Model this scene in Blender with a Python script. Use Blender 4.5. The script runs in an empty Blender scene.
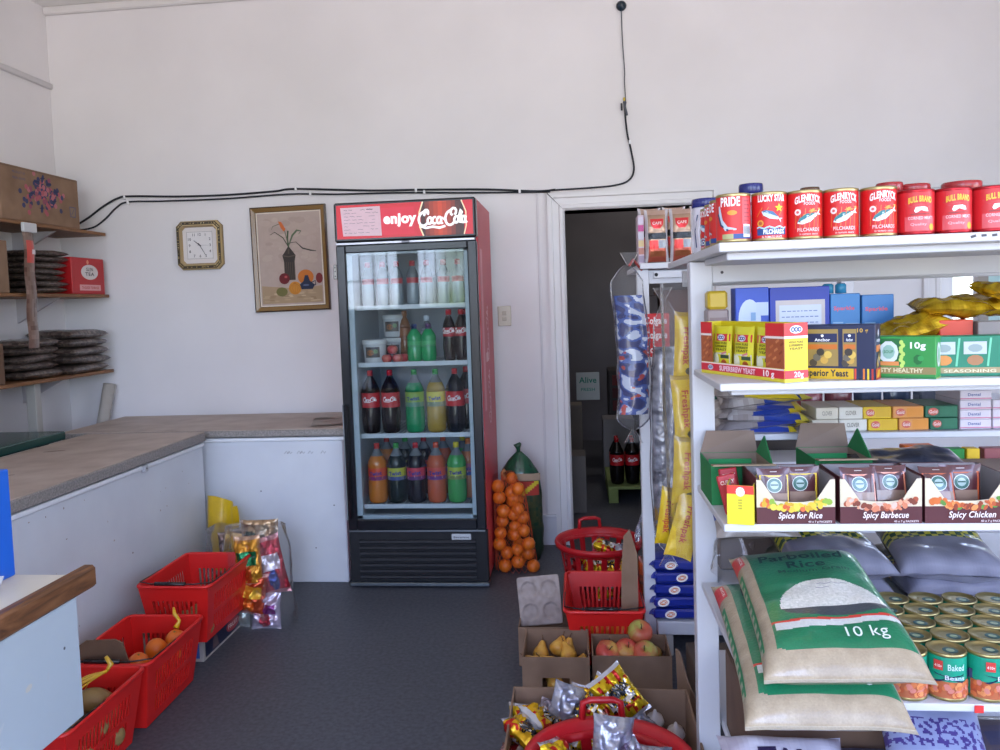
import bpy, bmesh, math, random
from mathutils import Vector, Matrix, Euler, noise
R = math.radians
PI = math.pi
sc = bpy.context.scene
col = sc.collection
rnd = random.Random(7)

# ---------------------------------------------------------------- colour + materials
def lin(h):
    if not isinstance(h, str): return tuple(h) if len(h) == 4 else tuple(h) + (1.0,)
    h = h.lstrip('#')
    o = []
    for i in (0, 2, 4):
        c = int(h[i:i+2], 16) / 255
        o.append(c / 12.92 if c <= 0.04045 else ((c + 0.055) / 1.055) ** 2.4)
    return (o[0], o[1], o[2], 1.0)
def mixc(a, b, t):
    a = lin(a); b = lin(b)
    return tuple(a[i] * (1 - t) + b[i] * t for i in range(3)) + (1.0,)

MATS = {}
def nodes_of(name):
    m = bpy.data.materials.new(name); m.use_nodes = True
    nt = m.node_tree
    b = nt.nodes['Principled BSDF']
    MATS[name] = m
    return m, nt, b
def attr_mat(name, rough=0.6, metallic=0.0, var=0.08, vscale=30.0, bump=0.0, bscale=80.0, coat=0.0, trans=0.0, spec=0.5):
    """printed / painted surface: base colour from the mesh attribute, broken up by procedural noise"""
    m, nt, b = nodes_of(name)
    a = nt.nodes.new('ShaderNodeAttribute'); a.attribute_name = 'Col'
    tc = nt.nodes.new('ShaderNodeTexCoord')
    n = nt.nodes.new('ShaderNodeTexNoise'); n.inputs['Scale'].default_value = vscale; n.inputs['Detail'].default_value = 4
    nt.links.new(tc.outputs['Object'], n.inputs['Vector'])
    mr = nt.nodes.new('ShaderNodeMapRange'); mr.inputs['To Min'].default_value = 1 - var; mr.inputs['To Max'].default_value = 1 + var
    nt.links.new(n.outputs['Fac'], mr.inputs['Value'])
    mx = nt.nodes.new('ShaderNodeVectorMath'); mx.operation = 'SCALE'
    nt.links.new(a.outputs['Color'], mx.inputs[0]); nt.links.new(mr.outputs['Result'], mx.inputs['Scale'])
    nt.links.new(mx.outputs['Vector'], b.inputs['Base Color'])
    b.inputs['Roughness'].default_value = rough; b.inputs['Metallic'].default_value = metallic
    b.inputs['Coat Weight'].default_value = coat; b.inputs['Specular IOR Level'].default_value = spec
    b.inputs['Transmission Weight'].default_value = trans
    if bump:
        n2 = nt.nodes.new('ShaderNodeTexNoise'); n2.inputs['Scale'].default_value = bscale; n2.inputs['Detail'].default_value = 3
        nt.links.new(tc.outputs['Object'], n2.inputs['Vector'])
        bp = nt.nodes.new('ShaderNodeBump'); bp.inputs['Strength'].default_value = bump; bp.inputs['Distance'].default_value = 0.004
        nt.links.new(n2.outputs['Fac'], bp.inputs['Height']); nt.links.new(bp.outputs['Normal'], b.inputs['Normal'])
    return m
def ramp_mat(name, stops, scale=(1, 1, 1), nscale=5, detail=6, rough=0.7, bump=0.1, kind='noise', dist=0.0, metallic=0, spec=0.5, bdist=0.004):
    m, nt, b = nodes_of(name)
    tc = nt.nodes.new('ShaderNodeTexCoord'); mp = nt.nodes.new('ShaderNodeMapping'); mp.inputs['Scale'].default_value = scale
    nt.links.new(tc.outputs['Object'], mp.inputs['Vector'])
    n = nt.nodes.new('ShaderNodeTexNoise'); n.inputs['Scale'].default_value = nscale; n.inputs['Detail'].default_value = detail
    n.inputs['Distortion'].default_value = dist
    nt.links.new(mp.outputs['Vector'], n.inputs['Vector'])
    r = nt.nodes.new('ShaderNodeValToRGB')
    while len(r.color_ramp.elements) < len(stops): r.color_ramp.elements.new(0.5)
    for e, (p, c) in zip(r.color_ramp.elements, stops): e.position = p; e.color = lin(c)
    nt.links.new(n.outputs['Fac'], r.inputs['Fac']); nt.links.new(r.outputs['Color'], b.inputs['Base Color'])
    b.inputs['Roughness'].default_value = rough; b.inputs['Metallic'].default_value = metallic
    b.inputs['Specular IOR Level'].default_value = spec
    if bump:
        bp = nt.nodes.new('ShaderNodeBump'); bp.inputs['Strength'].default_value = bump; bp.inputs['Distance'].default_value = bdist
        nt.links.new(n.outputs['Fac'], bp.inputs['Height']); nt.links.new(bp.outputs['Normal'], b.inputs['Normal'])
    return m

attr_mat('matte', 0.75)
attr_mat('card', 0.7, var=0.12, vscale=14, bump=0.15, bscale=60)
attr_mat('print', 0.42, var=0.05)
attr_mat('gloss', 0.22, var=0.03)
attr_mat('redplastic', 0.38, var=0.08, vscale=12)
attr_mat('metal', 0.35, metallic=0.9, var=0.1)
attr_mat('foil', 0.25, metallic=0.6, var=0.15, bump=1.0, bscale=45)
attr_mat('film', 0.3, var=0.06, bump=0.3, bscale=40, coat=0.5)
attr_mat('sack', 0.8, var=0.25, vscale=160, bump=0.5, bscale=220)
attr_mat('rice_film', 0.32, var=0.22, vscale=260, bump=0.25, bscale=160, coat=0.4)
attr_mat('fruit', 0.42, var=0.1, vscale=25, bump=0.12, bscale=260)
attr_mat('juice', 0.12, var=0.03, spec=0.6)
attr_mat('white_paint', 0.45, var=0.04, vscale=9, bump=0.06, bscale=18)
ramp_mat('wood', [(0.3, '5c3a22'), (0.5, '7a5230'), (0.7, '8f6540')], scale=(14, 1.2, 14), nscale=4, dist=1.5, rough=0.55)
ramp_mat('worn_wood', [(0.25, '3f2717'), (0.5, '6a4428'), (0.75, '83593a')], scale=(10, 1.0, 10), nscale=4, dist=2, rough=0.5)
ramp_mat('cardboard', [(0.3, '7a5f49'), (0.7, '8c705a')], nscale=9, rough=0.85, bump=0.15)
ramp_mat('cardboard_dark', [(0.3, '5f4636'), (0.7, '715744')], nscale=9, rough=0.85, bump=0.15)

# clear glass and clear film
def thin_clear(name, tint, gloss, fac, rough=0.03):
    m, nt, b = nodes_of(name)
    nt.nodes.remove(b)
    out = nt.nodes['Material Output']
    t = nt.nodes.new('ShaderNodeBsdfTransparent'); t.inputs['Color'].default_value = lin(tint)
    g = nt.nodes.new('ShaderNodeBsdfGlossy'); g.inputs['Roughness'].default_value = rough; g.inputs['Color'].default_value = lin(gloss)
    mx = nt.nodes.new('ShaderNodeMixShader')
    fr = nt.nodes.new('ShaderNodeFresnel'); fr.inputs['IOR'].default_value = 1.22 if name != 'pane_glass' else 1.4
    ad = nt.nodes.new('ShaderNodeMath'); ad.operation = 'ADD'; ad.inputs[1].default_value = fac; ad.use_clamp = True
    nt.links.new(fr.outputs[0], ad.inputs[0]); nt.links.new(ad.outputs[0], mx.inputs[0])
    nt.links.new(t.outputs[0], mx.inputs[1]); nt.links.new(g.outputs[0], mx.inputs[2]); nt.links.new(mx.outputs[0], out.inputs[0])
    return m, nt, g, mx
thin_clear('pane_glass', 'f2f6f6', 'ffffff', 0.0)
m, nt, g, mx = thin_clear('clear_film', 'f8f8f8', 'ffffff', 0.0, 0.2)
# film: crinkled, slightly milky
n = nt.nodes.new('ShaderNodeTexNoise'); n.inputs['Scale'].default_value = 28; n.inputs['Detail'].default_value = 5; n.inputs['Distortion'].default_value = 1.2
tc = nt.nodes.new('ShaderNodeTexCoord'); nt.links.new(tc.outputs['Object'], n.inputs['Vector'])
bp = nt.nodes.new('ShaderNodeBump'); bp.inputs['Strength'].default_value = 1.0; bp.inputs['Distance'].default_value = 0.02
nt.links.new(n.outputs['Fac'], bp.inputs['Height']); nt.links.new(bp.outputs['Normal'], g.inputs['Normal'])
df = nt.nodes.new('ShaderNodeBsdfDiffuse'); df.inputs['Color'].default_value = lin('d8d4d6')
mx2 = nt.nodes.new('ShaderNodeMixShader'); mx2.inputs[0].default_value = 0.055
nt.links.new(mx.outputs[0], mx2.inputs[1]); nt.links.new(df.outputs[0], mx2.inputs[2])
nt.links.new(mx2.outputs[0], nt.nodes['Material Output'].inputs[0])

def emit_mat(name, strength):
    m, nt, b = nodes_of(name)
    a = nt.nodes.new('ShaderNodeAttribute'); a.attribute_name = 'Col'
    nt.links.new(a.outputs['Color'], b.inputs['Base Color']); nt.links.new(a.outputs['Color'], b.inputs['Emission Color'])
    b.inputs['Emission Strength'].default_value = strength; b.inputs['Roughness'].default_value = 0.3
    return m

# ---------------------------------------------------------------- mesh builder
class MB:
    def __init__(s): s.v = []; s.f = []; s.c = []; s.s = []; s.T = None; s.k = 0
    def add(s, vs, fs, c, smooth=False):
        o = len(s.v)
        if s.T is not None: vs = [s.T @ Vector(p) for p in vs]
        s.v += [tuple(p) for p in vs]
        cc = c if isinstance(c, list) else None
        base = None if cc else lin(c)
        for i, f in enumerate(fs):
            s.f.append(tuple(k + o for k in f)); s.c.append(lin(cc[i]) if cc else base); s.s.append(smooth)
        return s
    def box(s, x0, x1, y0, y1, z0, z1, c, b=0.0):
        if b <= 0:
            vs = [(x, y, z) for x in (x0, x1) for y in (y0, y1) for z in (z0, z1)]
            return s.add(vs, [(0, 1, 3, 2), (4, 6, 7, 5), (0, 4, 5, 1), (2, 3, 7, 6), (0, 2, 6, 4), (1, 5, 7, 3)], c)
        cx, cy, cz = (x0+x1)/2, (y0+y1)/2, (z0+z1)/2
        hx, hy, hz = abs(x1-x0)/2, abs(y1-y0)/2, abs(z1-z0)/2
        b = min(b, hx*.9, hy*.9, hz*.9)
        vs = []; idx = {}
        for sx in (-1, 1):
            for sy in (-1, 1):
                for sz in (-1, 1):
                    for ax in range(3):
                        p = [hx - b, hy - b, hz - b]; p[ax] += b
                        idx[(sx, sy, sz, ax)] = len(vs)
                        vs.append((cx + sx*p[0], cy + sy*p[1], cz + sz*p[2]))
        fs = []
        for ax in range(3):
            o1, o2 = [a for a in range(3) if a != ax]
            for sg in (-1, 1):
                q = []
                for a, bb in ((-1, -1), (1, -1), (1, 1), (-1, 1)):
                    k = [0, 0, 0]; k[ax] = sg; k[o1] = a; k[o2] = bb
                    q.append(idx[(k[0], k[1], k[2], ax)])
                fs.append(tuple(q))
            for a in (-1, 1):
                for bb in (-1, 1):
                    k = [0, 0, 0]; k[o1] = a; k[o2] = bb
                    k[ax] = -1; k0 = tuple(k); k[ax] = 1; k1 = tuple(k)
                    fs.append((idx[k0+(o1,)], idx[k1+(o1,)], idx[k1+(o2,)], idx[k0+(o2,)]))
        for sx in (-1, 1):
            for sy in (-1, 1):
                for sz in (-1, 1): fs.append(tuple(idx[(sx, sy, sz, a)] for a in range(3)))
        return s.add(vs, fs, c)
    def lathe(s, prof, c, n=24, at=(0, 0, 0), smooth=True, cap=True, squash=1.0):
        vs = []; fs = []; cs = []
        m = len(prof)
        for (r, z) in prof:
            for k in range(n):
                a = 2*PI*k/n; vs.append((at[0] + r*math.cos(a), at[1] + r*squash*math.sin(a), at[2] + z))
        for i in range(m-1):
            for k in range(n):
                fs.append((i*n+k, i*n+(k+1) % n, (i+1)*n+(k+1) % n, (i+1)*n+k)); cs.append(c[i] if isinstance(c, list) else c)
        if cap:
            fs.append(tuple(range(n-1, -1, -1))); cs.append(c[0] if isinstance(c, list) else c)
            fs.append(tuple((m-1)*n+k for k in range(n))); cs.append(c[-1] if isinstance(c, list) else c)
        return s.add(vs, fs, cs, smooth)
    def tube(s, pts, r, c, n=8, closed=False, smooth=True):
        P = [Vector(p) for p in pts]; m = len(P)
        rr = r if isinstance(r, (list, tuple)) else [r]*m
        vs = []; fs = []
        up = Vector((0.13, 0.27, 0.95)).normalized()
        for i, p in enumerate(P):
            t = (P[(i+1) % m] - P[i-1]) if closed else (P[min(i+1, m-1)] - P[max(i-1, 0)])
            t = t.normalized() if t.length > 1e-9 else Vector((0, 0, 1))
            a = up - t*up.dot(t)
            if a.length < 1e-4: a = Vector((1, 0, 0)) - t*t.x
            a.normalize(); up = a
            b = t.cross(a)
            for k in range(n):
                w = 2*PI*k/n; vs.append(p + (a*math.cos(w) + b*math.sin(w))*rr[i])
        for i in range(m if closed else m-1):
            j = (i+1) % m
            for k in range(n): fs.append((i*n+k, i*n+(k+1) % n, j*n+(k+1) % n, j*n+k))
        if not closed: fs += [tuple(range(n-1, -1, -1)), tuple((m-1)*n+k for k in range(n))]
        return s.add(vs, fs, c, smooth)
    def grid(s, fn, nu, nv, c, smooth=True, wrap=False):
        """fn(u,v) with u,v in 0..1; c a colour or function (u,v)->colour"""
        vs = []; fs = []; cs = []
        for j in range(nv+1):
            for i in range(nu+1): vs.append(fn(i/nu, j/nv))
        for j in range(nv):
            for i in range(nu):
                a = j*(nu+1)+i; fs.append((a, a+1, a+nu+2, a+nu+1))
                cs.append(c((i+.5)/nu, (j+.5)/nv) if callable(c) else c)
        return s.add(vs, fs, cs, smooth)
    def prism(s, pts, t, c, M=None, cc=None):
        """pts 2D outline (xz plane), extruded along +y by t"""
        n = len(pts)
        vs = [(x, 0, z) for x, z in pts] + [(x, t, z) for x, z in pts]
        if M is not None: vs = [M @ Vector(p) for p in vs]
        fs = [tuple(range(n)), tuple(range(2*n-1, n-1, -1))] + [(i, i+n, (i+1) % n+n, (i+1) % n) for i in range(n)]
        return s.add(vs, fs, c)
    # ---- artwork on a mapped surface: m(u,v,d) -> point
    def rect(s, m, u0, u1, v0, v1, c, l=1, n=1, k=1):
        s.k += 1; d = l*0.0003 + s.k*6e-6
        vs = []; fs = []
        for j in range(k+1):
            for i in range(n+1): vs.append(m(u0+(u1-u0)*i/n, v0+(v1-v0)*j/k, d))
        for j in range(k):
            for i in range(n):
                a = j*(n+1)+i; fs.append((a, a+1, a+n+2, a+n+1))
        return s.add(vs, fs, c, n > 1)
    def ell(s, m, u, v, ru, rv, c, l=1, n=18, rot=0, rings=1):
        s.k += 1; d = l*0.0003 + s.k*6e-6
        cr, sr = math.cos(rot), math.sin(rot)
        vs = [m(u, v, d)]; fs = []
        for q in range(1, rings+1):
            for k in range(n):
                a = 2*PI*k/n; x = ru*math.cos(a)*q/rings; y = rv*math.sin(a)*q/rings
                vs.append(m(u + x*cr - y*sr, v + x*sr + y*cr, d))
        for k in range(n): fs.append((0, 1+k, 1+(k+1) % n))
        for q in range(1, rings):
            for k in range(n):
                a = 1+(q-1)*n; b = 1+q*n; fs.append((a+k, b+k, b+(k+1) % n, a+(k+1) % n))
        return s.add(vs, fs, c)
    def pol(s, m, pts, c, l=1):
        """convex / star-convex polygon about its centroid"""
        s.k += 1; d = l*0.0003 + s.k*6e-6
        cu = sum(p[0] for p in pts)/len(pts); cv = sum(p[1] for p in pts)/len(pts)
        vs = [m(cu, cv, d)] + [m(p[0], p[1], d) for p in pts]
        return s.add(vs, [(0, 1+i, 1+(i+1) % len(pts)) for i in range(len(pts))], c)
    def stroke(s, m, pts, w, c, l=1):
        s.k += 1; d = l*0.0003 + s.k*6e-6; vs = []; fs = []
        n = len(pts)
        ww = w if isinstance(w, (list, tuple)) else [w]*n
        for i, p in enumerate(pts):
            a = pts[max(i-1, 0)]; b = pts[min(i+1, n-1)]
            dx, dy = b[0]-a[0], b[1]-a[1]; L = math.hypot(dx, dy) or 1
            nx, ny = -dy/L*ww[i]/2, dx/L*ww[i]/2
            vs += [m(p[0]+nx, p[1]+ny, d), m(p[0]-nx, p[1]-ny, d)]
        for i in range(n-1): fs.append((2*i, 2*i+1, 2*i+3, 2*i+2))
        return s.add(vs, fs, c)
    def text(s, t, m, u, v, h, c, w=None, l=2, bold=0.02, shear=0.0, al='C', rot=0.0, arch=0.0):
        vs, fs, x0, x1 = glyphs(t, bold, shear)
        k = h/0.7
        kw = k if w is None else w/(x1-x0)
        ox = {'C': (x0+x1)/2, 'L': x0, 'R': x1}[al]
        s.k += 1; d = l*0.0003 + s.k*6e-6; cr, sr = math.cos(rot), math.sin(rot)
        out = []
        for x, y in vs:
            a = (x-ox)*kw; b = y*k
            if arch: b -= arch*a*a
            out.append(m(u + a*cr - b*sr, v + a*sr + b*cr, d))
        return s.add(out, fs, c)
    def build(s, name, mat, parent=None, mw=None):
        me = bpy.data.meshes.new(name)
        me.from_pydata(s.v, [], s.f)
        me.materials.append(MATS[mat])
        at = me.color_attributes.new('Col', 'FLOAT_COLOR', 'CORNER')
        buf = []
        for p, c in zip(me.polygons, s.c): buf.extend(tuple(c)*p.loop_total)
        at.data.foreach_set('color', buf)
        me.polygons.foreach_set('use_smooth', s.s)
        me.update()
        o = bpy.data.objects.new(name, me); col.objects.link(o)
        if parent is not None: o.parent = parent
        if mw is not None: o.matrix_world = mw
        return o
GL = {}
def glyphs(t, bold, shear):
    key = (t, bold, shear)
    if key in GL: return GL[key]
    cu = bpy.data.curves.new('g', 'FONT'); cu.body = t; cu.resolution_u = 3; cu.offset = bold; cu.shear = shear; cu.space_character = 1.06
    o = bpy.data.objects.new('g', cu); col.objects.link(o)
    bpy.context.view_layer.update()
    me = bpy.data.meshes.new_from_object(o.evaluated_get(bpy.context.evaluated_depsgraph_get()))
    vs = [(q.co.x, q.co.y) for q in me.vertices]; fs = [tuple(p.vertices) for p in me.polygons]
    bpy.data.objects.remove(o); bpy.data.curves.remove(cu); bpy.data.meshes.remove(me)
    xs = [q[0] for q in vs] or [0, 1]
    GL[key] = (vs, fs, min(xs), max(xs))
    return GL[key]

# mappings
def plane(o, ux, uy):
    o = Vector(o); ux = Vector(ux); uy = Vector(uy); n = ux.cross(uy).normalized()
    return lambda u, v, d: o + ux*u + uy*v + n*d
def front(y, x=0, z=0): return plane((x, y, z), (1, 0, 0), (0, 0, 1))      # faces -y
def leftf(x, y=0, z=0): return plane((x, y, z), (0, -1, 0), (0, 0, 1))     # faces -x
def rightf(x, y=0, z=0): return plane((x, y, z), (0, 1, 0), (0, 0, 1))     # faces +x
def topf(z, x=0, y=0): return plane((x, y, z), (1, 0, 0), (0, 1, 0))
def cyl(r, x=0, y=0, z=0, a0=0.0):
    """u along the circumference, 0 faces -y"""
    def m(u, v, d):
        a = u/r + a0
        return Vector((x + (r+d)*math.sin(a), y - (r+d)*math.cos(a), z + v))
    return m

# ---------------------------------------------------------------- scene objects
def tag(o, label=None, cat=None, group=None, kind=None):
    if label: o['label'] = label
    if cat: o['category'] = cat
    if group: o['group'] = group
    if kind: o['kind'] = kind
    return o
def empty(name, label=None, cat=None, group=None, loc=(0, 0, 0), rz=0, kind=None):
    o = bpy.data.objects.new(name, None); col.objects.link(o); o.empty_display_size = 0.05
    o.location = loc; o.rotation_euler = (0, 0, rz)
    return tag(o, label, cat, group, kind)
def place(o, loc, rot=(0, 0, 0), s=1.0):
    o.location = loc; o.rotation_euler = rot; o.scale = (s, s, s) if isinstance(s, (int, float)) else s
    return o
def dup(o, loc=None, rot=None, label=None, group=None, s=None, parent=None):
    c = o.copy(); col.objects.link(c)
    if parent is not None: c.parent = parent
    if loc is not None: c.location = loc
    if rot is not None: c.rotation_euler = rot
    if s is not None: c.scale = (s, s, s) if isinstance(s, (int, float)) else s
    if label: c['label'] = label
    if group: c['group'] = group
    for ch in list(o.children): dup(ch, parent=c)
    return c

# soft shapes -------------------------------------------------
def pillow_fn(w, h, t, seed=0, crease=0.0, seam=0.06, flat=2.2, sag=0.0, endflat=True, cs=9.0):
    def z_of(u, v):
        a = 2*u-1; b = 2*v-1
        e = max(0.0, 1-abs(a)**flat)**0.5
        bb = min(1.0, abs(b)/(1-seam)) if endflat else abs(b)
        g = max(0.0, 1-bb**flat)**0.5
        return t/2*e*g
    def f(u, v, side, d=0.0):
        a = 2*u-1; b = 2*v-1
        z = z_of(u, v)
        x = a*w/2*(1-0.07*(1-abs(b)**3)*abs(a)); y = b*h/2*(1-0.05*(1-abs(a)**3)*abs(b))
        if crease:
            q = Vector((x*cs+seed*3.1, y*cs-seed, seed*1.7+side*5))
            z += crease*(noise.noise(q) + .6*noise.noise(q*2.7))*(0.25+min(1, z/(t/2+1e-6)))
        z = z*side
        return Vector((x, y, z - sag*((a*a)+(b*b))*.5 + side*d))
    return f
def pillow(mb, w, h, t, cf, cb=None, nu=14, nv=18, **k):
    f = pillow_fn(w, h, t, **k)
    mb.grid(lambda u, v: f(u, v, 1), nu, nv, cf)
    mb.grid(lambda u, v: f(1-u, v, -1), nu, nv, (lambda u, v: (cb if cb is not None else cf)(1-u, v)) if callable(cb if cb is not None else cf) else (cb or cf))
    return lambda u, v, d: f(u/w+.5, v/h+.5, 1, d)
# ---------------------------------------------------------------- camera
CAMZ = 1.46
F = 801.05; PI_, YA, RO = .0575, .1068, -.0344
cam = bpy.data.cameras.new('camera'); co = bpy.data.objects.new('camera', cam); col.objects.link(co); sc.camera = co
cy, sy = math.cos(YA), math.sin(YA)
fw = Vector((-sy*math.cos(PI_), cy*math.cos(PI_), -math.sin(PI_))); r0 = Vector((cy, sy, 0)); u0 = r0.cross(fw)
cr = r0*math.cos(RO) + u0*math.sin(RO); cu_ = -r0*math.sin(RO) + u0*math.cos(RO)
Mx = Matrix((cr, cu_, -fw)).transposed().to_4x4(); Mx.translation = (0, 0, CAMZ)
co.matrix_world = Mx
cam.sensor_width = 36; cam.lens = 36*F/1000; cam.shift_x = 0.01048; cam.shift_y = -0.02459; cam.clip_start = 0.05
sc.view_settings.view_transform = 'Standard'; sc.view_settings.look = 'None'; sc.view_settings.gamma = 1
sc.view_settings.use_curve_mapping = False; sc.view_settings.exposure = 1.56

# ---------------------------------------------------------------- setting
def struct(name, mb, mat, label=None):
    o = mb.build(name, mat); tag(o, label, None, None, 'structure'); return o
XL, XR, YB, YF, ZC = -3.215, 3.6, 4.78, -1.7, 3.39
# painted plaster: off white, faint mottling
def plaster(name, a, b):
    m = ramp_mat(name, [(0.35, a), (0.65, b)], nscale=1.6, detail=8, rough=0.6, bump=0.08, spec=0.3)
    return m
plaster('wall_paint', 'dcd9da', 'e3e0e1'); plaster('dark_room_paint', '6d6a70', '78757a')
ramp_mat('floor_vinyl', [(0.35, '43454b'), (0.5, '4c4e55'), (0.7, '56585f')], nscale=60, detail=8, rough=0.55, bump=0.1, spec=0.4)
ramp_mat('ceiling_paint', [(0.3, 'e8e6e4'), (0.7, 'f0eeec')], nscale=3, rough=0.8, bump=0.03)

# floor + ceiling
struct('floor', MB().box(XL-.2, XR+.2, YF-.2, 9.2, -.1, 0, 'ffffff'), 'floor_vinyl', 'dark blue-grey shop floor')
struct('ceiling', MB().box(XL-.2, XR+.2, YF-.2, 9.2, ZC, ZC+.1, 'ffffff'), 'ceiling_paint', 'white ceiling')
# back wall with door opening and window opening
DX0, DX1, DZ = -.04, .74, 1.995
WX0, WX1, WZ0, WZ1 = 2.06, 3.3, .95, 1.95
w = MB()
w.box(XL-.2, DX0, YB, YB+.2, 0, ZC, 'ffffff').box(DX0, DX1, YB, YB+.2, DZ, ZC, 'ffffff').box(DX1, WX0, YB, YB+.2, 0, ZC, 'ffffff')
w.box(WX0, WX1, YB, YB+.2, 0, WZ0, 'ffffff').box(WX0, WX1, YB, YB+.2, WZ1, ZC, 'ffffff').box(WX1, XR+.2, YB, YB+.2, 0, ZC, 'ffffff')
struct('wall_back', w, 'wall_paint', 'off-white plastered back wall')
struct('wall_left', MB().box(XL-.2, XL, YF-.2, YB, 0, ZC, 'ffffff'), 'wall_paint', 'off-white plastered left wall')
RY0, RY1, RZ0, RZ1 = -1.2, 1.3, .35, 2.6  # opening added in the unseen right wall to light the left side
struct('wall_right', MB().box(XR, XR+.2, YF-.2, RY0, 0, ZC, 'ffffff').box(XR, XR+.2, RY1, YB, 0, ZC, 'ffffff').box(XR, XR+.2, RY0, RY1, 0, RZ0, 'ffffff').box(XR, XR+.2, RY0, RY1, RZ1, ZC, 'ffffff'), 'wall_paint')
f = MB()
for q in ((RY0, RY0+.05, RZ0, RZ1), (RY1-.05, RY1, RZ0, RZ1), (RY0+.05, RY1-.05, RZ0, RZ0+.05), (RY0+.05, RY1-.05, RZ1-.05, RZ1), (-.02, .03, RZ0+.05, RZ1-.05)): f.box(XR+.06, XR+.12, q[0], q[1], q[2], q[3], '5a4a40')
struct('window_9', f, 'matte')  # frame around the added right-wall opening
# front wall (behind the viewer): door opening, two tall windows and a row of clerestory panes
FW = [(-3.0, -2.13, 1.42, 2.95), (-1.95, -1.3, 1.42, 2.95), (-.9, .4, .05, 2.95), (.9, 2.0, 1.1, 2.8), (2.2, 3.3, 1.1, 2.8)]
w = MB(); x = XL-.2
for a, b, z0, z1 in FW:
    w.box(x, a, YF-.2, YF, 0, ZC, 'ffffff'); w.box(a, b, YF-.2, YF, 0, z0, 'ffffff'); w.box(a, b, YF-.2, YF, z1, ZC, 'ffffff'); x = b
w.box(x, XR+.2, YF-.2, YF, 0, ZC, 'ffffff')
struct('wall_front', w, 'wall_paint')
for i, (a, b, z0, z1) in enumerate(FW):
    f = MB(); t = .04
    for q in ((a, a+t, z0, z1), (b-t, b, z0, z1), (a, b, z0, z0+t), (a, b, z1-t, z1)): f.box(q[0], q[1], YF-.12, YF-.06, q[2], q[3], '4a3a30', .004)
    if i != 2:
        k = 5 if i < 2 else 3
        for j in range(1, k): f.box(a+(b-a)*j/k-.006, a+(b-a)*j/k+.006, YF-.1, YF-.08, z0, z1, '5a4a40')
        for zz in (z0+.38, z0+.86): f.box(a, b, YF-.1, YF-.08, zz-.006, zz+.006, '5a4a40')
    struct('window_%d' % (i+2), f, 'matte')
# back room behind the doorway
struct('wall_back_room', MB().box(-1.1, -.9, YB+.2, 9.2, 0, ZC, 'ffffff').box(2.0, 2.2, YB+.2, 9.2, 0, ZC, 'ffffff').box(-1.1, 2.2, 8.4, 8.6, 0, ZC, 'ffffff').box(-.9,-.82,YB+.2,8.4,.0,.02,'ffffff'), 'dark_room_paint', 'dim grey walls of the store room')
# door lining + moulded casing
def casing(a, b, zt, wd=.1, z0=0.0):
    m = MB()
    prof = [(0, .012), (.012, .026), (.03, .026), (.036, .018), (.07, .018), (.076, .03), (.1, .03)]
    def leg(x, s, z1):
        for (p, d), (q, e) in zip(prof, prof[1:]):
            xa, xb = x + s*p, x + s*q
            m.add([(xa, YB-d, z0), (xb, YB-e, z0), (xb, YB-e, z1+q), (xa, YB-d, z1+p)], [(0, 1, 2, 3) if s > 0 else (3, 2, 1, 0)], 'dddbdc')
        xe = x + s*wd
        m.add([(xe, YB-.03, z0), (xe, YB, z0), (xe, YB, z1+wd), (xe, YB-.03, z1+wd)], [(0, 1, 2, 3)], 'dddbdc')
        m.add([(x, YB-.012, z0), (x, YB, z0), (x, YB, z1), (x, YB-.012, z1)], [(0, 1, 2, 3)], 'dddbdc')
    leg(a, -1, zt); leg(b, 1, zt)
    for (p, d), (q, e) in zip(prof, prof[1:]):
        m.add([(a-p, YB-d, zt+p), (b+p, YB-d, zt+p), (b+q, YB-e, zt+q), (a-q, YB-e, zt+q)], [(0, 1, 2, 3)], 'dddbdc')
    m.add([(a-wd, YB-.03, zt+wd), (b+wd, YB-.03, zt+wd), (b+wd, YB, zt+wd), (a-wd, YB, zt+wd)], [(0, 1, 2, 3)], 'dddbdc')
    return m
m = casing(DX0, DX1, DZ)
m.box(DX0-.01, DX0, YB-.005, YB+.2, 0, DZ, 'c8c6c8').box(DX1, DX1+.01, YB-.005, YB+.2, 0, DZ, 'c8c6c8').box(DX0, DX1, YB-.005, YB+.2, DZ, DZ+.01, 'c8c6c8')
# dark open mitre at the casing's top left corner
m.add([(DX0-.002, YB-.0315, DZ), (DX0-.1, YB-.0315, DZ+.106), (DX0-.1, YB-.0315, DZ+.098), (DX0+.004, YB-.0315, DZ-.006)], [(0, 1, 2, 3)], '3a3432')
struct('door_1', m, 'white_paint', 'white moulded door casing')
# skirting, picture rail on left wall, window in back wall
bb = MB()
for a, b in ((XL, DX0-.1), (DX1+.1, XR)):
    bb.box(a, b, YB-.02, YB, 0, .17, 'cfd0d8').box(a, b, YB-.028, YB, .17, .185, 'd8d8de', .003)
struct('baseboard_back', bb, 'white_paint', 'white skirting board of the back wall')
struct('trim_1', MB().box(XL, XL+.022, YF, YB+.0, 2.89, 2.925, 'c4c1c2', .006), 'white_paint', 'thin rail along the left wall')
struct('trim_2', MB().box(XL, XR, YB-.03, YB, ZC-.05, ZC, 'd8d5d4', .008), 'white_paint', 'cornice of the back wall')
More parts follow.
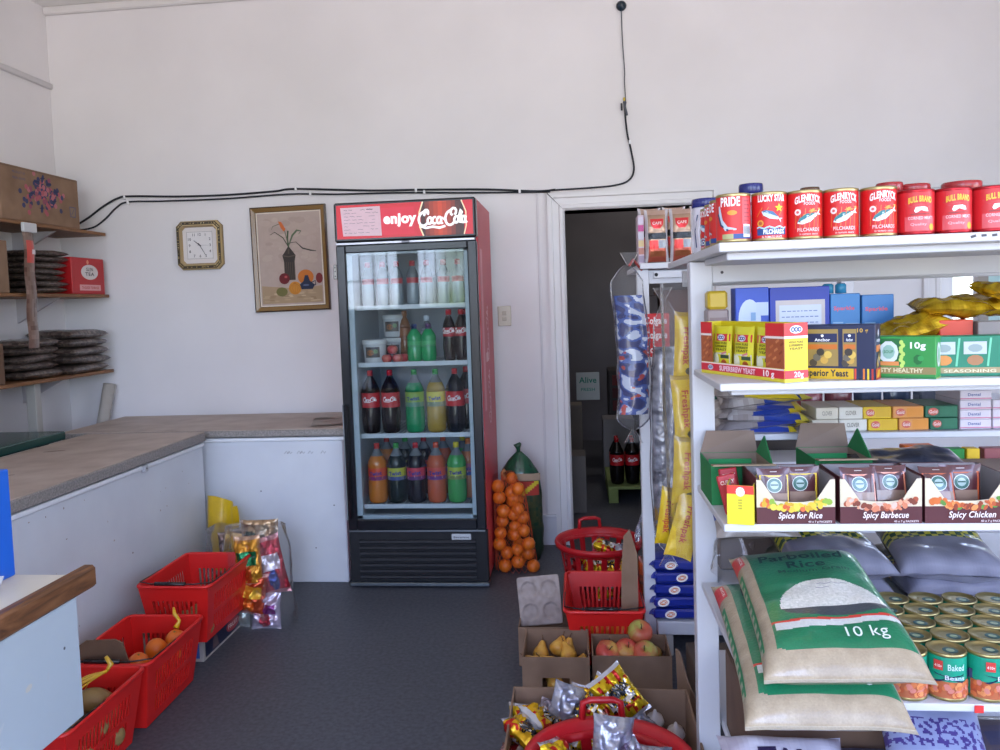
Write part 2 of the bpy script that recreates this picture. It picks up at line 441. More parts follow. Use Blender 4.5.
# thin conduit line / wall joint right of the fridge
struct('trim_3', MB().box(-.205, -.19, YB-.006, YB, .185, 2.1, 'd0cccf', .002), 'white_paint', 'narrow vertical cover strip on the back wall')
wf = casing(WX0, WX1, WZ1, z0=WZ0-.1)
for q in ((WX0, WX0+.09, WZ0, WZ1), (WX1-.09, WX1, WZ0, WZ1), (WX0+.09, WX1-.09, WZ0, WZ0+.06), (WX0+.09, WX1-.09, WZ1-.06, WZ1)):
    wf.box(q[0], q[1], YB+.05, YB+.1, q[2], q[3], 'eeeef0')
for xx in (2.31, 2.52, 2.92): wf.box(xx-.028, xx+.028, YB+.045, YB+.105, WZ0+.01, WZ1-.01, '9a938c')
struct('window_1', wf, 'white_paint', 'white framed window in the back wall')

# ---------------------------------------------------------------- daylight
wd = bpy.data.worlds.new('world'); sc.world = wd; wd.use_nodes = True
nt = wd.node_tree; bg = nt.nodes['Background']
tc = nt.nodes.new('ShaderNodeTexCoord'); sep = nt.nodes.new('ShaderNodeSeparateXYZ'); nt.links.new(tc.outputs['Generated'], sep.inputs[0])
rp = nt.nodes.new('ShaderNodeValToRGB')
mr = nt.nodes.new('ShaderNodeMapRange'); mr.inputs['From Min'].default_value = -1; nt.links.new(sep.outputs['Z'], mr.inputs['Value'])
st = [(0.0, (.60, .56, .54, 1)), (.47, (.64, .60, .58, 1)), (.53, (.74, .87, 1.14, 1)), (.7, (.5, .65, 1.15, 1)), (1.0, (.32, .48, 1.1, 1))]
while len(rp.color_ramp.elements) < len(st): rp.color_ramp.elements.new(.5)
for e, (p, c) in zip(rp.color_ramp.elements, st): e.position = p; e.color = c
nt.links.new(mr.outputs['Result'], rp.inputs['Fac'])
nz = nt.nodes.new('ShaderNodeTexNoise'); nz.inputs['Scale'].default_value = 9; nz.inputs['Detail'].default_value = 8; nt.links.new(tc.outputs['Generated'], nz.inputs['Vector'])
band = nt.nodes.new('ShaderNodeMapRange'); band.inputs['From Min'].default_value = .3; band.inputs['From Max'].default_value = -.02; nt.links.new(sep.outputs['Z'], band.inputs['Value'])
b2 = nt.nodes.new('ShaderNodeMapRange'); b2.inputs['From Min'].default_value = -.08; b2.inputs['From Max'].default_value = -.02; nt.links.new(sep.outputs['Z'], b2.inputs['Value'])
th = nt.nodes.new('ShaderNodeMapRange'); th.inputs['From Min'].default_value = .42; th.inputs['From Max'].default_value = .6; nt.links.new(nz.outputs['Fac'], th.inputs['Value'])
m1 = nt.nodes.new('ShaderNodeMath'); m1.operation = 'MULTIPLY'; nt.links.new(band.outputs[0], m1.inputs[0]); nt.links.new(b2.outputs[0], m1.inputs[1])
m2 = nt.nodes.new('ShaderNodeMath'); m2.operation = 'MULTIPLY'; nt.links.new(m1.outputs[0], m2.inputs[0]); nt.links.new(th.outputs[0], m2.inputs[1])
mg = nt.nodes.new('ShaderNodeMixRGB'); mg.inputs[2].default_value = (.16, .24, .1, 1)
nt.links.new(m2.outputs[0], mg.inputs[0]); nt.links.new(rp.outputs['Color'], mg.inputs[1]); nt.links.new(mg.outputs[0], bg.inputs['Color'])
bg.inputs['Strength'].default_value = 4.2
def portal(name, x, y, z, sx, sz, rx):
    l = bpy.data.lights.new(name, 'AREA'); l.shape = 'RECTANGLE'; l.size = sx; l.size_y = sz; l.cycles.is_portal = True
    o = bpy.data.objects.new(name, l); col.objects.link(o); o.location = (x, y, z); o.rotation_euler = (rx, 0, 0)
for i, (a, b, z0, z1) in enumerate(FW): portal('window_portal', (a+b)/2, YF-.2, (z0+z1)/2, b-a, z1-z0, R(90))
l_ = bpy.data.lights.new('window_portal', 'AREA'); l_.shape = 'RECTANGLE'; l_.size = RZ1-RZ0; l_.size_y = RY1-RY0; l_.cycles.is_portal = True
o_ = bpy.data.objects.new('window_portal', l_); col.objects.link(o_); o_.location = (XR+.2, (RY0+RY1)/2, (RZ0+RZ1)/2); o_.rotation_euler = (0, R(90), 0)  # portal of the added right-wall opening
portal('window_portal', (WX0+WX1)/2, YB+.2, (WZ0+WZ1)/2, WX1-WX0, WZ1-WZ0, R(-90))

# weak fill light added to lift the store room, no bulb in view
l = bpy.data.lights.new('store_fill_light', 'POINT'); l.energy = 6; l.shadow_soft_size = .06; l.color = (1, .93, .86)
o = bpy.data.objects.new('store_fill_light', l); col.objects.link(o); o.location = (1.2, 7.0, 2.9)
def LB(root=None):
    m = MB()
    if root is not None: m.T = root.matrix_basis.inverted() if root.parent is None else None
    return m
def base(name, label, cat, loc, group=None, rz=0):
    e = empty(name, label, cat, group, loc, rz)
    e.matrix_basis = Matrix.Translation(Vector(loc)) @ Matrix.Rotation(rz, 4, 'Z')
    return e
def arc(cx, cy, rx, ry, a0, a1, n=8):
    return [(cx + rx*math.cos(R(a0+(a1-a0)*i/n)), cy + ry*math.sin(R(a0+(a1-a0)*i/n))) for i in range(n+1)]
# flowing white script lettering of the cola label; unit height 1, width about 3.3
SCR = [arc(.42, .42, .36, .42, 60, 320, 12), arc(.55, .78, .16, .18, 250, -40, 8), arc(.85, .3, .15, .2, 0, 360, 10),
       arc(1.2, .3, .16, .2, 60, 310, 8), arc(1.52, .3, .15, .2, 0, 360, 10), [(1.68, .5), (1.67, .2), (1.74, .1), (1.8, .16)],
       [(1.8, .36), (1.98, .4)], arc(2.32, .42, .36, .44, 75, 320, 12), arc(2.5, .78, .2, .22, 260, -60, 8),
       arc(2.75, .3, .15, .2, 0, 360, 10), [(2.95, .14), (2.95, .6), (3.02, .9), (3.1, .75), (2.98, .4), (3.02, .12), (3.1, .14)],
       arc(3.25, .3, .13, .2, 0, 360, 10), [(3.39, .5), (3.37, .2), (3.45, .1), (3.52, .18)],
       [(.25, -.02), (.6, -.14), (1.1, -.08), (1.6, -.16), (2.0, -.06)]]
def script_cola(mb, m, u, v, w, c='ffffff', l=2, k=.1):
    s = w/3.5
    for st in SCR: mb.stroke(m, [(u - w/2 + (x + .12*y)*s, v + y*s*1.15) for x, y in st], k*s, c, l)

# ================================================================ fridge
FX0, FX1, FY0, FY1, FZ = -1.205, -.476, 4.02, 4.68, 2.0
fr = base('drinks_fridge', 'tall black and red glass-door drinks fridge with a lit red header sign', 'fridge', ((FX0+FX1)/2, (FY0+FY1)/2, 0))
m = LB(fr)
red = 'c23a48'
m.box(FX1-.03, FX1, FY0+.05, FY1, .03, FZ, red, .006).box(FX0, FX0+.03, FY0+.05, FY1, .03, FZ, red, .006)
m.box(FX0+.03, FX1-.03, FY1-.03, FY1, .03, FZ, 'b8bcc0').box(FX0+.03, FX1-.03, FY0+.05, FY1-.03, FZ-.02, FZ, '2a2a2e')
m.box(FX0+.03, FX1-.03, FY0+.06, FY1-.03, .03, .3, '202226')
m.rect(rightf(FX1), FY0+.12, FY0+.2, .9, 1.75, 'd98a92', 1); m.rect(rightf(FX1), FY0+.25, FY0+.36, 1.15, 1.2, 'e4b0b4', 1)
for z in (1.3, .95): script_cola(m, plane((FX1, FY0+.4, z), (0, 0, 1), (0, -1, 0)), 0, 0, .3, 'e6b6ba', 2)
m.build('cabinet', 'print', fr)
# inner liner
m = LB(fr)
IX0, IX1, IZ0, IZ1 = FX0+.06, FX1-.06, .32, 1.78
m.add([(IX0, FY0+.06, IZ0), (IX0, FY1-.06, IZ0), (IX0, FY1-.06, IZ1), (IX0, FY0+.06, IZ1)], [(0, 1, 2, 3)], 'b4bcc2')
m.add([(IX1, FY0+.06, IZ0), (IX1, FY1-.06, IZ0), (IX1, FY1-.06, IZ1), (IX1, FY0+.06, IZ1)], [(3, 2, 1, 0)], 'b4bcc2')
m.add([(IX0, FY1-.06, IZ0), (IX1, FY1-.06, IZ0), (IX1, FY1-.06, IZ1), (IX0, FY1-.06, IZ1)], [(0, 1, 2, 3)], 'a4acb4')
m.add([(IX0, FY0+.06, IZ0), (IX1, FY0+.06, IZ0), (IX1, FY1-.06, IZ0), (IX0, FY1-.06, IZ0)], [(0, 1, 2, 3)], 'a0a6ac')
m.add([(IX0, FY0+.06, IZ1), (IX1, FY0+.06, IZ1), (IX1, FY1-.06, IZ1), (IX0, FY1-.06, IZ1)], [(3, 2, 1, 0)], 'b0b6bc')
m.build('liner', 'print', fr)
# header sign
emit_mat('backlit_sign', 0.1)
sg = LB(fr).box(FX0, FX1, FY0-.01, FY0+.06, 1.8, 2.0, '1c1a1c', .008).build('header_housing', 'gloss', fr)
m = LB(fr); mp = front(FY0-.0105)
m.rect(mp, FX0+.015, FX1-.015, 1.816, 1.986, 'c60f24', 1)
m.rect(mp, FX0+.05, -.78, 1.83, 1.965, 'cc1230', 2)
# bottle picture at the right
bx0, bx1 = -.755, -.535
for i in range(10):
    t = i/9
    cc = mixc('3a0d08', 'c23a10', max(0, 1-abs(t-.45)*2.2))
    xa = bx0+(bx1-bx0)*i/10
    m.rect(mp, xa, xa+(bx1-bx0)/10, 1.816, 1.986, cc, 2)
m.pol(mp, [(bx0-.035, 1.816), (bx0+.012, 1.816), (bx0-.004, 1.86), (bx0-.006, 1.93), (bx0+.012, 1.986), (bx0-.035, 1.986)], 'c60f28', 3)
m.pol(mp, [(bx1+.035, 1.816), (bx1-.002, 1.816), (bx1+.012, 1.86), (bx1+.012, 1.93), (bx1-.012, 1.986), (bx1+.035, 1.986)], 'c60f28', 3)
m.stroke(mp, [(bx0+.012, 1.816), (bx0-.006, 1.86), (bx0-.008, 1.93), (bx0+.012, 1.986)], .007, 'f2d8b0', 4)
m.stroke(mp, [(bx1-.002, 1.816), (bx1+.01, 1.86), (bx1+.01, 1.93), (bx1-.012, 1.986)], .006, 'f2d8b0', 4)
m.text('enjoy', mp, -.862, 1.886, .05, 'ffffff', w=.17, l=3, bold=.045)
script_cola(m, mp, -.648, 1.866, .25, 'ffffff', 5, .17)
m.build('header_sign', 'backlit_sign', sg)
# price list paper taped onto the header
m = LB(); mp = front(FY0-.013)
m.add([(-1.158, FY0-.014, 1.83), (-.957, FY0-.014, 1.826), (-.962, FY0-.013, 1.975), (-1.168, FY0-.0135, 1.973)], [(0, 1, 2, 3)], 'e8c8d0')
rr = random.Random(3)
for j in range(8):
    x = -1.15
    z = 1.96 - j*.0165
    while x < -.985:
        L = rr.uniform(.012, .035)
        if rr.random() < .8: m.stroke(plane((0, FY0-.0145, 0), (1, 0, 0), (0, 0, 1)), [(x+L*t/5, z + rr.uniform(-.002, .002)) for t in range(6)], .0035 if (j == 0 and x > -1.06) else .0016, '7a6474' if j else '3a3038', 1)
        x += L + .008
tag(m.build('price_list', 'matte'), 'handwritten paper price list taped on the fridge header sign', 'paper')
# door
m = LB(fr)
dx0, dx1, dz0, dz1 = FX0+.002, FX1-.002, .308, 1.785
fw_ = .048
for q in ((dx0, dx0+fw_, dz0, dz1), (dx1-fw_, dx1, dz0, dz1), (dx0+fw_, dx1-fw_, dz0, dz0+.055), (dx0+fw_, dx1-fw_, dz1-.04, dz1)):
    m.box(q[0], q[1], FY0-.005, FY0+.045, q[2], q[3], '17191e', .005)
dr = m.build('door', 'gloss', fr)
m = LB(fr)
ix0, ix1, iz0, iz1 = dx0+fw_, dx1-fw_, dz0+.055, dz1-.04
for q in ((ix0, ix0+.03, iz0, iz1), (ix1-.022, ix1, iz0, iz1), (ix0, ix1, iz0, iz0+.02), (ix0, ix1, iz1-.012, iz1)):
    m.box(q[0], q[1], FY0+.012, FY0+.044, q[2], q[3], 'a9b4bc', .002)
m.build('gasket', 'print', dr)
LB(fr).box(ix0, ix1, FY0+.004, FY0+.008, iz0, iz1, 'ffffff').build('glass', 'pane_glass', dr)
m = LB(fr); m.box(dx0+.006, dx0+.03, FY0-.03, FY0-.003, .37, .97, '0e1014', .006).box(dx0+.004, dx0+.009, FY0-.031, FY0-.003, .37, .97, '8a9096', .001)
m.build('handle', 'gloss', dr)
m = LB(fr); m.box(FX0-.022, FX0, FY0+.01, FY0+.04, 1.615, 1.69, '8a8580', .003)
for z in (1.63, 1.655, 1.675): m.ell(plane((FX0-.011, FY0+.0095, z), (1, 0, 0), (0, 0, 1)), 0, 0, .004, .004, '4a4844', 1, 8)
m.build('hinge', 'metal', fr)
m = LB(fr)
m.box(FX0, FX1-.01, FY0+.0, FY0+.05, .298, .306, '8c9298'); m.build('trim_strip', 'metal', fr); m = LB(fr)
m.box(FX0, FX1-.01, FY0+.0, FY0+.05, 1.786, 1.799, 'b4b4ba', .002)
m.box(-.86, -.82, FY0-.004, FY0+.04, 1.786, 1.797, '6a6a70', .002)
m.build('trim_strip', 'metal', fr)
m = LB(fr)
m.box(FX0, FX1, FY0+.012, FY0+.06, .03, .297, '101217', .004)
for k in range(7):
    z = .045+k*.031
    m.add([(FX0+.055, FY0+.012, z), (FX1-.06, FY0+.012, z), (FX1-.06, FY0-.004, z+.009), (FX0+.055, FY0-.004, z+.009),
           (FX1-.06, FY0+.0, z+.02), (FX0+.055, FY0+.0, z+.02), (FX1-.06, FY0+.013, z+.024), (FX0+.055, FY0+.013, z+.024)],
          [(0, 1, 2, 3), (3, 2, 4, 5), (5, 4, 6, 7)], '1b1c21')
m.build('grille', 'matte', fr)
m = LB(fr); m.box(FX0, FX1+.004, FY0-.008, FY0+.055, .012, .03, '7d878f', .003); m.build('kick_strip', 'metal', fr)
m = LB(fr); mp = front(FY0+.008)
m.box(-.662, -.56, FY0+.004, FY0+.012, .252, .284, 'b4b8bc', .004); m.text('Beverage', front(FY0+.004), -.611, .262, .01, '4a4e54', w=.08)
m.build('badge', 'print', fr)
for x, y in ((FX0+.04, FY0+.06), (FX1-.04, FY0+.06), (FX0+.04, FY1-.05), (FX1-.04, FY1-.05)):
    LB(fr).lathe([(.014, 0), (.014, .008), (.008, .01), (.008, .04)], '26282c', 10, (x, y, 0)).build('foot', 'gloss', fr)
# wire shelves
SH = [1.462, 1.165, .79, .415]
for z in SH:
    m = LB(fr)
    m.tube([(IX0+.002, FY0+.075, z), (IX1-.002, FY0+.075, z)], .006, 'd8dce0', 8)
    m.tube([(IX0+.002, FY1-.075, z), (IX1-.002, FY1-.075, z)], .004, 'd8dce0', 6)
    m.box(IX0+.002, IX1-.002, FY0+.068, FY0+.074, z-.012, z+.012, 'c8ced4', .001)
    for k in range(24):
        x = IX0+.02+(IX1-IX0-.04)*k/23; m.tube([(x, FY0+.07, z+.004), (x, FY1-.075, z+.004)], .0018, 'd8dce0', 5)
    m.build('wire_shelf', 'print', fr)

# ---------------------------------------------------------------- bottles
def bottle(kind, liquid, lab, cap, text, label, cat, group, h=.33, r=.052, fill=.8, script=False, txtc='ffffff', name='soda_bottle', band=None, lo=.42, hi=.66, bodyn=20):
    e = empty(name, label, cat, group)
    m = MB()
    k = h/.33; 
    prof = [(.0, .004), (.03, 0), (.044, .006), (.05, .02), (.052, .05), (.051, .12), (.0495, lo*.33), (.0495, hi*.33), (.052, .215), (.047, .235), (.034, .262), (.02, .285), (.0135, .3), (.0135, .315)]
    if kind == 'coke': prof = [(.0, .004), (.03, 0), (.043, .006), (.046, .02), (.05, .06), (.0515, .1), (.049, lo*.33), (.049, hi*.33), (.0515, .215), (.046, .238), (.032, .268), (.018, .292), (.0135, .303), (.0135, .315)]
    prof = [(a*r/.052, b*k) for a, b in prof]
    cs = [liquid if (prof[i][1]+prof[i+1][1])/2 < fill*h else '6f7478' for i in range(len(prof)-1)]
    m.lathe(prof, cs, bodyn)
    e_b = m.build('bottle_body', 'juice', e)
    m = MB(); rl = .0503*r/.052; z0, z1 = lo*h, hi*h
    m.lathe([(rl, z0), (rl, z1)], lab[0], bodyn, cap=False)
    mp = cyl(rl, 0, 0, 0)
    if len(lab) > 1:
        m.rect(mp, -.07, .07, z0, z0+(z1-z0)*.3, lab[1], 1, 10)
        if len(lab) > 2: m.pol(mp, [(-.04, z0+(z1-z0)*.08), (.0, z0+(z1-z0)*.2), (.04, z0+(z1-z0)*.1), (.04, z0+(z1-z0)*.32), (0, z0+(z1-z0)*.38), (-.04, z0+(z1-z0)*.25)], lab[2], 2)
    if script: script_cola(m, mp, 0, z0+(z1-z0)*.4, .075, txtc, 3, .14)
    elif text: m.text(text, mp, 0, z0+(z1-z0)*.42, .02, txtc, w=.07, l=3, bold=.04, rot=.08)
    m.build('label', 'print', e)
    m = MB(); m.lathe([(.015, h-.022), (.0152, h-.004), (.013, h)], cap, 14); m.lathe([(.016, h-.028), (.016, h-.023)], cap, 14)
    m.build('cap', 'gloss', e)
    return e
KC = ('coke', '160c0e', ['c4202a'], 'b81c24', None)
rowC = [(-1.09, 'coke', '160c0e', ['c4202a'], 'c0202a', 'Cola', 'two-litre cola bottle at the left end of the middle fridge row', True),
        (-.983, 'coke', '160c0e', ['c4202a'], 'c0202a', 'Cola', 'two-litre cola bottle second from left in the middle fridge row', True),
        (-.852, 'twist', '1d8a58', ['8fae4e', '5a8a7a', 'b8c8a0'], '2f9a50', 'Twist', 'two-litre green soda bottle in the middle fridge row', False),
        (-.738, 'twist', 'a8883a', ['c8bc3a', '6a7a62', 'c8c8a0'], '3aa050', 'Twist', 'two-litre golden yellow soda bottle with green cap in the middle fridge row', False),
        (-.636, 'coke', '10141e', ['c4202a'], 'c0202a', 'Cola', 'two-litre cola bottle beside the golden bottle in the middle fridge row', True),
        (-.575, 'coke', '10141e', ['c4202a'], 'c0202a', 'Cola', 'two-litre cola bottle at the right end of the middle fridge row', True)]
zC = SH[2]+.006
for i, (x, kd, liq, lab, cap, tx, lb, scr) in enumerate(rowC):
    y = FY0+.135 + (.105 if i == 5 else 0)
    if i == 5: x = -.59
    bt = bottle(kd, liq, lab, cap, tx, lb, 'bottle', 'two-litre bottles on the middle fridge shelf', h=.335, r=.052, fill=.97 if scr else .82, script=scr, txtc='ffffff' if scr else '2a3a8a')
    place(bt, (x, y, zC), (0, 0, .1 if x < -.9 else 0))
rowD = [(-1.07, 'c8742c', ['d84a2a', '7a2a6a', 'f0a040'], 'c8302a', 'orange soda'), (-.965, '14201c', ['b8b840', '3a4a8a', 'c0a040'], '3a9a4a', 'dark soda with green cap and yellow label'),
        (-.86, '161218', ['c83a4a', '5a2a6a', 'd89ab0'], 'b82a34', 'dark soda with pink label'), (-.75, 'c05a38', ['d04a3a', '6a2a7a', 'e8c0b0'], 'd85a3a', 'salmon-coloured soda'),
        (-.642, '3f9a50', ['a8b83a', '6a7a3a', 'c8d0a0'], 'd8c83a', 'bright green soda with yellow cap'), (-.577, 'b8704a', ['a04a6a', '3a3a8a', 'c8b0c0'], 'd8743a', 'light orange soda at the right edge')]
zD = SH[3]+.006
for i, (x, liq, lab, cap, lb) in enumerate(rowD):
    y0 = FY0+.135 + (.107 if i == 5 else 0)
    if i == 5: x = -.592
    bt = bottle('twist', liq, lab, cap, 'Twist', 'front bottle of %s, lowest fridge shelf' % lb, 'bottle', 'soda bottles on the lowest fridge shelf', h=.32, r=.052, fill=.78, txtc='2a2a8a', lo=.4, hi=.6)
    place(bt, (x, y0, zD))
    if i < 5:
        b2 = dup(bt, (x+.004, y0+.21, zD), label='second bottle behind the %s, lowest fridge shelf' % lb)
# row B
zB = SH[1]+.006
for i, (x, y) in enumerate(((-.655, .13), (-.59, .13), (-.574, .21))):
    place(bottle('coke', '1a0c0e', ['b82a34'], 'c0202a', None, ['small cola bottle nearest the green bottles in the fridge', 'small cola bottle between two others in the fridge', 'small cola bottle tucked at the right fridge wall'][i], 'bottle', 'small cola bottles in the fridge', h=.27, r=.034, fill=.9, script=True, lo=.48, hi=.66), (x, FY0+y, zB))
for i, x in enumerate((-.84, -.765)):
    place(bottle('twist', '1a9a5a', ['3aaa6a', '2a8a5a'], ['2a3a6a', '5a3a6a'][i], None, ['green soda bottle with blue cap on the upper fridge shelf', 'green soda bottle with purple cap on the upper fridge shelf'][i], 'bottle', 'small green bottles in the fridge', h=.2, r=.04, fill=.95, lo=.4, hi=.55), (x, FY0+.13, zB))
place(bottle('twist', '8a5a3a', ['a06a4a', '7a4a3a'], 'b07a50', None, 'tall amber bottle standing behind the white buckets in the fridge', 'bottle', None, h=.27, r=.033, fill=.95), (-.935, FY0+.34, zB))
place(bottle('twist', 'a8b4c0', ['c0ccd8'], 'd8e0ea', None, 'clear water bottle behind the green bottles in the fridge', 'bottle', None, h=.24, r=.032, fill=.7), (-.8, FY0+.28, zB))
for i, (x, y, z) in enumerate(((-1.06, .15, zB), (-1.0, .36, zB), (-1.0, .36, zB+.128))):
    e = empty('margarine_bucket', ['white bucket with a picture label at the front left of the upper fridge shelf', 'white bucket under another at the back of the upper fridge shelf', 'white bucket on top of another at the back of the upper fridge shelf'][i], 'bucket', 'white buckets in the fridge', (x, FY0+y, z))
    MB().lathe([(.0, 0), (.052, 0), (.055, .004), (.062, .1)], 'd4d4d6', 22).build('tub', 'gloss', e)
    MB().lathe([(.064, .098), (.066, .1), (.066, .118), (.062, .122), (.0, .122)], 'dededf', 22).build('lid', 'gloss', e)
    mm = MB(); mp = cyl(.0615, 0, 0, 0)
    mm.rect(mp, -.04, .04, .03, .085, '5a5048', 1, 8); mm.ell(mp, -.01, .055, .018, .016, 'a8683a', 2, 10); mm.ell(mp, .018, .062, .012, .012, '6a8a5a', 2, 10); mm.rect(mp, -.03, .03, .075, .082, '2a2a30', 3, 6)
    mm.build('label', 'print', e)
def apple(name, c1, c2, r=.035, seed=0):
    rr = random.Random(seed); e = empty(name); m = MB()
    prof = [(0, -.62), (.18, -.72), (.45, -.82), (.75, -.62), (.96, -.15), (1.0, .15), (.9, .5), (.62, .74), (.3, .76), (.1, .6), (0, .5)]
    prof = [(a*r, (b+.8)*r) for a, b in prof]; n = 18; ph = rr.uniform(0, 6)
    vs = []; fs = []; cs = []
    for (a, z) in prof:
        for k in range(n):
            w = 2*PI*k/n; vs.append((a*math.cos(w), a*math.sin(w), z))
    for i in range(len(prof)-1):
        for k in range(n):
            fs.append((i*n+k, i*n+(k+1) % n, (i+1)*n+(k+1) % n, (i+1)*n+k))
            t = .5+.5*math.sin(2*PI*k/n+ph) + rr.uniform(-.18, .18) + (.25 if i in (1, 8, 9) else 0)
            cs.append(mixc(c1, c2, max(0, min(1, t*t))))
    m.add(vs, fs, cs, True); m.build('apple_flesh', 'fruit', e)
    MB().tube([(0, 0, r*1.3), (.002, .001, r*1.75), (.005, .002, r*1.95)], [.0016, .0013, .002], '4a3420', 6).build('stem', 'matte', e)
    return e
k = 0
ra = apple('apple', 'b8303a', 'd87a6a', .028, 5)
for (x, y, z) in ((-.985, .1, 0), (-.93, .105, 0), (-.96, .13, .045), (-.905, .14, .0)):
    o = ra if k == 0 else dup(ra)
    place(o, (x, FY0+y, zB), (0, 0, k)); o.location.z = zB+z
    tag(o, ['red apple at the left of the small heap in the fridge', 'red apple at the front middle of the small heap in the fridge', 'red apple lying on top of the small heap in the fridge', 'red apple at the right of the small heap in the fridge'][k], 'apple', 'red apples in the fridge'); k += 1
# top shelf: clear bottles with red bands
zA = SH[0]+.006
spots = [(-1.08, .14), (-1.0, .14), (-.925, .14), (-1.04, .3), (-.84, .14), (-.765, .14), (-.675, .14), (-.6, .14)]
wh = ['at the left end of', 'second along on', 'third along on', 'in the second row of', 'fourth along on', 'fifth along on', 'sixth along on', 'at the right end of']
bt = None
for i, (x, y) in enumerate(spots):
    if bt is None:
        bt = bottle('twist', '8c969e', ['b8464a'], 'b83c40', None, 'x', 'bottle', 'clear water bottles on the top fridge shelf', h=.235, r=.033, fill=.6, name='water_bottle', lo=.5, hi=.62); o = bt
    else: o = dup(bt)
    place(o, (x, FY0+y, zA)); o['label'] = 'clear water bottle with red band %s the top fridge shelf' % wh[i]

# ================================================================ wall clock, picture, cables, switch
def octo(w, h, c): return [(-w+c, -h), (w-c, -h), (w, -h+c), (w, h-c), (w-c, h), (-w+c, h), (-w, h-c), (-w, -h+c)]
ck = empty('wall_clock', 'square wall clock with clipped corners and ornate gold rim', 'clock', None, (-2.285, YB-.001, 1.885))
m = MB()
O, I = octo(.147, .15, .032), octo(.118, .12, .022); I2 = octo(.108, .11, .018)
def ringf(m, A, B, ya, yb, c):
    n = len(A)
    m.add([(x, ya, z) for x, z in A]+[(x, yb, z) for x, z in B], [(i, (i+1) % n, n+(i+1) % n, n+i) for i in range(n)], c)
ringf(m, O, O, 0, -.022, '8a744c'); ringf(m, O, octo(.14, .143, .03), -.022, -.034, 'b09868'); ringf(m, octo(.14, .143, .03), octo(.124, .126, .024), -.034, -.034, '4a4234'); ringf(m, octo(.124, .126, .024), I, -.034, -.04, 'c0a878'); ringf(m, I, I2, -.04, -.018, 'a89068')
rr = random.Random(2)
for q in range(90):     # carved ornament in the dark band
    i = q % 8; A = octo(.132, .1345, .027); t = rr.random(); a, b = A[i], A[(i+1) % 8]
    m.ell(plane((a[0]+(b[0]-a[0])*t, -.0345, a[1]+(b[1]-a[1])*t), (1, 0, 0), (0, 0, 1)), 0, 0, .0055, .003, rr.choice(['a08a5c', '7a6a4a', 'c0aa7c']), 1, 6, rr.uniform(0, 3))
m.build('rim', 'gloss', ck)
m = MB(); m.add([(x, -.018, z) for x, z in I2], [tuple(range(8))], 'd9d2cf'); mp = front(-.018)
m.rect(mp, -.083, .083, -.085, .085, 'dedad9', 1)
for q in ((-.083, -.081), (.081, .083)): m.rect(mp, q[0], q[1], -.085, .085, '8a8480', 2); m.rect(mp, -.083, .083, q[0], q[1], '8a8480', 2)
for hh in range(1, 13):
    a = 2*PI*hh/12; r_ = .066/max(abs(math.sin(a)), abs(math.cos(a))) if hh % 3 == 0 else .068*1.1
    m.text(str(hh), mp, r_*math.sin(a), r_*math.cos(a)-.008, .016, '5a5658', l=2)
m.build('dial', 'print', ck)
def hand(L, w, a, c, d): return MB().stroke(front(-.021-d), [(-.2*L*math.sin(a), -.2*L*math.cos(a)), (L*math.sin(a), L*math.cos(a))], [w, w*.5], c, 1).build('hand', 'matte', ck)
hand(.048, .006, R(309), '2a2a30', 0); hand(.07, .0045, R(150), '2a2a30', .001); hand(.062, .0015, R(92), '4a4a50', .002)
MB().lathe([(.004, 0), (.004, .004)], '2a2a30', 10).build('pin', 'gloss', ck, None).rotation_euler = (R(90), 0, 0)
bpy.context.view_layer.update()
[c for c in ck.children if c.name.startswith('pin')][0].location = (0, -.018, 0)

pic = empty('framed_picture', 'framed still-life picture of a dark vase, fruit and a jug', 'picture', None, (-1.715, YB-.001, 1.78))
pic.rotation_euler = (0, R(-.6), 0)
W2, H2 = .237, .32
def sq(w, h): return [(-w, -h), (w, -h), (w, h), (-w, h)]
m = MB(); ringf(m, sq(W2, H2), sq(W2, H2), 0, -.022, '4a3a2a'); ringf(m, sq(W2, H2), sq(W2-.008, H2-.008), -.022, -.026, '4a3a2c')
ringf(m, sq(W2-.008, H2-.008), sq(W2-.03, H2-.03), -.026, -.018, '84653a'); ringf(m, sq(W2-.03, H2-.03), sq(W2-.033, H2-.033), -.018, -.012, '5f4a2c')
m.build('frame', 'gloss', pic)
m = MB(); ringf(m, sq(W2-.033, H2-.033), sq(W2-.04, H2-.04), -.012, -.011, 'ded2c2'); m.build('mount', 'matte', pic)
m = MB(); mp = front(-.010)
m.rect(mp, -W2+.04, W2-.04, -H2+.04, H2-.04, 'b5a297', 0)
rr = random.Random(11)
for _ in range(40): m.ell(mp, rr.uniform(-.15, .15), rr.uniform(-.02, .26), rr.uniform(.02, .04), rr.uniform(.01, .025), rr.choice(['b8a59a', 'ae9b90', 'bba99c']), 1, 8)
m.pol(mp, [(-.19, -.27), (.19, -.27), (.19, -.17), (.05, -.185), (-.19, -.16)], 'a88f70', 2)
for _ in range(30): m.ell(mp, rr.uniform(-.17, .17), rr.uniform(-.265, -.2), rr.uniform(.01, .03), .005, rr.choice(['b59c7c', '9a8062', 'c0a888']), 3, 8)
# vase
m.pol(mp, [(-.042, -.13), (.026, -.13), (.026, -.015), (.034, .02), (.012, .05), (-.002, .07), (-.014, .07), (-.028, .05), (-.05, .02), (-.042, -.015)], '3a322e', 4)
for i in range(6): m.stroke(mp, [(-.038+.012*i, -.13), (-.038+.012*i, -.02)], .003, '5c4c40', 5)
m.stroke(mp, [(-.05, .02), (-.01, .012), (.034, .02)], .006, '5a4e46', 5); m.stroke(mp, [(-.01, .03), (-.008, .06)], .01, '50483f', 5)
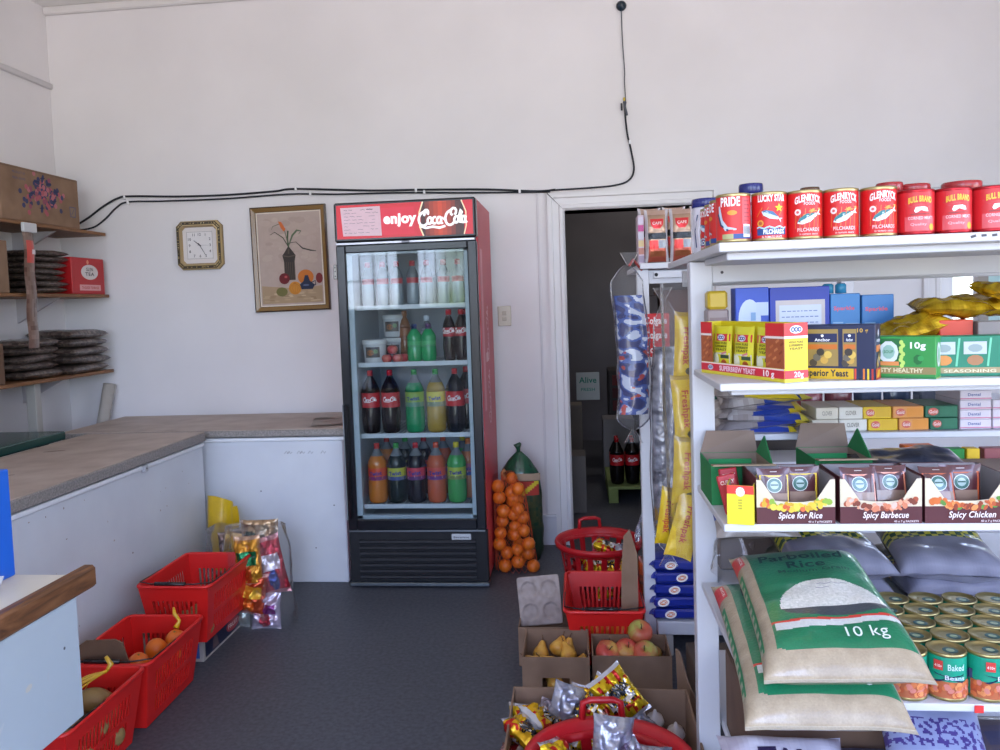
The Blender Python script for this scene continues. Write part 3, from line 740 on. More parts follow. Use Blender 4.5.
# stems, leaves, flower
m.stroke(mp, [(-.008, .07), (-.012, .12), (-.006, .17)], .01, '3f5238', 5); m.stroke(mp, [(-.006, .08), (.02, .14), (.05, .17), (.075, .165), (.06, .145)], [.006, .012, .012, .008, .002], '5a6a50', 5)
m.stroke(mp, [(-.012, .08), (-.04, .13), (-.09, .165), (-.12, .15)], [.006, .006, .005, .003], '4a4a3c', 5)
m.stroke(mp, [(-.012, .1), (-.03, .19), (-.055, .215), (-.1, .2), (-.11, .18)], [.006, .005, .005, .004, .002], '6a6a58', 5)
m.pol(mp, [(-.065, .23), (-.045, .225), (-.02, .18), (-.032, .165), (-.05, .19)], 'cc6a34', 6)
m.stroke(mp, [(-.0, .095), (.04, .1), (.08, .06), (.13, .045), (.165, .04)], [.004, .004, .008, .008, .003], '3a3a34', 5)
# fruit
m.ell(mp, -.045, -.12, .034, .034, '6a1c22', 6, 16); m.ell(mp, -.035, -.11, .01, .008, 'b04a4a', 7, 8)
m.ell(mp, .09, -.115, .05, .045, 'c4702a', 6, 18); m.ell(mp, .02, -.18, .04, .04, 'c8842c', 7, 18)
for i in range(5): m.stroke(mp, [(.02, -.145), (.02+.018*(i-2), -.18), (.02+.006*(i-2), -.215)], .002, 'a05f20', 8)
m.ell(mp, -.065, -.2, .036, .028, '6f6a3a', 6, 16); m.ell(mp, .175, -.125, .022, .032, '7a2a2c', 6, 14)
m.pol(mp, [(.06, -.19), (.13, -.19), (.145, -.165), (.115, -.14), (.105, -.105), (.085, -.105), (.075, -.14), (.05, -.16)], '252c44', 8)
m.stroke(mp, [(.125, -.15), (.15, -.14), (.15, -.165), (.13, -.17)], .006, '252c44', 8); m.ell(mp, .09, -.165, .02, .006, '56607e', 9, 10)
m.build('canvas', 'matte', pic)

m = MB(); m.box(-.455, -.375, YB-.01, YB, 1.327, 1.447, 'b9ae9e', .003); mm = m
o = m.build('light_switch', 'gloss'); tag(o, 'small cream light switch plate on the wall right of the fridge', 'light switch')
r_ = MB()
for z in (1.37, 1.405): r_.box(-.428, -.402, YB-.016, YB-.009, z-.012, z+.012, 'a89c8a', .002)
r_.build('rocker', 'gloss', o)

# cables
def wallz(px): return 0
m = MB()
P1 = [(-3.07, 4.76, 2.05), (-3.0, 4.765, 2.09), (-2.9, 4.768, 2.155), (-2.8, 4.768, 2.2), (-2.72, 4.768, 2.207), (-2.4, 4.768, 2.19), (-2.1, 4.768, 2.185), (-1.8, 4.768, 2.192), (-1.66, 4.768, 2.2), (-1.2, 4.768, 2.168), (-.9, 4.768, 2.158), (-.5, 4.768, 2.14), (-.2, 4.768, 2.115), (-.09, 4.72, 2.112)]
def smooth_path(P, n=6):
    out = []
    for i in range(len(P)-1):
        a, b, c, d = [Vector(P[max(0, min(len(P)-1, j))]) for j in (i-1, i, i+1, i+2)]
        for k in range(n):
            t = k/n; out.append(.5*((2*b)+(-a+c)*t+(2*a-5*b+4*c-d)*t*t+(-a+3*b-3*c+d)*t**3))
    return out+[Vector(P[-1])]
m.tube(smooth_path(P1), .0065, '1e222a', 7)
c1 = m.build('wall_cable', 'matte'); tag(c1, 'upper dark cable clipped along the back wall', 'cable', 'dark cables along the back wall')
P2 = [(-3.2, 4.6, 2.0), (-3.1, 4.7, 2.005), (-2.98, 4.75, 2.02), (-2.9, 4.765, 2.07), (-2.82, 4.768, 2.14), (-2.74, 4.768, 2.172), (-2.5, 4.768, 2.166), (-2.1, 4.768, 2.162), (-1.7, 4.768, 2.17), (-1.4, 4.768, 2.155), (-1.0, 4.768, 2.145), (-.6, 4.768, 2.125), (-.16, 4.765, 2.108), (-.12, 4.73, 2.11), (.1, 4.74, 2.115), (.25, 4.765, 2.125), (.335, 4.765, 2.15), (.368, 4.768, 2.21), (.355, 4.768, 2.32), (.335, 4.768, 2.42), (.325, 4.768, 2.55), (.33, 4.768, 2.6)]
c2 = MB().tube(smooth_path(P2), .0055, '23272f', 7).build('wall_cable', 'matte'); tag(c2, 'lower dark cable running over the doorway and up the wall', 'cable', 'dark cables along the back wall')
for (x, z) in ((-2.76, 2.2), (-2.74, 2.168), (-1.66, 2.2), (-1.57, 2.168), (-.92, 2.155), (-.87, 2.142), (-.3, 2.12), (.13, 2.118), (.348, 2.37)):
    o = MB().box(x-.007, x+.007, YB-.022, YB-.002, z-.012, z+.012, 'e8e8ea', .003).build('cable_clip', 'gloss', c2 if z < 2.18 or x > 0 else c1)
c3 = MB().tube(smooth_path([(.33, 4.768, 2.6), (.326, 4.768, 2.72), (.328, 4.768, 2.78), (.32, 4.768, 2.95), (.318, 4.768, 3.12)]), .003, '4a4e56', 6).build('thin_flex', 'matte')
tag(c3, 'thin grey wire dropping from the ceiling rose to the cable', 'wire')
MB().box(.315, .327, 4.755, 4.765, 2.605, 2.625, 'c8b040', .003).build('tape', 'matte', c3)
MB().tube([(.318, 4.75, 2.6), (.335, 4.75, 2.52)], .006, '50545c', 6).tube([(.305, 4.752, 2.59), (.305, 4.752, 2.55)], .005, '24262c', 6).build('splice', 'matte', c3)
o = MB().lathe([(.0, 0), (.028, .002), (.03, .012), (.022, .026), (.0, .034)], '1a2a38', 18).build('ceiling_rose', 'gloss'); place(o, (.318, YB, 3.145), (R(90), 0, 0)); tag(o, 'round dark cord fitting high on the back wall where the wire ends', 'fitting')

# ================================================================ shelves on the left wall
for i, (z, lb) in enumerate(((1.985, 'top'), (1.603, 'middle'), (1.135, 'lowest'))):
    o = MB().box(XL+.002, -2.885, 2.2, 4.745, z-.02, z, 'ffffff', .003).build('wall_shelf', 'wood'); tag(o, 'long wooden shelf board on the left wall, %s of the three' % lb, 'shelf', 'wooden shelves on the left wall')
    o['z'] = z
    for y in (4.35,):
        MB().add([(XL, y-.01, z-.02), (XL, y+.01, z-.02), (-2.95, y+.01, z-.02), (-2.95, y-.01, z-.02), (XL, y-.01, z-.16), (XL, y+.01, z-.16)], [(0, 1, 2, 3), (0, 3, 4), (1, 5, 2), (3, 2, 5, 4), (0, 4, 5, 1)], 'b4aeb0').build('bracket', 'white_paint', o)
    del o['z']
o = MB().box(-2.98, -2.925, 4.05, 4.1, 0.0, 1.115, 'a5a29c', .003).build('shelf_upright', 'white_paint'); tag(o, 'grey wooden upright holding the lowest wall shelf', 'post')

def carton(name, x0, x1, y0, y1, z, h, mat, c, label, group=None, flaps=True):
    m = MB(); m.box(x0, x1, y0, y1, z, z+h, c, .004)
    # tape and flap joint
    o = m.build(name, mat); tag(o, label, 'box', group); return o
o = carton('cardboard_box', -3.2, -2.9, 3.85, 4.51, 1.9855, .288, 'cardboard', 'ffffff', 'brown cardboard box printed with grapes on the top wall shelf')
m = MB(); mp = rightf(-2.9)
rr = random.Random(4)
for i in range(120):
    u = 4.19+rr.gauss(0, .075); v = 2.15+rr.gauss(0, .035) - abs(u-4.19)*.15
    m.ell(mp, u, v, .014, .014, rr.choice(['a8565e', 'b0686e', '3a3a5a', '8a4a5a', '3a3c60']), 1+i % 3, 9)
for (u, v, a) in ((4.09, 2.14, .6), (4.14, 2.21, -.3), (4.19, 2.235, 1.2), (4.24, 2.21, .2), (4.3, 2.175, 2.3), (4.28, 2.12, .9), (4.17, 2.07, 1.4)):
    m.ell(mp, u, v, .026, .011, '32365a', 5, 8, a); m.stroke(mp, [(u-.02, v), (u+.02, v+.006)], .004, '24284a', 6)
for k, t in enumerate(('PRODUCT OF', 'FRESH GRAPES')): m.text(t, mp, 3.95, 2.235-.03*k, .012, '5a5468', w=.1, al='L', l=2)
m.pol(mp, [(4.42, 2.05), (4.47, 2.05), (4.475, 2.11), (4.415, 2.11)], '54526c', 2); m.pol(mp, [(4.425, 2.055), (4.465, 2.055), (4.47, 2.105), (4.42, 2.105)], '84705e', 3); m.stroke(mp, [(4.43, 2.06), (4.46, 2.1)], .004, '54526c', 4)
m.build('grape_print', 'matte', o)
MB().box(-2.9, -2.8985, 3.86, 4.5, 2.262, 2.266, '6a5444').build('flap_edge', 'matte', o)
carton('cardboard_box', -3.19, -2.895, 3.0, 3.87, 1.6035, .27, 'cardboard', 'ffffff', 'plain tan cardboard box at the left of the middle wall shelf')
carton('cardboard_box', -3.19, -2.9, 3.1, 3.80, 1.1355, .21, 'cardboard_dark', 'ffffff', 'plain cardboard box at the left of the lowest wall shelf')
# dark speckled bags
def speck(seed):
    rr = random.Random(seed)
    return lambda u, v: mixc('3a302c', '74665e', rr.random()**1.5)
protos = []
for sdd in range(3):
    m = MB(); pillow(m, .33, .26, .058, speck(sdd), nu=34, nv=26, seed=sdd, crease=.006, flat=8.0, seam=.015)
    protos.append(m.build('spice_sack', 'film'))
used = set()
def sack(px, loc, rz, label, group, s):
    if px not in used: used.add(px); o = protos[px]
    else: o = dup(protos[px])
    place(o, loc, (rr.uniform(-.03, .03), rr.uniform(-.03, .03), rz), s); tag(o, label, 'bag', group)
rr = random.Random(9)
ords = ['bottom', 'second from bottom', 'third from bottom', 'fourth from bottom', 'fifth from bottom', 'sixth from bottom', 'top']
for i in range(7):
    sack(i % 3, (-3.03+rr.uniform(-.01, .01), 4.205+rr.uniform(-.01, .01)+(.04 if i > 4 else 0), 1.6035+.022+i*.0345), R(90)+rr.uniform(-.08, .08), 'dark speckled bag in the middle-shelf stack, %s of seven' % ords[i], 'dark bags on the middle wall shelf', (.95, 1.0, .57))
for i in range(5):
    sack((i+1) % 3, (-3.03+rr.uniform(-.01, .01), 4.09+rr.uniform(-.02, .02), 1.1355+.026+i*.043), R(90)+rr.uniform(-.08, .08), 'dark speckled bag in the left lowest-shelf stack, %s of five' % (ords[i] if i < 4 else 'top'), 'dark bags in the left stack on the lowest wall shelf', (.95, 1.05, .72))
for i in range(5):
    sack(i % 3, (-3.02+rr.uniform(-.01, .01), 4.515+rr.uniform(-.015, .015), 1.1355+.029+i*.051), R(90)+rr.uniform(-.07, .07), 'dark speckled bag in the right lowest-shelf stack, %s of five' % (ords[i] if i < 4 else 'top'), 'dark bags in the right stack on the lowest wall shelf', (1.12, 1.1, .86))
# red tea box
o = MB().box(-3.12, -2.9, 4.40, 4.725, 1.6035, 1.82, 'b01c20', .003).build('tea_box', 'print')
tag(o, 'red box with white oval emblem on the middle wall shelf', 'box')
m = MB(); 
# the end facing the aisle is the +x face; the printed oval sits there
mp = rightf(-2.9)
m.ell(mp, 4.575, 1.735, .085, .045, 'd4ccc8', 1, 24); m.text('GLEN', mp, 4.575, 1.742, .02, '3a2a2a', w=.07, l=2); m.text('TEA', mp, 4.575, 1.714, .02, '3a2a2a', w=.09, l=2)
m.rect(mp, 4.47, 4.68, 1.625, 1.66, 'd49a98', 1); m.text('TAGLESS TEABAGS', mp, 4.575, 1.636, .014, 'b03038', w=.17, l=2); m.ell(mp, 4.56, 1.795, .012, .014, 'd88a6a', 1, 8)
m.build('oval_print', 'print', o)
# hanging packet strip
e = empty('hanging_packet', 'long narrow clear packet with red label hanging from the top wall shelf', 'packet', None, (-2.872, 4.0, 1.31))
m = MB()
m.grid(lambda u, v: Vector(((math.sin(v*17)*.003) + .012*math.sin(PI*u), (u-.5)*.085 + .012*(v-.5), v*.62)), 6, 26, lambda u, v: ('c04a40' if v > .74 and v < .93 and .15 < u < .9 else mixc('4e3428', '9a8478', noise.noise(Vector((u*4, v*14, 1)))*.5+.4)), True)
m.build('packet_body', 'film', e)
MB().box(-.004, .016, -.045, .06, .615, .665, 'c8c8ca', .004).build('white_clip', 'print', e)
mm = MB(); mm.rect(plane((.0135, 0, 0), (0, 1, 0), (0, 0, 1)), -.0, .035, .5, .525, 'd8c8c8', 2); mm.build('label', 'print', e)
# leaning roll and bucket, green lid
o = MB().tube([(-3.1, 4.62, .025), (-2.905, 4.72, 1.045)], .036, 'aaa49c', 18).build('cardboard_roll', 'matte'); tag(o, 'beige roll standing in the corner behind the back freezer', 'roll')
b = empty('dark_bucket', 'dark maroon bucket with white handle at the left edge on the green lid', 'bucket', None, (-3.02, 3.62, .878))
MB().lathe([(0, 0), (.11, 0), (.135, .21), (.142, .215), (.142, .23), (.13, .23), (.105, .02), (0, .02)], '2c1420', 26).build('pail', 'gloss', b)
MB().tube([(.14*math.cos(a), .14*math.sin(a), .21+.02*math.sin(a*1.0)-.06*abs(math.sin(a))) for a in [PI*1.5+PI*1.0*i/14-PI/2 for i in range(15)]], .0035, 'dadadc', 6).build('handle', 'gloss', b)

# ================================================================ chest freezers
ramp_mat('laminate', [(0.3, 'a39385'), (0.5, 'b0a093'), (0.68, 'bbada0')], nscale=7, detail=10, rough=0.5, bump=0.05, spec=0.35)
m_, nt_, b_ = nodes_of('granite_edge')
tcn = nt_.nodes.new('ShaderNodeTexCoord'); vn = nt_.nodes.new('ShaderNodeTexNoise'); vn.inputs['Scale'].default_value = 120; vn.inputs['Detail'].default_value = 4
rp_ = nt_.nodes.new('ShaderNodeValToRGB'); rp_.color_ramp.elements[0].position = .35; rp_.color_ramp.elements[0].color = lin('7a7470'); rp_.color_ramp.elements[1].position = .65; rp_.color_ramp.elements[1].color = lin('98928c')
nt_.links.new(tcn.outputs['Object'], vn.inputs['Vector']); nt_.links.new(vn.outputs['Fac'], rp_.inputs['Fac']); nt_.links.new(rp_.outputs['Color'], b_.inputs['Base Color']); b_.inputs['Roughness'].default_value = .5
ramp_mat('enamel', [(0.3, 'c9cdd4'), (0.7, 'd2d6dc')], nscale=5, detail=8, rough=0.35, bump=0.03, spec=0.4)
def freezer(label, x0, x1, y0, y1, h, lid):
    e = empty('chest_freezer', label, 'freezer', 'white chest freezers', ((x0+x1)/2, (y0+y1)/2, 0))
    T = Matrix.Translation((-(x0+x1)/2, -(y0+y1)/2, 0))
    def L(): q = MB(); q.T = T; return q
    L().box(x0+.015, x1-.015, y0+.015, y1-.01, .0, h-lid-.012, 'ffffff', .006).build('cabinet', 'enamel', e)
    L().box(x0+.006, x1-.006, y0+.006, y1-.004, h-lid-.026, h-lid-.006, 'dfe2e6', .004).build('seal_rim', 'white_paint', e)
    ld = L().box(x0, x1, y0, y1, h-lid, h-.004, 'ffffff', .004).build('lid', 'granite_edge', e)
    L().box(x0+.004, x1-.004, y0+.004, y1-.004, h-.004, h, 'ffffff', .001).build('lid_surface', 'laminate', ld)
    return e, L
e, L = freezer('long white chest freezer with worn beige lid along the left side', -2.62, -1.955, 2.02, 4.02, .84, .05)
q = L().box(-1.97, -1.948, 3.4, 3.43, .755, .785, 'b4b6ba', .003); q.ell(rightf(-1.948), 3.415, .77, .005, .005, '3a3a3e', 1, 8); q.build('lock', 'print', e)
q = L(); rr = random.Random(5)
q.T = Matrix.Translation((2.2875, -3.02, 0))
for _ in range(26):
    y = rr.uniform(2.3, 3.9); z = rr.uniform(.45, .76) if rr.random() < .7 else rr.uniform(.1, .5)
    q.ell(rightf(-1.9695), y, z, rr.uniform(.002, .006), rr.uniform(.002, .005), rr.choice(['a89a90', 'b4a8a0', '8a8078']), 1, 7)
q.build('stains', 'matte', e)
q = L(); q.T = Matrix.Translation((2.2875, -3.02, 0)); mp = topf(.84)
for (x, y, r1, r2, c) in ((-2.3, 2.95, .03, .008, '4a4440'), (-2.27, 2.97, .012, .005, '3f3a38'), (-2.45, 3.5, .05, .012, '7a6e64'), (-2.1, 2.6, .08, .02, '82766c'), (-2.35, 2.5, .12, .05, 'a8a098')):
    q.ell(mp, x, y, r1, r2, c, 1, 12, .5)
q.build('lid_marks', 'matte', e)
e, L = freezer('white chest freezer with beige lid against the back wall left of the fridge', -2.83, -1.222, 4.085, 4.74, .835, .04)
q = L().box(-1.9, -1.852, 4.096, 4.1, .768, .78, '26282c', .001); q.build('badge', 'print', e)
q = L(); mp = front(4.0995)
for k, x in enumerate((-1.56, -1.545, -1.49, -1.475, -1.43, -1.36)):
    q.stroke(mp, [(x, .70), (x+.012, .715), (x+.02, .70), (x+.028, .71)], .003, '84868c', 1)
for (x, z) in ((-1.41, .19), (-1.7, .5), (-1.3, .42), (-1.62, .31)): q.ell(mp, x, z, .004, .004, '4a4c50', 1, 7)
q.build('pen_marks', 'matte', e)
# papers lying on the back freezer
for i, (x, y, w, h, a, c, lb) in enumerate(((-1.36, 4.3, .2, .26, .25, 'a0958c', 'worn paper sheet lying on the back freezer lid beside the fridge'), (-1.38, 4.52, .24, .2, -.1, 'b0a59a', 'second paper sheet at the rear of the back freezer lid'))):
    m = MB()
    m.grid(lambda u, v: Vector(((u-.5)*w, (v-.5)*h, .004+.006*math.sin(u*5)*math.sin(v*4+i))), 8, 8, c)
    m.add([(-w/2, -h/2, 0), (w/2, -h/2, 0), (w/2, h/2, 0), (-w/2, h/2, 0)], [(0, 3, 2, 1)], c)
    o = m.build('paper_sheet', 'matte'); place(o, (x, y, .838), (0, 0, a)); tag(o, lb, 'paper', 'papers on the back freezer')
# green lid / table at far left
o = MB().box(-3.2, -2.66, 2.3, 3.9, .83, .875, '24453f', .006).build('green_tabletop', 'gloss'); tag(o, 'dark green slab top behind the long freezer at the left edge', 'table')
for (x, y) in ((-3.15, 2.4), (-2.72, 2.4), (-3.15, 3.8), (-2.72, 3.8)): MB().box(x-.02, x+.02, y-.02, y+.02, 0, .83, '1f3a36', .003).build('leg', 'gloss', o)

# ================================================================ counter
CX, CY, CZ = -1.225, 1.885, .83
e = empty('shop_counter', 'cream counter with thick wooden edge and hanging white front panel', 'counter', None, (-1.7, 1.3, 0))
def L(): q = MB(); q.T = Matrix.Translation((1.7, -1.3, 0)); return q
L().box(-2.4, CX-.035, .5, CY-.04, .79, .822, 'd8d2c0', .003).build('worktop', 'white_paint', e)
L().box(CX-.035, CX, .5, CY, .78, .836, 'ffffff', .007).build('edging', 'worn_wood', e)
q = L().box(CX-.03, CX-.008, .5, CY-.075, .478, .78, 'a6b0b6', .004)
q.ell(rightf(CX-.008), 1.75, .675, .004, .004, '3a3c40', 1, 8)
rr = random.Random(8)
for _ in range(14): q.ell(rightf(CX-.008), rr.uniform(1.2, 1.8), rr.uniform(.5, .77), rr.uniform(.005, .02), rr.uniform(.003, .008), rr.choice(['b0b6b8', 'a8aeb2', 'b8b4a8']), 1, 8, rr.uniform(0, 3))
q.build('front_panel', 'white_paint', e)
for (x, y) in ((-2.35, .55), (-2.35, 1.78), (-1.9, 1.78), (-1.9, .55)): L().box(x-.025, x+.025, y-.025, y+.025, 0, .79, 'b8bcc0', .003).build('leg', 'white_paint', e)
# blue soap box on the counter
o = MB().box(-1.62, -1.413, 1.76, 1.84, .8225, 1.092, '1f5fc4', .003).build('soap_powder_box', 'print'); tag(o, 'blue washing powder box with white swoosh on the cream counter', 'box')
m = MB(); mp = front(1.76)
m.stroke(mp, [(-1.6, .93), (-1.5, .97), (-1.413, 1.0)], .05, '2f9ae0', 1); m.stroke(mp, [(-1.6, .99), (-1.5, 1.01), (-1.415, 1.02)], .008, 'f0f4f8', 2)
m.ell(mp, -1.44, .9, .026, .04, 'e8e6a0', 2, 20); m.ell(mp, -1.44, .9, .018, .028, '1a3aa0', 3, 20); m.stroke(mp, [(-1.45, .88), (-1.44, .92), (-1.43, .88)], .006, 'f0f0f0', 4)
m.text('SOAP', mp, -1.53, .88, .05, 'ffffff', w=.12, l=3, bold=.04)
for k in range(5): m.ell(mp, -1.43+.006*k, .85-.003*(k % 2), .003, .003, 'd8c83a', 3, 6)
m.build('swoosh_print', 'print', o)
t = empty('plastic_tray', 'shallow translucent white plastic tray on the cream counter', 'tray', None, (-1.48, 1.62, .8225))
m = MB()
pr = [(.0, .0, .11, .085), (.035, .0, .13, .1)]
def tray(m, x, y, z, wx, wy, h, fl, th, c):
    a = [(-wx, -wy, 0), (wx, -wy, 0), (wx, wy, 0), (-wx, wy, 0)]; b = [(-wx-fl, -wy-fl, h), (wx+fl, -wy-fl, h), (wx+fl, wy+fl, h), (-wx-fl, wy+fl, h)]
    ai = [(-wx+th, -wy+th, th), (wx-th, -wy+th, th), (wx-th, wy-th, th), (-wx+th, wy-th, th)]; bi = [(-wx-fl+th, -wy-fl+th, h), (wx+fl-th, -wy-fl+th, h), (wx+fl-th, wy+fl-th, h), (-wx-fl+th, wy+fl-th, h)]
    V = [(p[0]+x, p[1]+y, p[2]+z) for p in a+b+ai+bi]
    fs = [(3, 2, 1, 0), (8, 9, 10, 11)] + [(i, (i+1) % 4, 4+(i+1) % 4, 4+i) for i in range(4)] + [(8+(i+1) % 4, 8+i, 12+i, 12+(i+1) % 4) for i in range(4)] + [(4+i, 4+(i+1) % 4, 12+(i+1) % 4, 12+i) for i in range(4)]
    m.add(V, fs, c)
tray(m, 0, 0, 0, .12, .085, .04, .012, .004, 'c8c8d0'); m.build('tray_body', 'gloss', t)
for i, (x, y, c, lb) in enumerate(((-.05, .03, 'd8b23a', 'yellow'), (.03, -.02, 'c04a50', 'red'), (-.06, -.04, 'b83a48', 'crimson'))):
    m = MB(); pillow(m, .07, .05, .02, c, nu=6, nv=6); o = m.build('sweet_packet', 'film'); place(o, (-1.48+x, 1.62+y, .838+.004*i), (0, .05, i)); tag(o, '%s sweet packet lying in the plastic tray' % lb, 'packet', 'sweets in the counter tray')
# ================================================================ shopping baskets
def slotted_wall(m, P, nu, lo, hi, c, margin=.14, fill=.55, rows=((.16, .72),)):
    """P(u,v) wall surface; vertical slots cut between margin..1-margin"""
    us = [0, margin]
    for k in range(nu):
        a = margin + (1-2*margin)*(k+ (1-fill)/2)/nu; b = margin + (1-2*margin)*(k+1-(1-fill)/2)/nu; us += [a, b]
    us += [1-margin, 1]; us = sorted(set(us))
    vs = [0]
    for a, b in rows: vs += [a, b]
    vs.append(1)
    V = [P(u, v) for v in vs for u in us]; n = len(us); fs = []
    for j in range(len(vs)-1):
        slotrow = any(abs(vs[j]-a) < 1e-9 for a, b in rows)
        for i in range(n-1):
            hole = slotrow and i >= 2 and i % 2 == 0 and i < n-2
            # columns: 0 margin, then pad, slot, gap, slot ...
            mid = (us[i]+us[i+1])/2
            t = ((mid-margin)/(1-2*margin))*nu
            inside = 0 <= t <= nu and abs((t % 1)-.5) < fill/2
            if slotrow and inside: continue
            fs.append((j*n+i, j*n+i+1, (j+1)*n+i+1, (j+1)*n+i))
    m.add(V, fs, c)
def shop_basket(label, loc, rz=0, w=.3, d=.43, h=.25, c='d01f1c', grip='front', group='red shopping baskets used as produce bins'):
    e = empty('shopping_basket', label, 'basket', group, loc, rz)
    t = .035
    def corner(sx, sy, v): k = 1 - (1-v)*t/.15; return Vector((sx*(w/2 - t*(1-v)), sy*(d/2 - t*(1-v)), .006+v*(h-.006)))
    m = MB()
    for (a, b, n) in (((-1, -1), (1, -1), 10), ((1, -1), (1, 1), 15), ((1, 1), (-1, 1), 10), ((-1, 1), (-1, -1), 15)):
        slotted_wall(m, lambda u, v, a=a, b=b: corner(*a, v).lerp(corner(*b, v), u), n, 0, 1, c, rows=((.14, .4), (.48, .78)) if n > 10 else ((.2, .74),))
    m.grid(lambda u, v: corner(-1, -1, 0).lerp(corner(1, -1, 0), u).lerp(corner(-1, 1, 0).lerp(corner(1, 1, 0), u), v), 4, 4, c, False)
    o = m.build('shell', 'redplastic', e); s = o.modifiers.new('thick', 'SOLIDIFY'); s.thickness = .004; s.offset = 0
    m = MB(); r = []
    for sx, sy, a0 in ((1, 1, 0), (-1, 1, 90), (-1, -1, 180), (1, -1, 270)):
        for k in range(5):
            a = R(a0+90*k/4); r.append((sx*(w/2-.02)+.026*math.cos(a), sy*(d/2-.02)+.026*math.sin(a), h))
    m.tube(r, .0075, c, 8, closed=True); m.build('rim', 'redplastic', e)
    if grip:
        y = -d/2-.002 if grip == 'front' else d/2
        m = MB(); m.tube([(-w/2-.006, y+.2, h+.006), (-w/2-.006, y+.03, h+.01), (-w*.3, y, h+.012), (w*.3, y, h+.012), (w/2+.006, y+.03, h+.01), (w/2+.006, y+.2, h+.006)], .0028, '3a3c40', 6)
        hd = m.build('wire_handle', 'metal', e)
        MB().tube([(-w*.25, y, h+.012), (w*.18, y, h+.012)], .0085, '1a1416', 10).build('grip', 'gloss', hd)
    return e
b1 = shop_basket('red shopping basket standing on the low dark-blue carton by the freezer', (-1.665, 3.275, .1005))
b2 = shop_basket('red shopping basket on the floor holding oranges and a cardboard sheet', (-1.665, 2.785, 0), rz=.02)
b3 = shop_basket('red shopping basket on the floor holding bagged potatoes beside the counter', (-1.66, 2.33, 0), rz=.01)
# low carton under basket 1
m = MB(); tray(m, -1.765, 3.36, 0, .175, .22, .097, .002, .006, 'a8a29a'); o = m.build('low_carton', 'card'); tag(o, 'low dark-blue and grey carton under the rearmost left red basket', 'carton')
m = MB(); mp = plane((-1.588, 0, 0), (0, 1, 0), (0, 0, 1)); m.rect(mp, 3.155, 3.57, .012, .085, '1a2038', 2)
m.ell(mp, 3.43, .048, .07, .026, 'a03036', 3, 18); m.text('FRUIT', mp, 3.43, .04, .018, 'd8c8c0', w=.1, l=4); m.pol(mp, [(3.22, .02), (3.28, .02), (3.27, .06), (3.25, .075), (3.23, .06)], '5a4a4a', 3)
mp2 = plane((0, 3.138, 0), (1, 0, 0), (0, 0, 1)); m.rect(mp2, -1.64, -1.605, .015, .08, '3a5aa0', 2)
m.build('side_print', 'print', o)

def orange(r=.036, c='d96c1a', seed=0):
    m = MB(); rr = random.Random(seed)
    prof = [(0, .03), (.14, .0), (.5, .13), (.85, .5), (1.0, 1.0), (.87, 1.48), (.52, 1.85), (.2, 1.97), (.07, 1.93), (0, 1.92)]
    m.lathe([(a*r, b*r) for a, b in prof], c, 18, cap=False)
    e = empty('orange'); m.build('peel', 'fruit', e)
    MB().lathe([(.003, 1.93*r), (.004, 1.96*r), (0, 1.97*r)], '6a7a3a', 8).build('stem_button', 'matte', e)
    return e
og = orange()
ofirst = [True]
def put(proto, flag, loc, rot, label, cat, group, s=1.0):
    o = proto if flag[0] else dup(proto); flag[0] = False
    place(o, loc, rot, s); tag(o, label, cat, group); return o
# oranges in basket 2
rr = random.Random(21)
lbl2 = 'orange in the red basket with the cardboard sheet'
sp = [(-1.575, 2.9, .165), (-1.6, 2.8, .165), (-1.62, 2.7, .16), (-1.555, 2.82, .14), (-1.57, 2.7, .12), (-1.59, 2.87, .09), (-1.59, 2.77, .07), (-1.6, 2.68, .06), (-1.66, 2.84, .07), (-1.66, 2.74, .05), (-1.6, 2.88, .02), (-1.6, 2.79, .007), (-1.6, 2.7, .007), (-1.68, 2.76, .007)]
nm = ['topmost', 'second', 'third']
for i, p in enumerate(sp): put(og, ofirst, p, (rr.uniform(-1, 1)*.3, .2, rr.uniform(0, 6)), 'loose-net orange in the middle left basket, topmost under the yellow tie' if i == 0 else lbl2, 'orange', 'oranges in the left basket' if i else None, 1.1)
o = MB().tube([(-1.577, 2.905, .243), (-1.572, 2.925, .265), (-1.585, 2.915, .295), (-1.595, 2.93, .315)], [.012, .007, .008, .004], 'd8a81c', 8).build('net_tie', 'film')
tag(o, 'yellow net tie standing up from the oranges in the middle left basket', 'net')
# net over oranges
def net_patch(name, pts, c, label, r=.0008):
    m = MB()
    for a in pts: m.tube(a, r, c, 4)
    o = m.build(name, 'matte'); tag(o, label, 'net'); return o
# cardboard sheet in basket 2
m = MB(); m.prism([(-.11, 0), (.11, 0), (.075, .27), (.05, .285), (-.05, .285), (-.1, .25)], .006, 'ffffff')
o = m.build('cardboard_sheet', 'cardboard_dark'); place(o, (-1.70, 2.66, .05), (R(14), 0, R(8))); tag(o, 'brown cardboard sheet standing in the middle left red basket', 'cardboard')
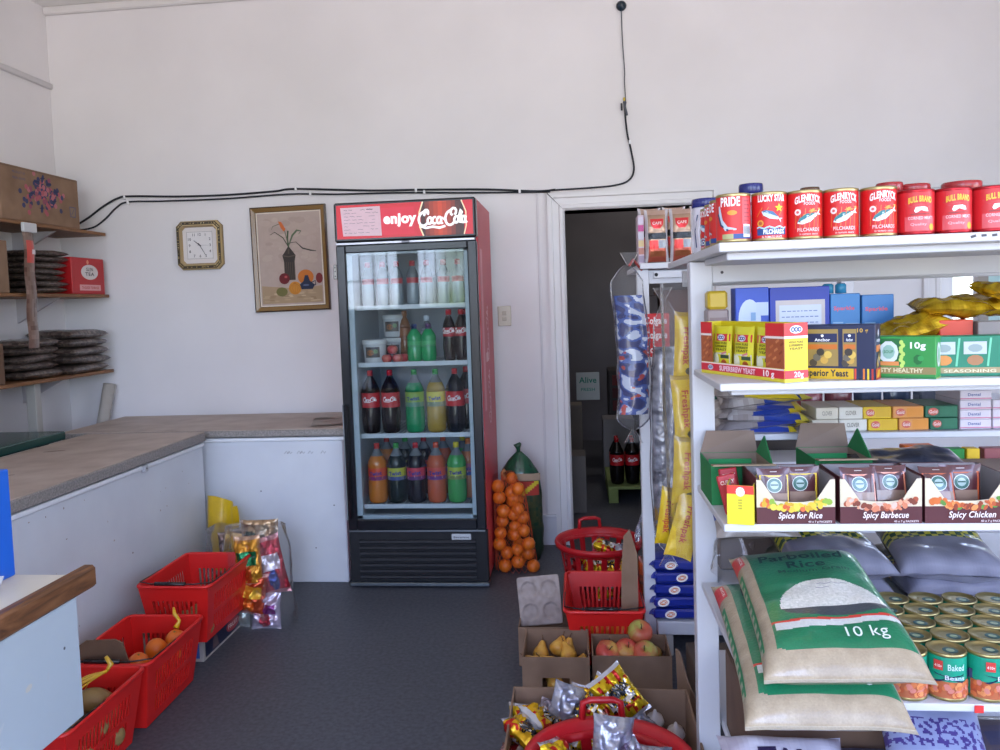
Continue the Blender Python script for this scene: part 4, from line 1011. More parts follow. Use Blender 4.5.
# potatoes
def potato(seed, c='8f7446'):
    rr = random.Random(seed); m = MB()
    def f(u, v):
        a = 2*PI*u; b = PI*(v-.5); p = Vector((math.cos(b)*math.cos(a)*.052, math.cos(b)*math.sin(a)*.036, math.sin(b)*.034))
        n_ = noise.noise(p*22+Vector((seed*3, 0, 0))); return p*(1+.22*n_)
    m.grid(f, 18, 12, c); e = empty('potato'); m.build('potato_skin', 'fruit', e); return e
pp = [potato(1), potato(2), potato(5)]; pf = [[True], [True], [True]]
rr = random.Random(3)
k = 0
for (x, y, z) in ((-1.70, 2.33, .19), (-1.61, 2.42, .2), (-1.63, 2.3, .16), (-1.57, 2.34, .15), (-1.7, 2.22, .17), (-1.62, 2.2, .14), (-1.69, 2.43, .14), (-1.6, 2.45, .13), (-1.55, 2.25, .1), (-1.6, 2.35, .09), (-1.57, 2.44, .07), (-1.6, 2.2, .06), (-1.66, 2.3, .07), (-1.6, 2.28, .045), (-1.6, 2.4, .045), (-1.7, 2.4, .045)):
    put(pp[k % 3], pf[k % 3], (x, y, z), (rr.uniform(-.5, .5), rr.uniform(-.5, .5), rr.uniform(0, 6)), ['potato at the left of the visible heap in the basket by the counter', 'potato under the yellow net knot in the basket by the counter'][k] if k < 2 else 'potato lower in the heap of the basket by the counter', 'potato', 'potatoes in the front left basket' if k > 1 else None, 1.1); k += 1
m = MB()
kn = (-1.595, 2.47, .275)
for i in range(9):
    a = -.8+i*.28
    ed = (-1.66+.1*math.cos(a*1.4+2.6), 2.3+.13*math.sin(a), .19)
    m.tube(smooth_path([kn, ((kn[0]+ed[0])/2, (kn[1]+ed[1])/2, .262), ed, (ed[0], ed[1]-.02, .15)], 4), .0012 if i % 3 else .003, 'd0a424', 5)
m.tube([kn, (-1.59, 2.49, .29), (-1.6, 2.48, .32)], [.005, .01, .006], 'd0a424', 8); m.tube(smooth_path([kn, (-1.64, 2.4, .265), (-1.72, 2.3, .24), (-1.75, 2.2, .235)]), .006, 'd0a424', 6)
tag(m.build('potato_net', 'film'), 'yellow net with knot over the potatoes in the front left basket', 'net')
for i, (x, y, z) in enumerate(((-1.72, 3.2, .108), (-1.62, 3.22, .108), (-1.58, 3.15, .112), (-1.65, 3.13, .155), (-1.7, 3.33, .108), (-1.6, 3.35, .108))):
    put(pp[i % 3], pf[i % 3], (x, y, z+.035), (0, 0, i), 'potato in the raised rear left basket' if i != 3 else 'potato on top in the raised rear left basket', 'potato', 'potatoes in the raised basket' if i != 3 else None, 1.0)

# ================================================================ bags behind the baskets
def snack(name, w, h, t, cf, seed, mat='foil', parts=True):
    m = MB(); pillow(m, w, h, t, cf, nu=22, nv=26, seed=seed, crease=.02, flat=3, seam=.07, cs=26)
    return m.build(name, mat)
def chipcol(base, band, spot, seed):
    def c(u, v):
        if v < .06 or v > .94: return mixc(base, 'ffffff', .25)
        if abs(v-.55) < .14 and .12 < u < .88: return band
        if (u-.5)**2 + ((v-.25)*1.2)**2 < .04: return spot
        return base if noise.noise(Vector((u*6, v*6, seed))) > -.25 else mixc(base, '000000', .12)
    return c
gl = [('d8a820', 'e8d860', '4a8a3a', (-1.6, 3.585, .3, .12, .24), 'yellow snack packet with green print inside the clear grocery bag'),
      ('c8882a', '1f7a4a', 'c05a28', (-1.52, 3.48, .32, .13, .24), 'golden crisp packet with green top in the grocery bag'),
      ('b8482a', 'e8b43a', 'd8722a', (-1.51, 3.48, .17, .14, .2), 'orange and brown snack packet low in the grocery bag'),
      ('c8bcd0', '7a3a7a', 'b03a4a', (-1.45, 3.49, .085, .14, .17), 'white and purple packet at the bottom of the grocery bag'),
      ('b02a3a', 'd8d0d8', '2a3a7a', (-1.425, 3.52, .29, .12, .28), 'red and white packet at the right of the grocery bag'),
      ('9aa29a', '5a6a6a', 'b0a890', (-1.6, 3.52, .1, .14, .2), 'grey-green packet at the lower left of the grocery bag'),
      ('b89a78', 'c8b8a0', '3a4a3a', (-1.5, 3.58, .41, .16, .18), 'beige packet at the top of the grocery bag')]
for i, (a, b, c, (x, y, z, w, h), lb) in enumerate(gl):
    o = snack('snack_packet', w, h, .05, chipcol(a, b, c, i), i); place(o, (x, y, z), (R(84), R([6, -5, 8, 0, -12, 4, 90][i]), R([5, 0, -4, 2, 10, -5, 0][i]))); tag(o, lb, 'packet', 'snacks in the clear grocery bag')
def film_bag(name, cx, cy, z0, w, d, h, label, seed, top=.65):
    m = MB()
    def f(u, v):
        a = 2*PI*u; k = 1-(1-top)*v**2
        r = 1+.09*noise.noise(Vector((math.cos(a)*2, math.sin(a)*2+seed, v*4)))
        e_ = abs(math.cos(a))**.7*(1 if math.cos(a) > 0 else -1); g_ = abs(math.sin(a))**.7*(1 if math.sin(a) > 0 else -1)
        return Vector((e_*w/2*k*r, g_*d/2*k*r, v*h + .015*noise.noise(Vector((a, v*3, seed)))))
    m.grid(f, 36, 24, 'ffffff'); m.grid(lambda u, v: f(u, 1)*(1-v)+Vector((0, 0, h*1.01))*v, 36, 5, 'ffffff')
    o = m.build(name, 'clear_film'); place(o, (cx, cy, z0)); tag(o, label, 'bag'); return o
film_bag('clear_grocery_bag', -1.51, 3.56, .004, .34, .2, .46, 'clear plastic bag stuffed with snack packets beside the rear left basket', 2, .8)
film_bag('clear_bread_bag', -1.73, 3.76, .0, .26, .2, .40, 'clear bag with brown snacks slumped behind the rear left basket', 5, .85)
for i, (x, z, c) in enumerate(((-1.77, .1, '8a6a5a'), (-1.69, .12, '7a5a50'), (-1.74, .3, '85685c'), (-1.68, .32, '9a8a80'))):
    o = snack('snack_packet', .1, .16, .06, chipcol(c, mixc(c, 'ffffff', .3), '5a4038', i), i+9); place(o, (x, 3.76, z), (R(85), 0, i*.3)); tag(o, 'brown packet inside the slumped clear bag', 'packet', 'brown packets in the slumped bag')
m = MB()
def f(u, v):
    a = 2*PI*u; k = (1-.35*max(0, v-.8)*5*.3); r = 1+.12*noise.noise(Vector((math.cos(a)*1.5, math.sin(a)*1.5, v*4)))
    return Vector((math.cos(a)*.07*k*r, math.sin(a)*.06*k*r, v*.5+(.03*math.cos(a+2) if v > .95 else 0)))
m.grid(f, 28, 20, lambda u, v: mixc('d8b418', 'c49a10', .5+.5*noise.noise(Vector((u*8, v*8, 0)))))
m.grid(lambda u, v: Vector((.06+.02*u+.01*math.sin(v*3), -.01+.03*u, .32+.14*v)), 3, 6, 'd0a814')
m.grid(lambda u, v: f(u, 1)*(1-v)+Vector((0, 0, .46))*v, 28, 4, 'b89010')
o = m.build('yellow_bag', 'film'); place(o, (-1.853, 3.93, 0)); tag(o, 'crumpled yellow plastic bag in the corner between the two freezers', 'bag')

# ================================================================ orange net bag and green sack right of the fridge
rr = random.Random(31)
rows = []
for k in range(8):
    z = .004+k*.0615
    w_ = .215 if k < 2 else .2-.01*(k-2)
    n = 3
    if k == 7: n = 2
    off = -.352+ (.01 if k % 2 else 0) - .008*max(0, k-1)
    for j in range(n):
        x = off + w_*((j+.5)/n-.5)*1.0
        rows.append((x, 4.3+rr.uniform(-.02, .02)+.01*(j % 2), z+rr.uniform(-.006, .006)+(.03 if j == 1 and n > 2 else 0)))
    rows.append((off+.02, 4.365, z+.03))
for i, p in enumerate(rows): put(og, ofirst, p, (rr.uniform(-.8, .8), rr.uniform(-.8, .8), rr.uniform(0, 6)), 'orange packed in the tall net bag beside the fridge', 'orange', 'oranges in the tall net bag', 1.0+rr.uniform(-.06, .06))
m = MB()
def nf(u, v):
    a = 2*PI*u; zz = v*.53; wv = .142-.04*v if v < .93 else .06
    return Vector((-.352-.035*v+math.cos(a)*(wv-.024), 4.325+math.sin(a)*.085, zz+.002))
for s_ in (1, -1):
    for i in range(22):
        m.tube([nf((i/22+s_*t/16*.5) % 1, t/16) for t in range(17)], .0009, 'c8502a', 4)
m.tube([(-.4, 4.3, .51), (-.415, 4.29, .545), (-.4, 4.28, .56)], [.012, .008, .01], 'b8784a', 8)
tag(m.build('orange_net', 'matte'), 'red-orange netting around the stack of oranges beside the fridge', 'net bag')
gs = empty('green_net_sack', 'tall dark green net sack tied at the top behind the oranges', 'sack', None, (-.325, 4.5, 0))
m = MB()
def gf(u, v):
    a = 2*PI*u; z = v*.62
    k = [(0, .75), (.1, .98), (.6, 1.0), (.82, .88), (.93, .5), (1.0, .12)]
    for (a0, k0), (a1, k1) in zip(k, k[1:]):
        if a0 <= v <= a1: kk = k0+(k1-k0)*(v-a0)/(a1-a0); break
    r = 1+.05*noise.noise(Vector((math.cos(a)*2, math.sin(a)*2, z*14)))
    return Vector((math.cos(a)*.12*kk*r+(-.01*v), math.sin(a)*.075*kk*r, z))
def gc(u, v):
    n_ = noise.noise(Vector((u*40, v*30, 2)))
    if v > .68: return mixc('0f3a2a', '1c5a3c', .5+n_)
    return mixc('1d3a28', '4a4a2c' if .3 < v < .6 else '2a3a2c', .5+n_)
m.grid(gf, 40, 36, gc)
m.build('sack_body', 'film', gs)
MB().tube([(-.01, 0, .6), (-.012, 0, .635), (-.02, 0, .65), (.002, 0, .668)], [.012, .01, .022, .008], '1a4a34', 10).build('knot', 'film', gs)
m = MB(); 
m.grid(lambda u, v: Vector((-.03+.14*u, -.082-.004*math.sin(PI*u)+.05*max(0, u-.7), .47+.04*v)), 8, 2, 'a08a72')
m.grid(lambda u, v: Vector((.0+.1*u, -.08+.05*max(0, u-.6), .385+.08*v)), 8, 8, lambda u, v: 'a8342a' if abs(u-v) > .18 else 'c8b42a')
m.build('paper_label', 'matte', gs)

# ================================================================ produce cartons by the doorway
def open_carton(label, x0, x1, y0, y1, z, h, mat='cardboard', hole=False, group='open produce cartons'):
    e = empty('open_carton', label, 'carton', group, ((x0+x1)/2, (y0+y1)/2, z))
    W, D = x1-x0, y1-y0; t = .005
    m = MB(); m.box(-W/2, W/2, -D/2, D/2, 0, t, 'ffffff')
    if hole:
        hx, hz0, hz1 = .05, h*.3, h*.52
        for q in ((-W/2, -hx, 0, h), (hx, W/2, 0, h), (-hx, hx, 0, hz0), (-hx, hx, hz1, h)): m.box(q[0], q[1], -D/2, -D/2+t, q[2], q[3], 'ffffff')
    else: m.box(-W/2, W/2, -D/2, -D/2+t, 0, h, 'ffffff')
    m.box(-W/2, W/2, D/2-t, D/2, 0, h, 'ffffff').box(-W/2, -W/2+t, -D/2+t, D/2-t, 0, h, 'ffffff').box(W/2-t, W/2, -D/2+t, D/2-t, 0, h, 'ffffff')
    m.build('carton_body', mat, e)
    return e
pc = open_carton('small open carton of yellow fruit with a hand hole, beside the apples', -.228, .02, 2.87, 3.13, 0, .16, hole=True)
ac = open_carton('open cardboard carton heaped with red apples in front of the red basket', .03, .32, 2.91, 3.11, 0, .15)
pk = open_carton('narrow carton holding an upright moulded fruit tray', -.26, -.05, 3.14, 3.34, 0, .16)
# pears
m = MB()
def pf_(u, v):
    a = 2*PI*u
    prof = [(0, 0), (.5, .05), (.9, .3), (1, .6), (.85, 1.0), (.55, 1.4), (.4, 1.75), (.25, 1.95), (0, 2.0)]
    x = v*(len(prof)-1); i = min(int(x), len(prof)-2); f_ = x-i; r = prof[i][0]*(1-f_)+prof[i+1][0]*f_; z = prof[i][1]*(1-f_)+prof[i+1][1]*f_
    return Vector((math.cos(a)*r*.03, math.sin(a)*r*.03, z*.036))
m.grid(pf_, 16, 16, lambda u, v: mixc('c8882a', 'd8a84a', .5+noise.noise(Vector((u*5, v*5, 0)))))
pe = empty('pear'); m.build('pear_flesh', 'fruit', pe); MB().tube([(0, 0, .07), (.002, 0, .082), (.006, 0, .09)], .0016, '5a3a20', 6).build('stem', 'matte', pe)
fl = [True]; k = 0
for (x, y, z) in ((-.16, 2.96, .08), (-.1, 2.93, .09), (-.05, 3.0, .085), (-.11, 3.03, .1), (-.17, 3.04, .07), (-.04, 2.93, .06), (-.17, 2.92, .05), (-.07, 3.07, .07), (-.11, 2.97, .02), (-.03, 3.06, .02), (-.18, 3.02, .02), (-.1, 2.9, .02), (-.04, 2.9, .02)):
    put(pe, fl, (x, y, z), (rr.uniform(-1, 1), rr.uniform(-1, 1), rr.uniform(0, 6)), 'golden pear in the small carton with the hand hole' , 'pear', 'golden pears in the small carton', 1.1); k += 1
# apples
aps = [apple('apple', 'c0453a', 'c89a4a', .04, 2), apple('apple', 'b8503a', 'a8a04a', .04, 7)]; afl = [[True], [True]]
al = ['large red-blushed apple at the left of the apple carton', 'red apple perched highest at the back of the apple carton', 'large red and green apple at the right of the apple carton', 'orange-red apple in the middle of the apple carton', None]
sp = [(.08, 2.985, .105, 0), (.21, 3.06, .155, 1), (.235, 2.985, .11, 1), (.15, 3.0, .105, 0), (.16, 2.96, .085, 0), (.1, 2.955, .06, 1), (.2, 3.01, .07, 1), (.275, 2.96, .065, 1), (.275, 3.04, .07, 1), (.08, 3.06, .08, 0), (.15, 3.06, .08, 1), (.11, 3.0, .05, 1), (.21, 2.955, .055, 1), (.08, 2.96, .008, 0), (.16, 2.965, .008, 1), (.25, 2.965, .008, 0), (.08, 3.05, .008, 0), (.17, 3.06, .008, 1), (.26, 3.06, .008, 0)]
for i, (x, y, z, q) in enumerate(sp):
    s_ = 1.18 if i < 4 else .95
    put(aps[q], afl[q], (x, y, z), (rr.uniform(-.6, .6), rr.uniform(-.6, .6), rr.uniform(0, 6)), al[i] if i < 4 else 'smaller red and yellow apple lower in the apple carton', 'apple', 'apples in the open carton' if i > 3 else None, s_)
# moulded tray
m = MB()
cups = [(-.042, .055), (.042, .055), (-.042, .145), (.042, .145)]
def tf(u, v):
    x = (u-.5)*.175; z = v*.2; d = 0
    for (a, b) in cups:
        r = math.hypot(x-a, z-b)
        if r < .036: d = max(d, -.008 if r < .031 else -.008*(.036-r)/.005) if r >= .031 else -.008
    ex = max(0, abs(x)-.07)/.0175; ez = max(0, abs(z-.1)-.08)/.02
    k = max(0, math.hypot(ex, ez)-1)
    if k > 0: s_ = 1/(1+k*.5); x *= 1-.06*k; z = .1+(z-.1)*(1-.06*k)
    return Vector((x, -d, z))
m.grid(tf, 36, 40, lambda u, v: mixc('8c7d75', '9c8e86', .5+noise.noise(Vector((u*9, v*9, 0)))))
o = m.build('moulded_fruit_tray', 'matte'); s_ = o.modifiers.new('thick', 'SOLIDIFY'); s_.thickness = .003
place(o, (-.168, 3.24, .13), (R(-8), R(-4), R(4)))
tag(o, 'grey moulded pulp tray with four round cups standing in the narrow carton', 'tray')
# red basket on the floor near the doorway and round basket behind
b4 = shop_basket('red shopping basket on the floor behind the apple carton', (.085, 3.345, 0), w=.3, d=.46, h=.235)
for i, (x, y, z) in enumerate(((-.01, 3.2, .12), (.05, 3.18, .1), (.11, 3.2, .1), (.17, 3.19, .09), (.02, 3.25, .06), (.08, 3.24, .06), (.15, 3.25, .06), (.0, 3.17, .04), (.06, 3.17, .03), (.13, 3.17, .03), (.18, 3.2, .03))):
    put(og, ofirst, (x, y, z), (0, .3, i), 'orange low inside the red basket behind the apples', 'orange', 'oranges in the basket behind the apples', .95)
m = MB(); m.prism([(-.035, 0), (.035, 0), (.03, .26), (.0, .36), (-.025, .33), (-.033, .2)], .005, 'ffffff'); o = m.build('cardboard_strip', 'cardboard'); place(o, (.19, 3.22, .17), (R(-4), R(1), R(-6)))
tag(o, 'brown cardboard strip standing at the right side of the red basket', 'cardboard')
def round_basket(label, loc, r=.21, h=.3, rz=0, c='b4161e', hs=(1, -1)):
    e = empty('round_basket', label, 'basket', 'round red laundry baskets', loc, rz)
    m = MB(); n = 18
    rad = lambda v: r*(.72+.25*v)
    rowsv = [0, .08, .16, .4, .46, .58, .62, .86, .93]
    V = []; fs = []
    seg = n*2
    for v in rowsv:
        for k in range(seg):
            # each cell: narrow rib + wide hole
            a = 2*PI*((k//2) + (0 if k % 2 == 0 else .42))/n
            V.append((rad(v)*math.cos(a), rad(v)*math.sin(a), v*h))
    for j in range(len(rowsv)-1):
        open_row = j in (2, 4, 6)
        for k in range(seg):
            if open_row and k % 2 == 1: continue
            fs.append((j*seg+k, j*seg+(k+1) % seg, (j+1)*seg+(k+1) % seg, (j+1)*seg+k))
    fs.append(tuple(range(seg)))
    m.add(V, fs, c, True); o = m.build('slatted_bowl', 'redplastic', e); s_ = o.modifiers.new('thick', 'SOLIDIFY'); s_.thickness = .005; s_.offset = 0
    m = MB(); m.lathe([(r*.95, h*.9), (r*.97, h*.88), (r*1.05, h*.92), (r*1.08, h*.975), (r*1.05, h*1.02), (r*.98, h*1.0), (r*.95, h*.9)], c, 48, cap=False); m.build('rim', 'redplastic', e)
    for s_ in hs:
        m = MB(); y = s_*r*1.0
        m.tube([(-.055, y, h*.98), (-.05, y*1.02, h+.045), (-.03, y*1.02, h+.052), (.03, y*1.02, h+.052), (.05, y*1.02, h+.045), (.055, y, h*.98)], .0095, c, 8); m.build('handle', 'redplastic', e)
    return e
round_basket('round red basket of snack packets by the doorway', (.088, 3.885, 0), r=.2, h=.295, rz=.2, hs=(1,))
round_basket('round red basket of foil packets nearest the viewer', (.055, 1.925, .0055), r=.205, h=.32, rz=.05)
# snack packets
def nik(seed, base='d8b41c'):
    def c(u, v):
        if v < .07 or v > .93: return 'c8c8cc'
        n_ = noise.noise(Vector((u*9, v*9, seed)))
        if .3 < v < .7 and .15 < u < .85: return 'e8e4dc' if n_ > .05 else ('23262e' if n_ < -.12 else base)
        return base if n_ > -.2 else 'b8281c'
    return c
def silver(seed, tint='8a8aa0'):
    return lambda u, v: mixc('b0b0b8', tint, .3+noise.noise(Vector((u*5, v*5, seed))))
kinds = [snack('snack_packet', .13, .17, .055, nik(1), 1), snack('snack_packet', .12, .16, .06, nik(4, 'd0a018'), 4), snack('snack_packet', .13, .17, .06, silver(2), 2), snack('snack_packet', .12, .15, .05, silver(6, '6a3a5a'), 6),
         snack('snack_packet', .1, .14, .04, chipcol('a8282a', 'd8c8b8', '2a7a4a', 3), 3)]
kf = [[True] for _ in kinds]
# text on the two yellow kinds
for q in (0, 1):
    f_ = pillow_fn(.13 if q == 0 else .12, .17 if q == 0 else .16, .058, seed=1, crease=0, seam=.07, flat=3)
    W_, H_ = (.13, .17) if q == 0 else (.12, .16)
    mm = MB(); mp = lambda u, v, d: f_(u/W_+.5, v/H_+.5, 1, d+.008)
    mm.text('NikNax', mp, 0, .0, .032, '20242c', w=.095, l=1, bold=.03, rot=.25)
    mm.build('lettering', 'print', kinds[q])
def put_snacks(L, grp, where):
    for i, (q, x, y, z, rx, ry, rz, lb) in enumerate(L):
        put(kinds[q], kf[q], (x, y, z), (rx, ry, rz), lb + where, 'packet', grp, .82 if q in (2, 3) else .92)
put_snacks([(0, .06, 3.8, .2, .5, .1, .4, 'yellow snack packet at the front left '), (1, .16, 3.79, .2, .6, -.2, -.3, 'yellow snack packet at the front right '), (0, .13, 3.9, .25, .3, .1, 1.4, 'uppermost yellow snack packet '), (2, .2, 3.88, .23, .4, .3, .6, 'silver packet at the right '),
            (4, .02, 3.88, .19, .3, .2, 2, 'red and white packet at the left '), (1, .1, 3.97, .18, -.3, 0, .8, 'yellow packet at the back '), (3, .0, 3.8, .12, .2, .4, 1, 'purple-silver packet low down '), (0, .12, 3.82, .09, .9, 0, .2, 'low yellow packet seen through the slats '), (2, .06, 3.9, .06, .1, 0, 2, 'silver packet at the bottom ')],
           'snacks in the far round basket', 'of the round basket by the doorway')
# large carton in the foreground
bc = open_carton('large open carton of snack packets in front of the produce cartons', -.215, .3, 1.69, 2.36, 0, .3)
put_snacks([(0, -.165, 2.25, .22, .9, .2, .3, 'yellow packet in the left rear corner '), (4, -.185, 2.13, .2, .6, .2, 1.5, 'red packet against the left wall '), (3, -.1, 2.26, .25, .7, 0, -.4, 'purple-silver packet second from left '), (2, -.055, 2.27, .28, 1.2, .4, .2, 'silver packet standing '), (1, -.0, 2.28, .27, .8, .1, -.2, 'yellow packet lying in the middle '),
            (0, .095, 2.26, .325, 1.0, -.5, .45, 'yellow lettered packet raised highest '), (2, .15, 2.25, .24, .7, -.3, .9, 'small silver packet at the right of the heap '), (1, -.16, 2.16, .26, .5, .3, 1.1, 'yellow packet on top at the left '), (0, .03, 2.22, .2, .4, 0, 1.6, 'yellow packet under the heap '), (3, .21, 2.24, .17, .3, .2, .3, 'purple-silver packet low at the right '), (2, -.03, 2.22, .12, 0, 0, .4, 'silver packet deep '),
            (1, -.12, 2.21, .27, .6, -.2, 2.3, 'tilted yellow packet on the left heap '), (0, .05, 2.27, .29, .9, .3, -.5, 'yellow packet left of the highest one '), (1, -.17, 2.03, .22, .3, .4, .9, 'yellow packet beside the round basket '), (3, -.18, 1.95, .18, .2, .3, 0, 'purple-silver packet beside the round basket '), (0, -.08, 2.29, .16, 1.1, 0, .1, 'yellow packet against the rear wall '), (1, .16, 2.28, .18, 1.2, 0, 0, 'yellow packet low against the rear wall ')],
           'snacks in the large carton', 'in the large front carton')
put_snacks([(2, .065, 1.97, .345, 1.2, .15, .1, 'tall silver packet standing up '), (3, .115, 1.93, .31, .8, -.3, .6, 'purple-silver packet leaning on the tall one '), (0, .0, 1.93, .27, .5, .2, .9, 'yellow packet in the middle '), (2, .15, 1.96, .28, .7, -.2, -.5, 'silver packet at the right '), (3, .1, 1.9, .25, .4, .3, .7, 'purple-silver packet at the front '), (4, .0, 1.98, .26, .5, .2, .3, 'red packet with green mark '), (0, -.06, 1.99, .27, .8, .3, 1.1, 'yellow packet at the left '), (3, -.09, 1.9, .24, .4, 0, 2, 'purple-silver packet at the left '), (2, .03, 1.88, .2, .1, 0, 0, 'silver packet below ')],
           'packets in the nearest round basket', 'in the nearest round basket')
# garlic-like white bulbs showing at the carton's right side
for i, (x, y, z) in enumerate(((.2, 2.3, .22), (.255, 2.27, .2))):
    m = MB(); m.lathe([(0, 0), (.02, .002), (.027, .014), (.022, .03), (.008, .04), (.004, .052), (0, .053)], 'c8bcb4', 14, cap=False); o = m.build('garlic_bulb', 'fruit'); place(o, (x, y, z), (.2, 0, 0)); tag(o, ['white garlic bulb in the large carton, left of two', 'white garlic bulb in the large carton, right of two'][i], 'garlic', 'garlic bulbs')
# torn cardboard pieces right of the large carton
m = MB(); m.prism([(0, 0), (.13, 0), (.12, .14), (.085, .22), (.06, .26), (.03, .34), (.012, .345), (.005, .2)], .005, 'ffffff'); o = m.build('torn_cardboard', 'cardboard'); place(o, (.305, 2.56, .0), (R(4), 0, R(-60))); tag(o, 'torn brown cardboard flap standing upright beside the white post', 'cardboard')
m = MB(); m.prism([(0, 0), (.3, 0), (.3, .1), (.2, .2), (.1, .24), (0, .27)], .005, 'ffffff'); o = m.build('torn_cardboard', 'cardboard_dark'); place(o, (.31, 2.42, .0), (R(-2), 0, R(-75))); tag(o, 'darker bent cardboard side leaning next to the large carton', 'cardboard')

# ================================================================ back room behind the door
def room_shelf(): pass
o = empty('green_pallet', 'pale green wooden pallet with cola packs in the store room', 'pallet', None, (.43, 6.1, 0))
for (x0, x1, y0, y1, z0, z1) in ((-.22, .5, -.35, .35, .1, .12),): MB().box(x0, x1, y0, y1, z0, z1, '8a9a5a', .003).build('deck', 'matte', o)
for x in (-.2, .1, .44): MB().box(x-.05 if x > 0 else x-.02, x+.05, -.35, .35, 0, .1, '7f9050', .003).build('bearer', 'matte', o)
cb = None; k = 0
for x in (.28, .39, .5, .61):
    for y in (5.85, 5.96):
        if cb is None: cb = bottle('coke', '0c0708', ['b8141c'], 'b0141c', None, 'x', 'bottle', 'wrapped cola bottles on the green pallet', h=.335, script=True, fill=.95); oo = cb
        else: oo = dup(cb)
        place(oo, (x, y, .121)); oo['label'] = ['leftmost front', 'leftmost rear', 'second front', 'second rear', 'third front', 'third rear', 'rightmost front', 'rightmost rear'][k] + ' two-litre cola bottle on the green pallet'; k += 1
o = MB().box(.0, .2, 6.98, 7.0, .6, .84, 'b8c0c0', .002).build('store_notice', 'print'); tag(o, 'pale notice with green lettering hanging in the store room', 'notice')
m = MB(); mp = front(6.98); m.text('Alive', mp, .1, .75, .05, '3a8a7a', w=.15, l=1); m.text('FRESH', mp, .1, .68, .025, '4a9a8a', w=.12, l=1); m.build('lettering', 'matte', o)
o = empty('store_cupboard', 'dark store room cupboard with red panels behind the doorway', 'cupboard', None, (.5, 7.2, 0))
MB().box(-.22, .6, -.2, .2, 0, .85, '3a3638', .006).build('cupboard_body', 'matte', o)
for i in range(3): MB().box(-.19, .2, -.215, -.2, .5+.11*i, .59+.11*i, ['5a2428', '4a2024', '6a2a2c'][i], .003).build('panel', 'matte', o)
rr = random.Random(12)
for i, (x, y, z, w, c, lb) in enumerate(((-.0, 5.6, 0, .1, '5a5450', 'small grey-brown box at the left of the store room floor'), (-.05, 6.6, .0, .18, '6a625a', 'tall taupe carton at the left of the store room'), (.33, 6.62, .45, .25, '7a7678', 'grey carton stacked behind the cola pallet'), (.75, 6.62, 0, .3, '4e4640', 'brown carton to the right of the cola pallet'))):
    h = [.4, .62, .14, .6][i]
    if i == 2: z = 0; h = .5
    o = MB().box(x-w/2, x+w/2, y-.12, y+.12, z, z+h, c, .004).build('store_carton', 'card'); tag(o, lb, 'carton', 'cartons in the store room')
# ================================================================ front gondola shelving
ux0, ux1 = .30, 1.45
gu = base('shelving_unit', 'white painted wooden shelving unit packed with tins, boxes and rice bags', 'shelving unit', (.9, 2.1, 0))
W_ = 'c9c9cc'
def G(name, *b, mat='white_paint', bev=.002):
    m = LB(gu)
    for q in b: m.box(*q, W_, bev)
    return m.build(name, mat, gu)
G('post', (.293, .348, 2.07, 2.12, 0, 1.548)); G('post', (1.4, 1.455, 2.07, 2.12, 0, 1.548)); G('post', (1.4, 1.455, 2.6, 2.65, 0, 1.548))
G('shelf_board', (ux0, ux1, 1.70, 2.60, 1.551, 1.57)); G('shelf_batten', (.322, ux1, 1.735, 2.02, 1.535, 1.551))
G('apron', (.348, 1.4, 2.072, 2.092, 1.494, 1.546)); G('apron', (.348, 1.4, 2.62, 2.64, 1.494, 1.546))
G('shelf_board', (ux0-.003, ux1, 1.70, 2.066, 1.262, 1.278), (.349, ux1, 2.066, 2.16, 1.262, 1.278)); G('shelf_batten', (.325, ux1, 1.73, 1.76, 1.25, 1.262))
G('shelf_board', (ux0, ux1, 1.70, 2.066, .965, .981), (.349, ux1, 2.066, 2.1, .965, .981))
G('shelf_board', (.36, ux1, 2.095, 2.5, 1.088, 1.104))
G('shelf_board', (.305, ux1, 1.45, 2.066, .714, .728), (.349, ux1, 2.066, 2.5, .714, .728)); G('shelf_board', (.352, ux1, 1.5, 2.5, .34, .36))
m = LB(gu); m.ell(front(2.0715), .372, 1.52, .004, .004, '4a4a50', 1, 8); m.build('screw', 'matte', gu)
m = LB(gu); mp = front(1.6995)
rr = random.Random(14)
for i in range(7): m.stroke(mp, [(.79+.02*i, 1.562+rr.uniform(-.002, .002)), (.8+.02*i, 1.5635)], .005, '54545c', 1)
m.build('pencil_marks', 'matte', gu)
for z in (1.53, 1.24, .945, .69): G('bracket', (1.41, 1.44, 1.75, 2.07, z-.03, z))
LB(gu).box(.68, .695, 1.4478, 1.4495, .714, .727, 'd83a34').build('price_tag', 'print', gu)

# ---- tins of fish on the top board
def tin(name, r, h, base_c, art, metal='b8a878'):
    e = empty(name); m = MB()
    m.lathe([(0, .002), (r*.9, .002), (r*.93, 0), (r, .001), (r, .005), (r*.985, .006), (r*.985, h-.006), (r, h-.005), (r, h-.001), (r*.93, h), (r*.9, h-.003), (r*.5, h-.0035), (0, h-.0035)], metal, 26, cap=False)
    m.build('tin_can', 'metal', e)
    m = MB(); m.lathe([(r*.992, .0065), (r*.992, h-.0065)], base_c, 26, cap=False); mp = cyl(r*.992)
    art(m, mp, r, h); m.build('label', 'print', e); return e
def fishshape(m, mp, u, v, L, a, c1='c8d4dc', c2='3a5a74', l=4):
    ca, sa = math.cos(a), math.sin(a)
    def t(p): return (u+p[0]*L*ca-p[1]*L*sa, v+p[0]*L*sa+p[1]*L*ca)
    m.pol(mp, [t(p) for p in ((-.5, 0), (-.35, .13), (-.05, .19), (.3, .07), (.3, -.04), (-.05, -.15), (-.35, -.12))], c1, l)
    m.pol(mp, [t(p) for p in ((-.48, .03), (-.35, .14), (-.05, .2), (.3, .08), (.1, .06), (-.2, .04))], c2, l+1)
    m.pol(mp, [t(p) for p in ((.28, .02), (.5, .13), (.42, .02), (.5, -.1))], c1, l)
    m.ell(mp, *t((-.4, .02)), L*.02, L*.02, '20242c', l+2, 6)
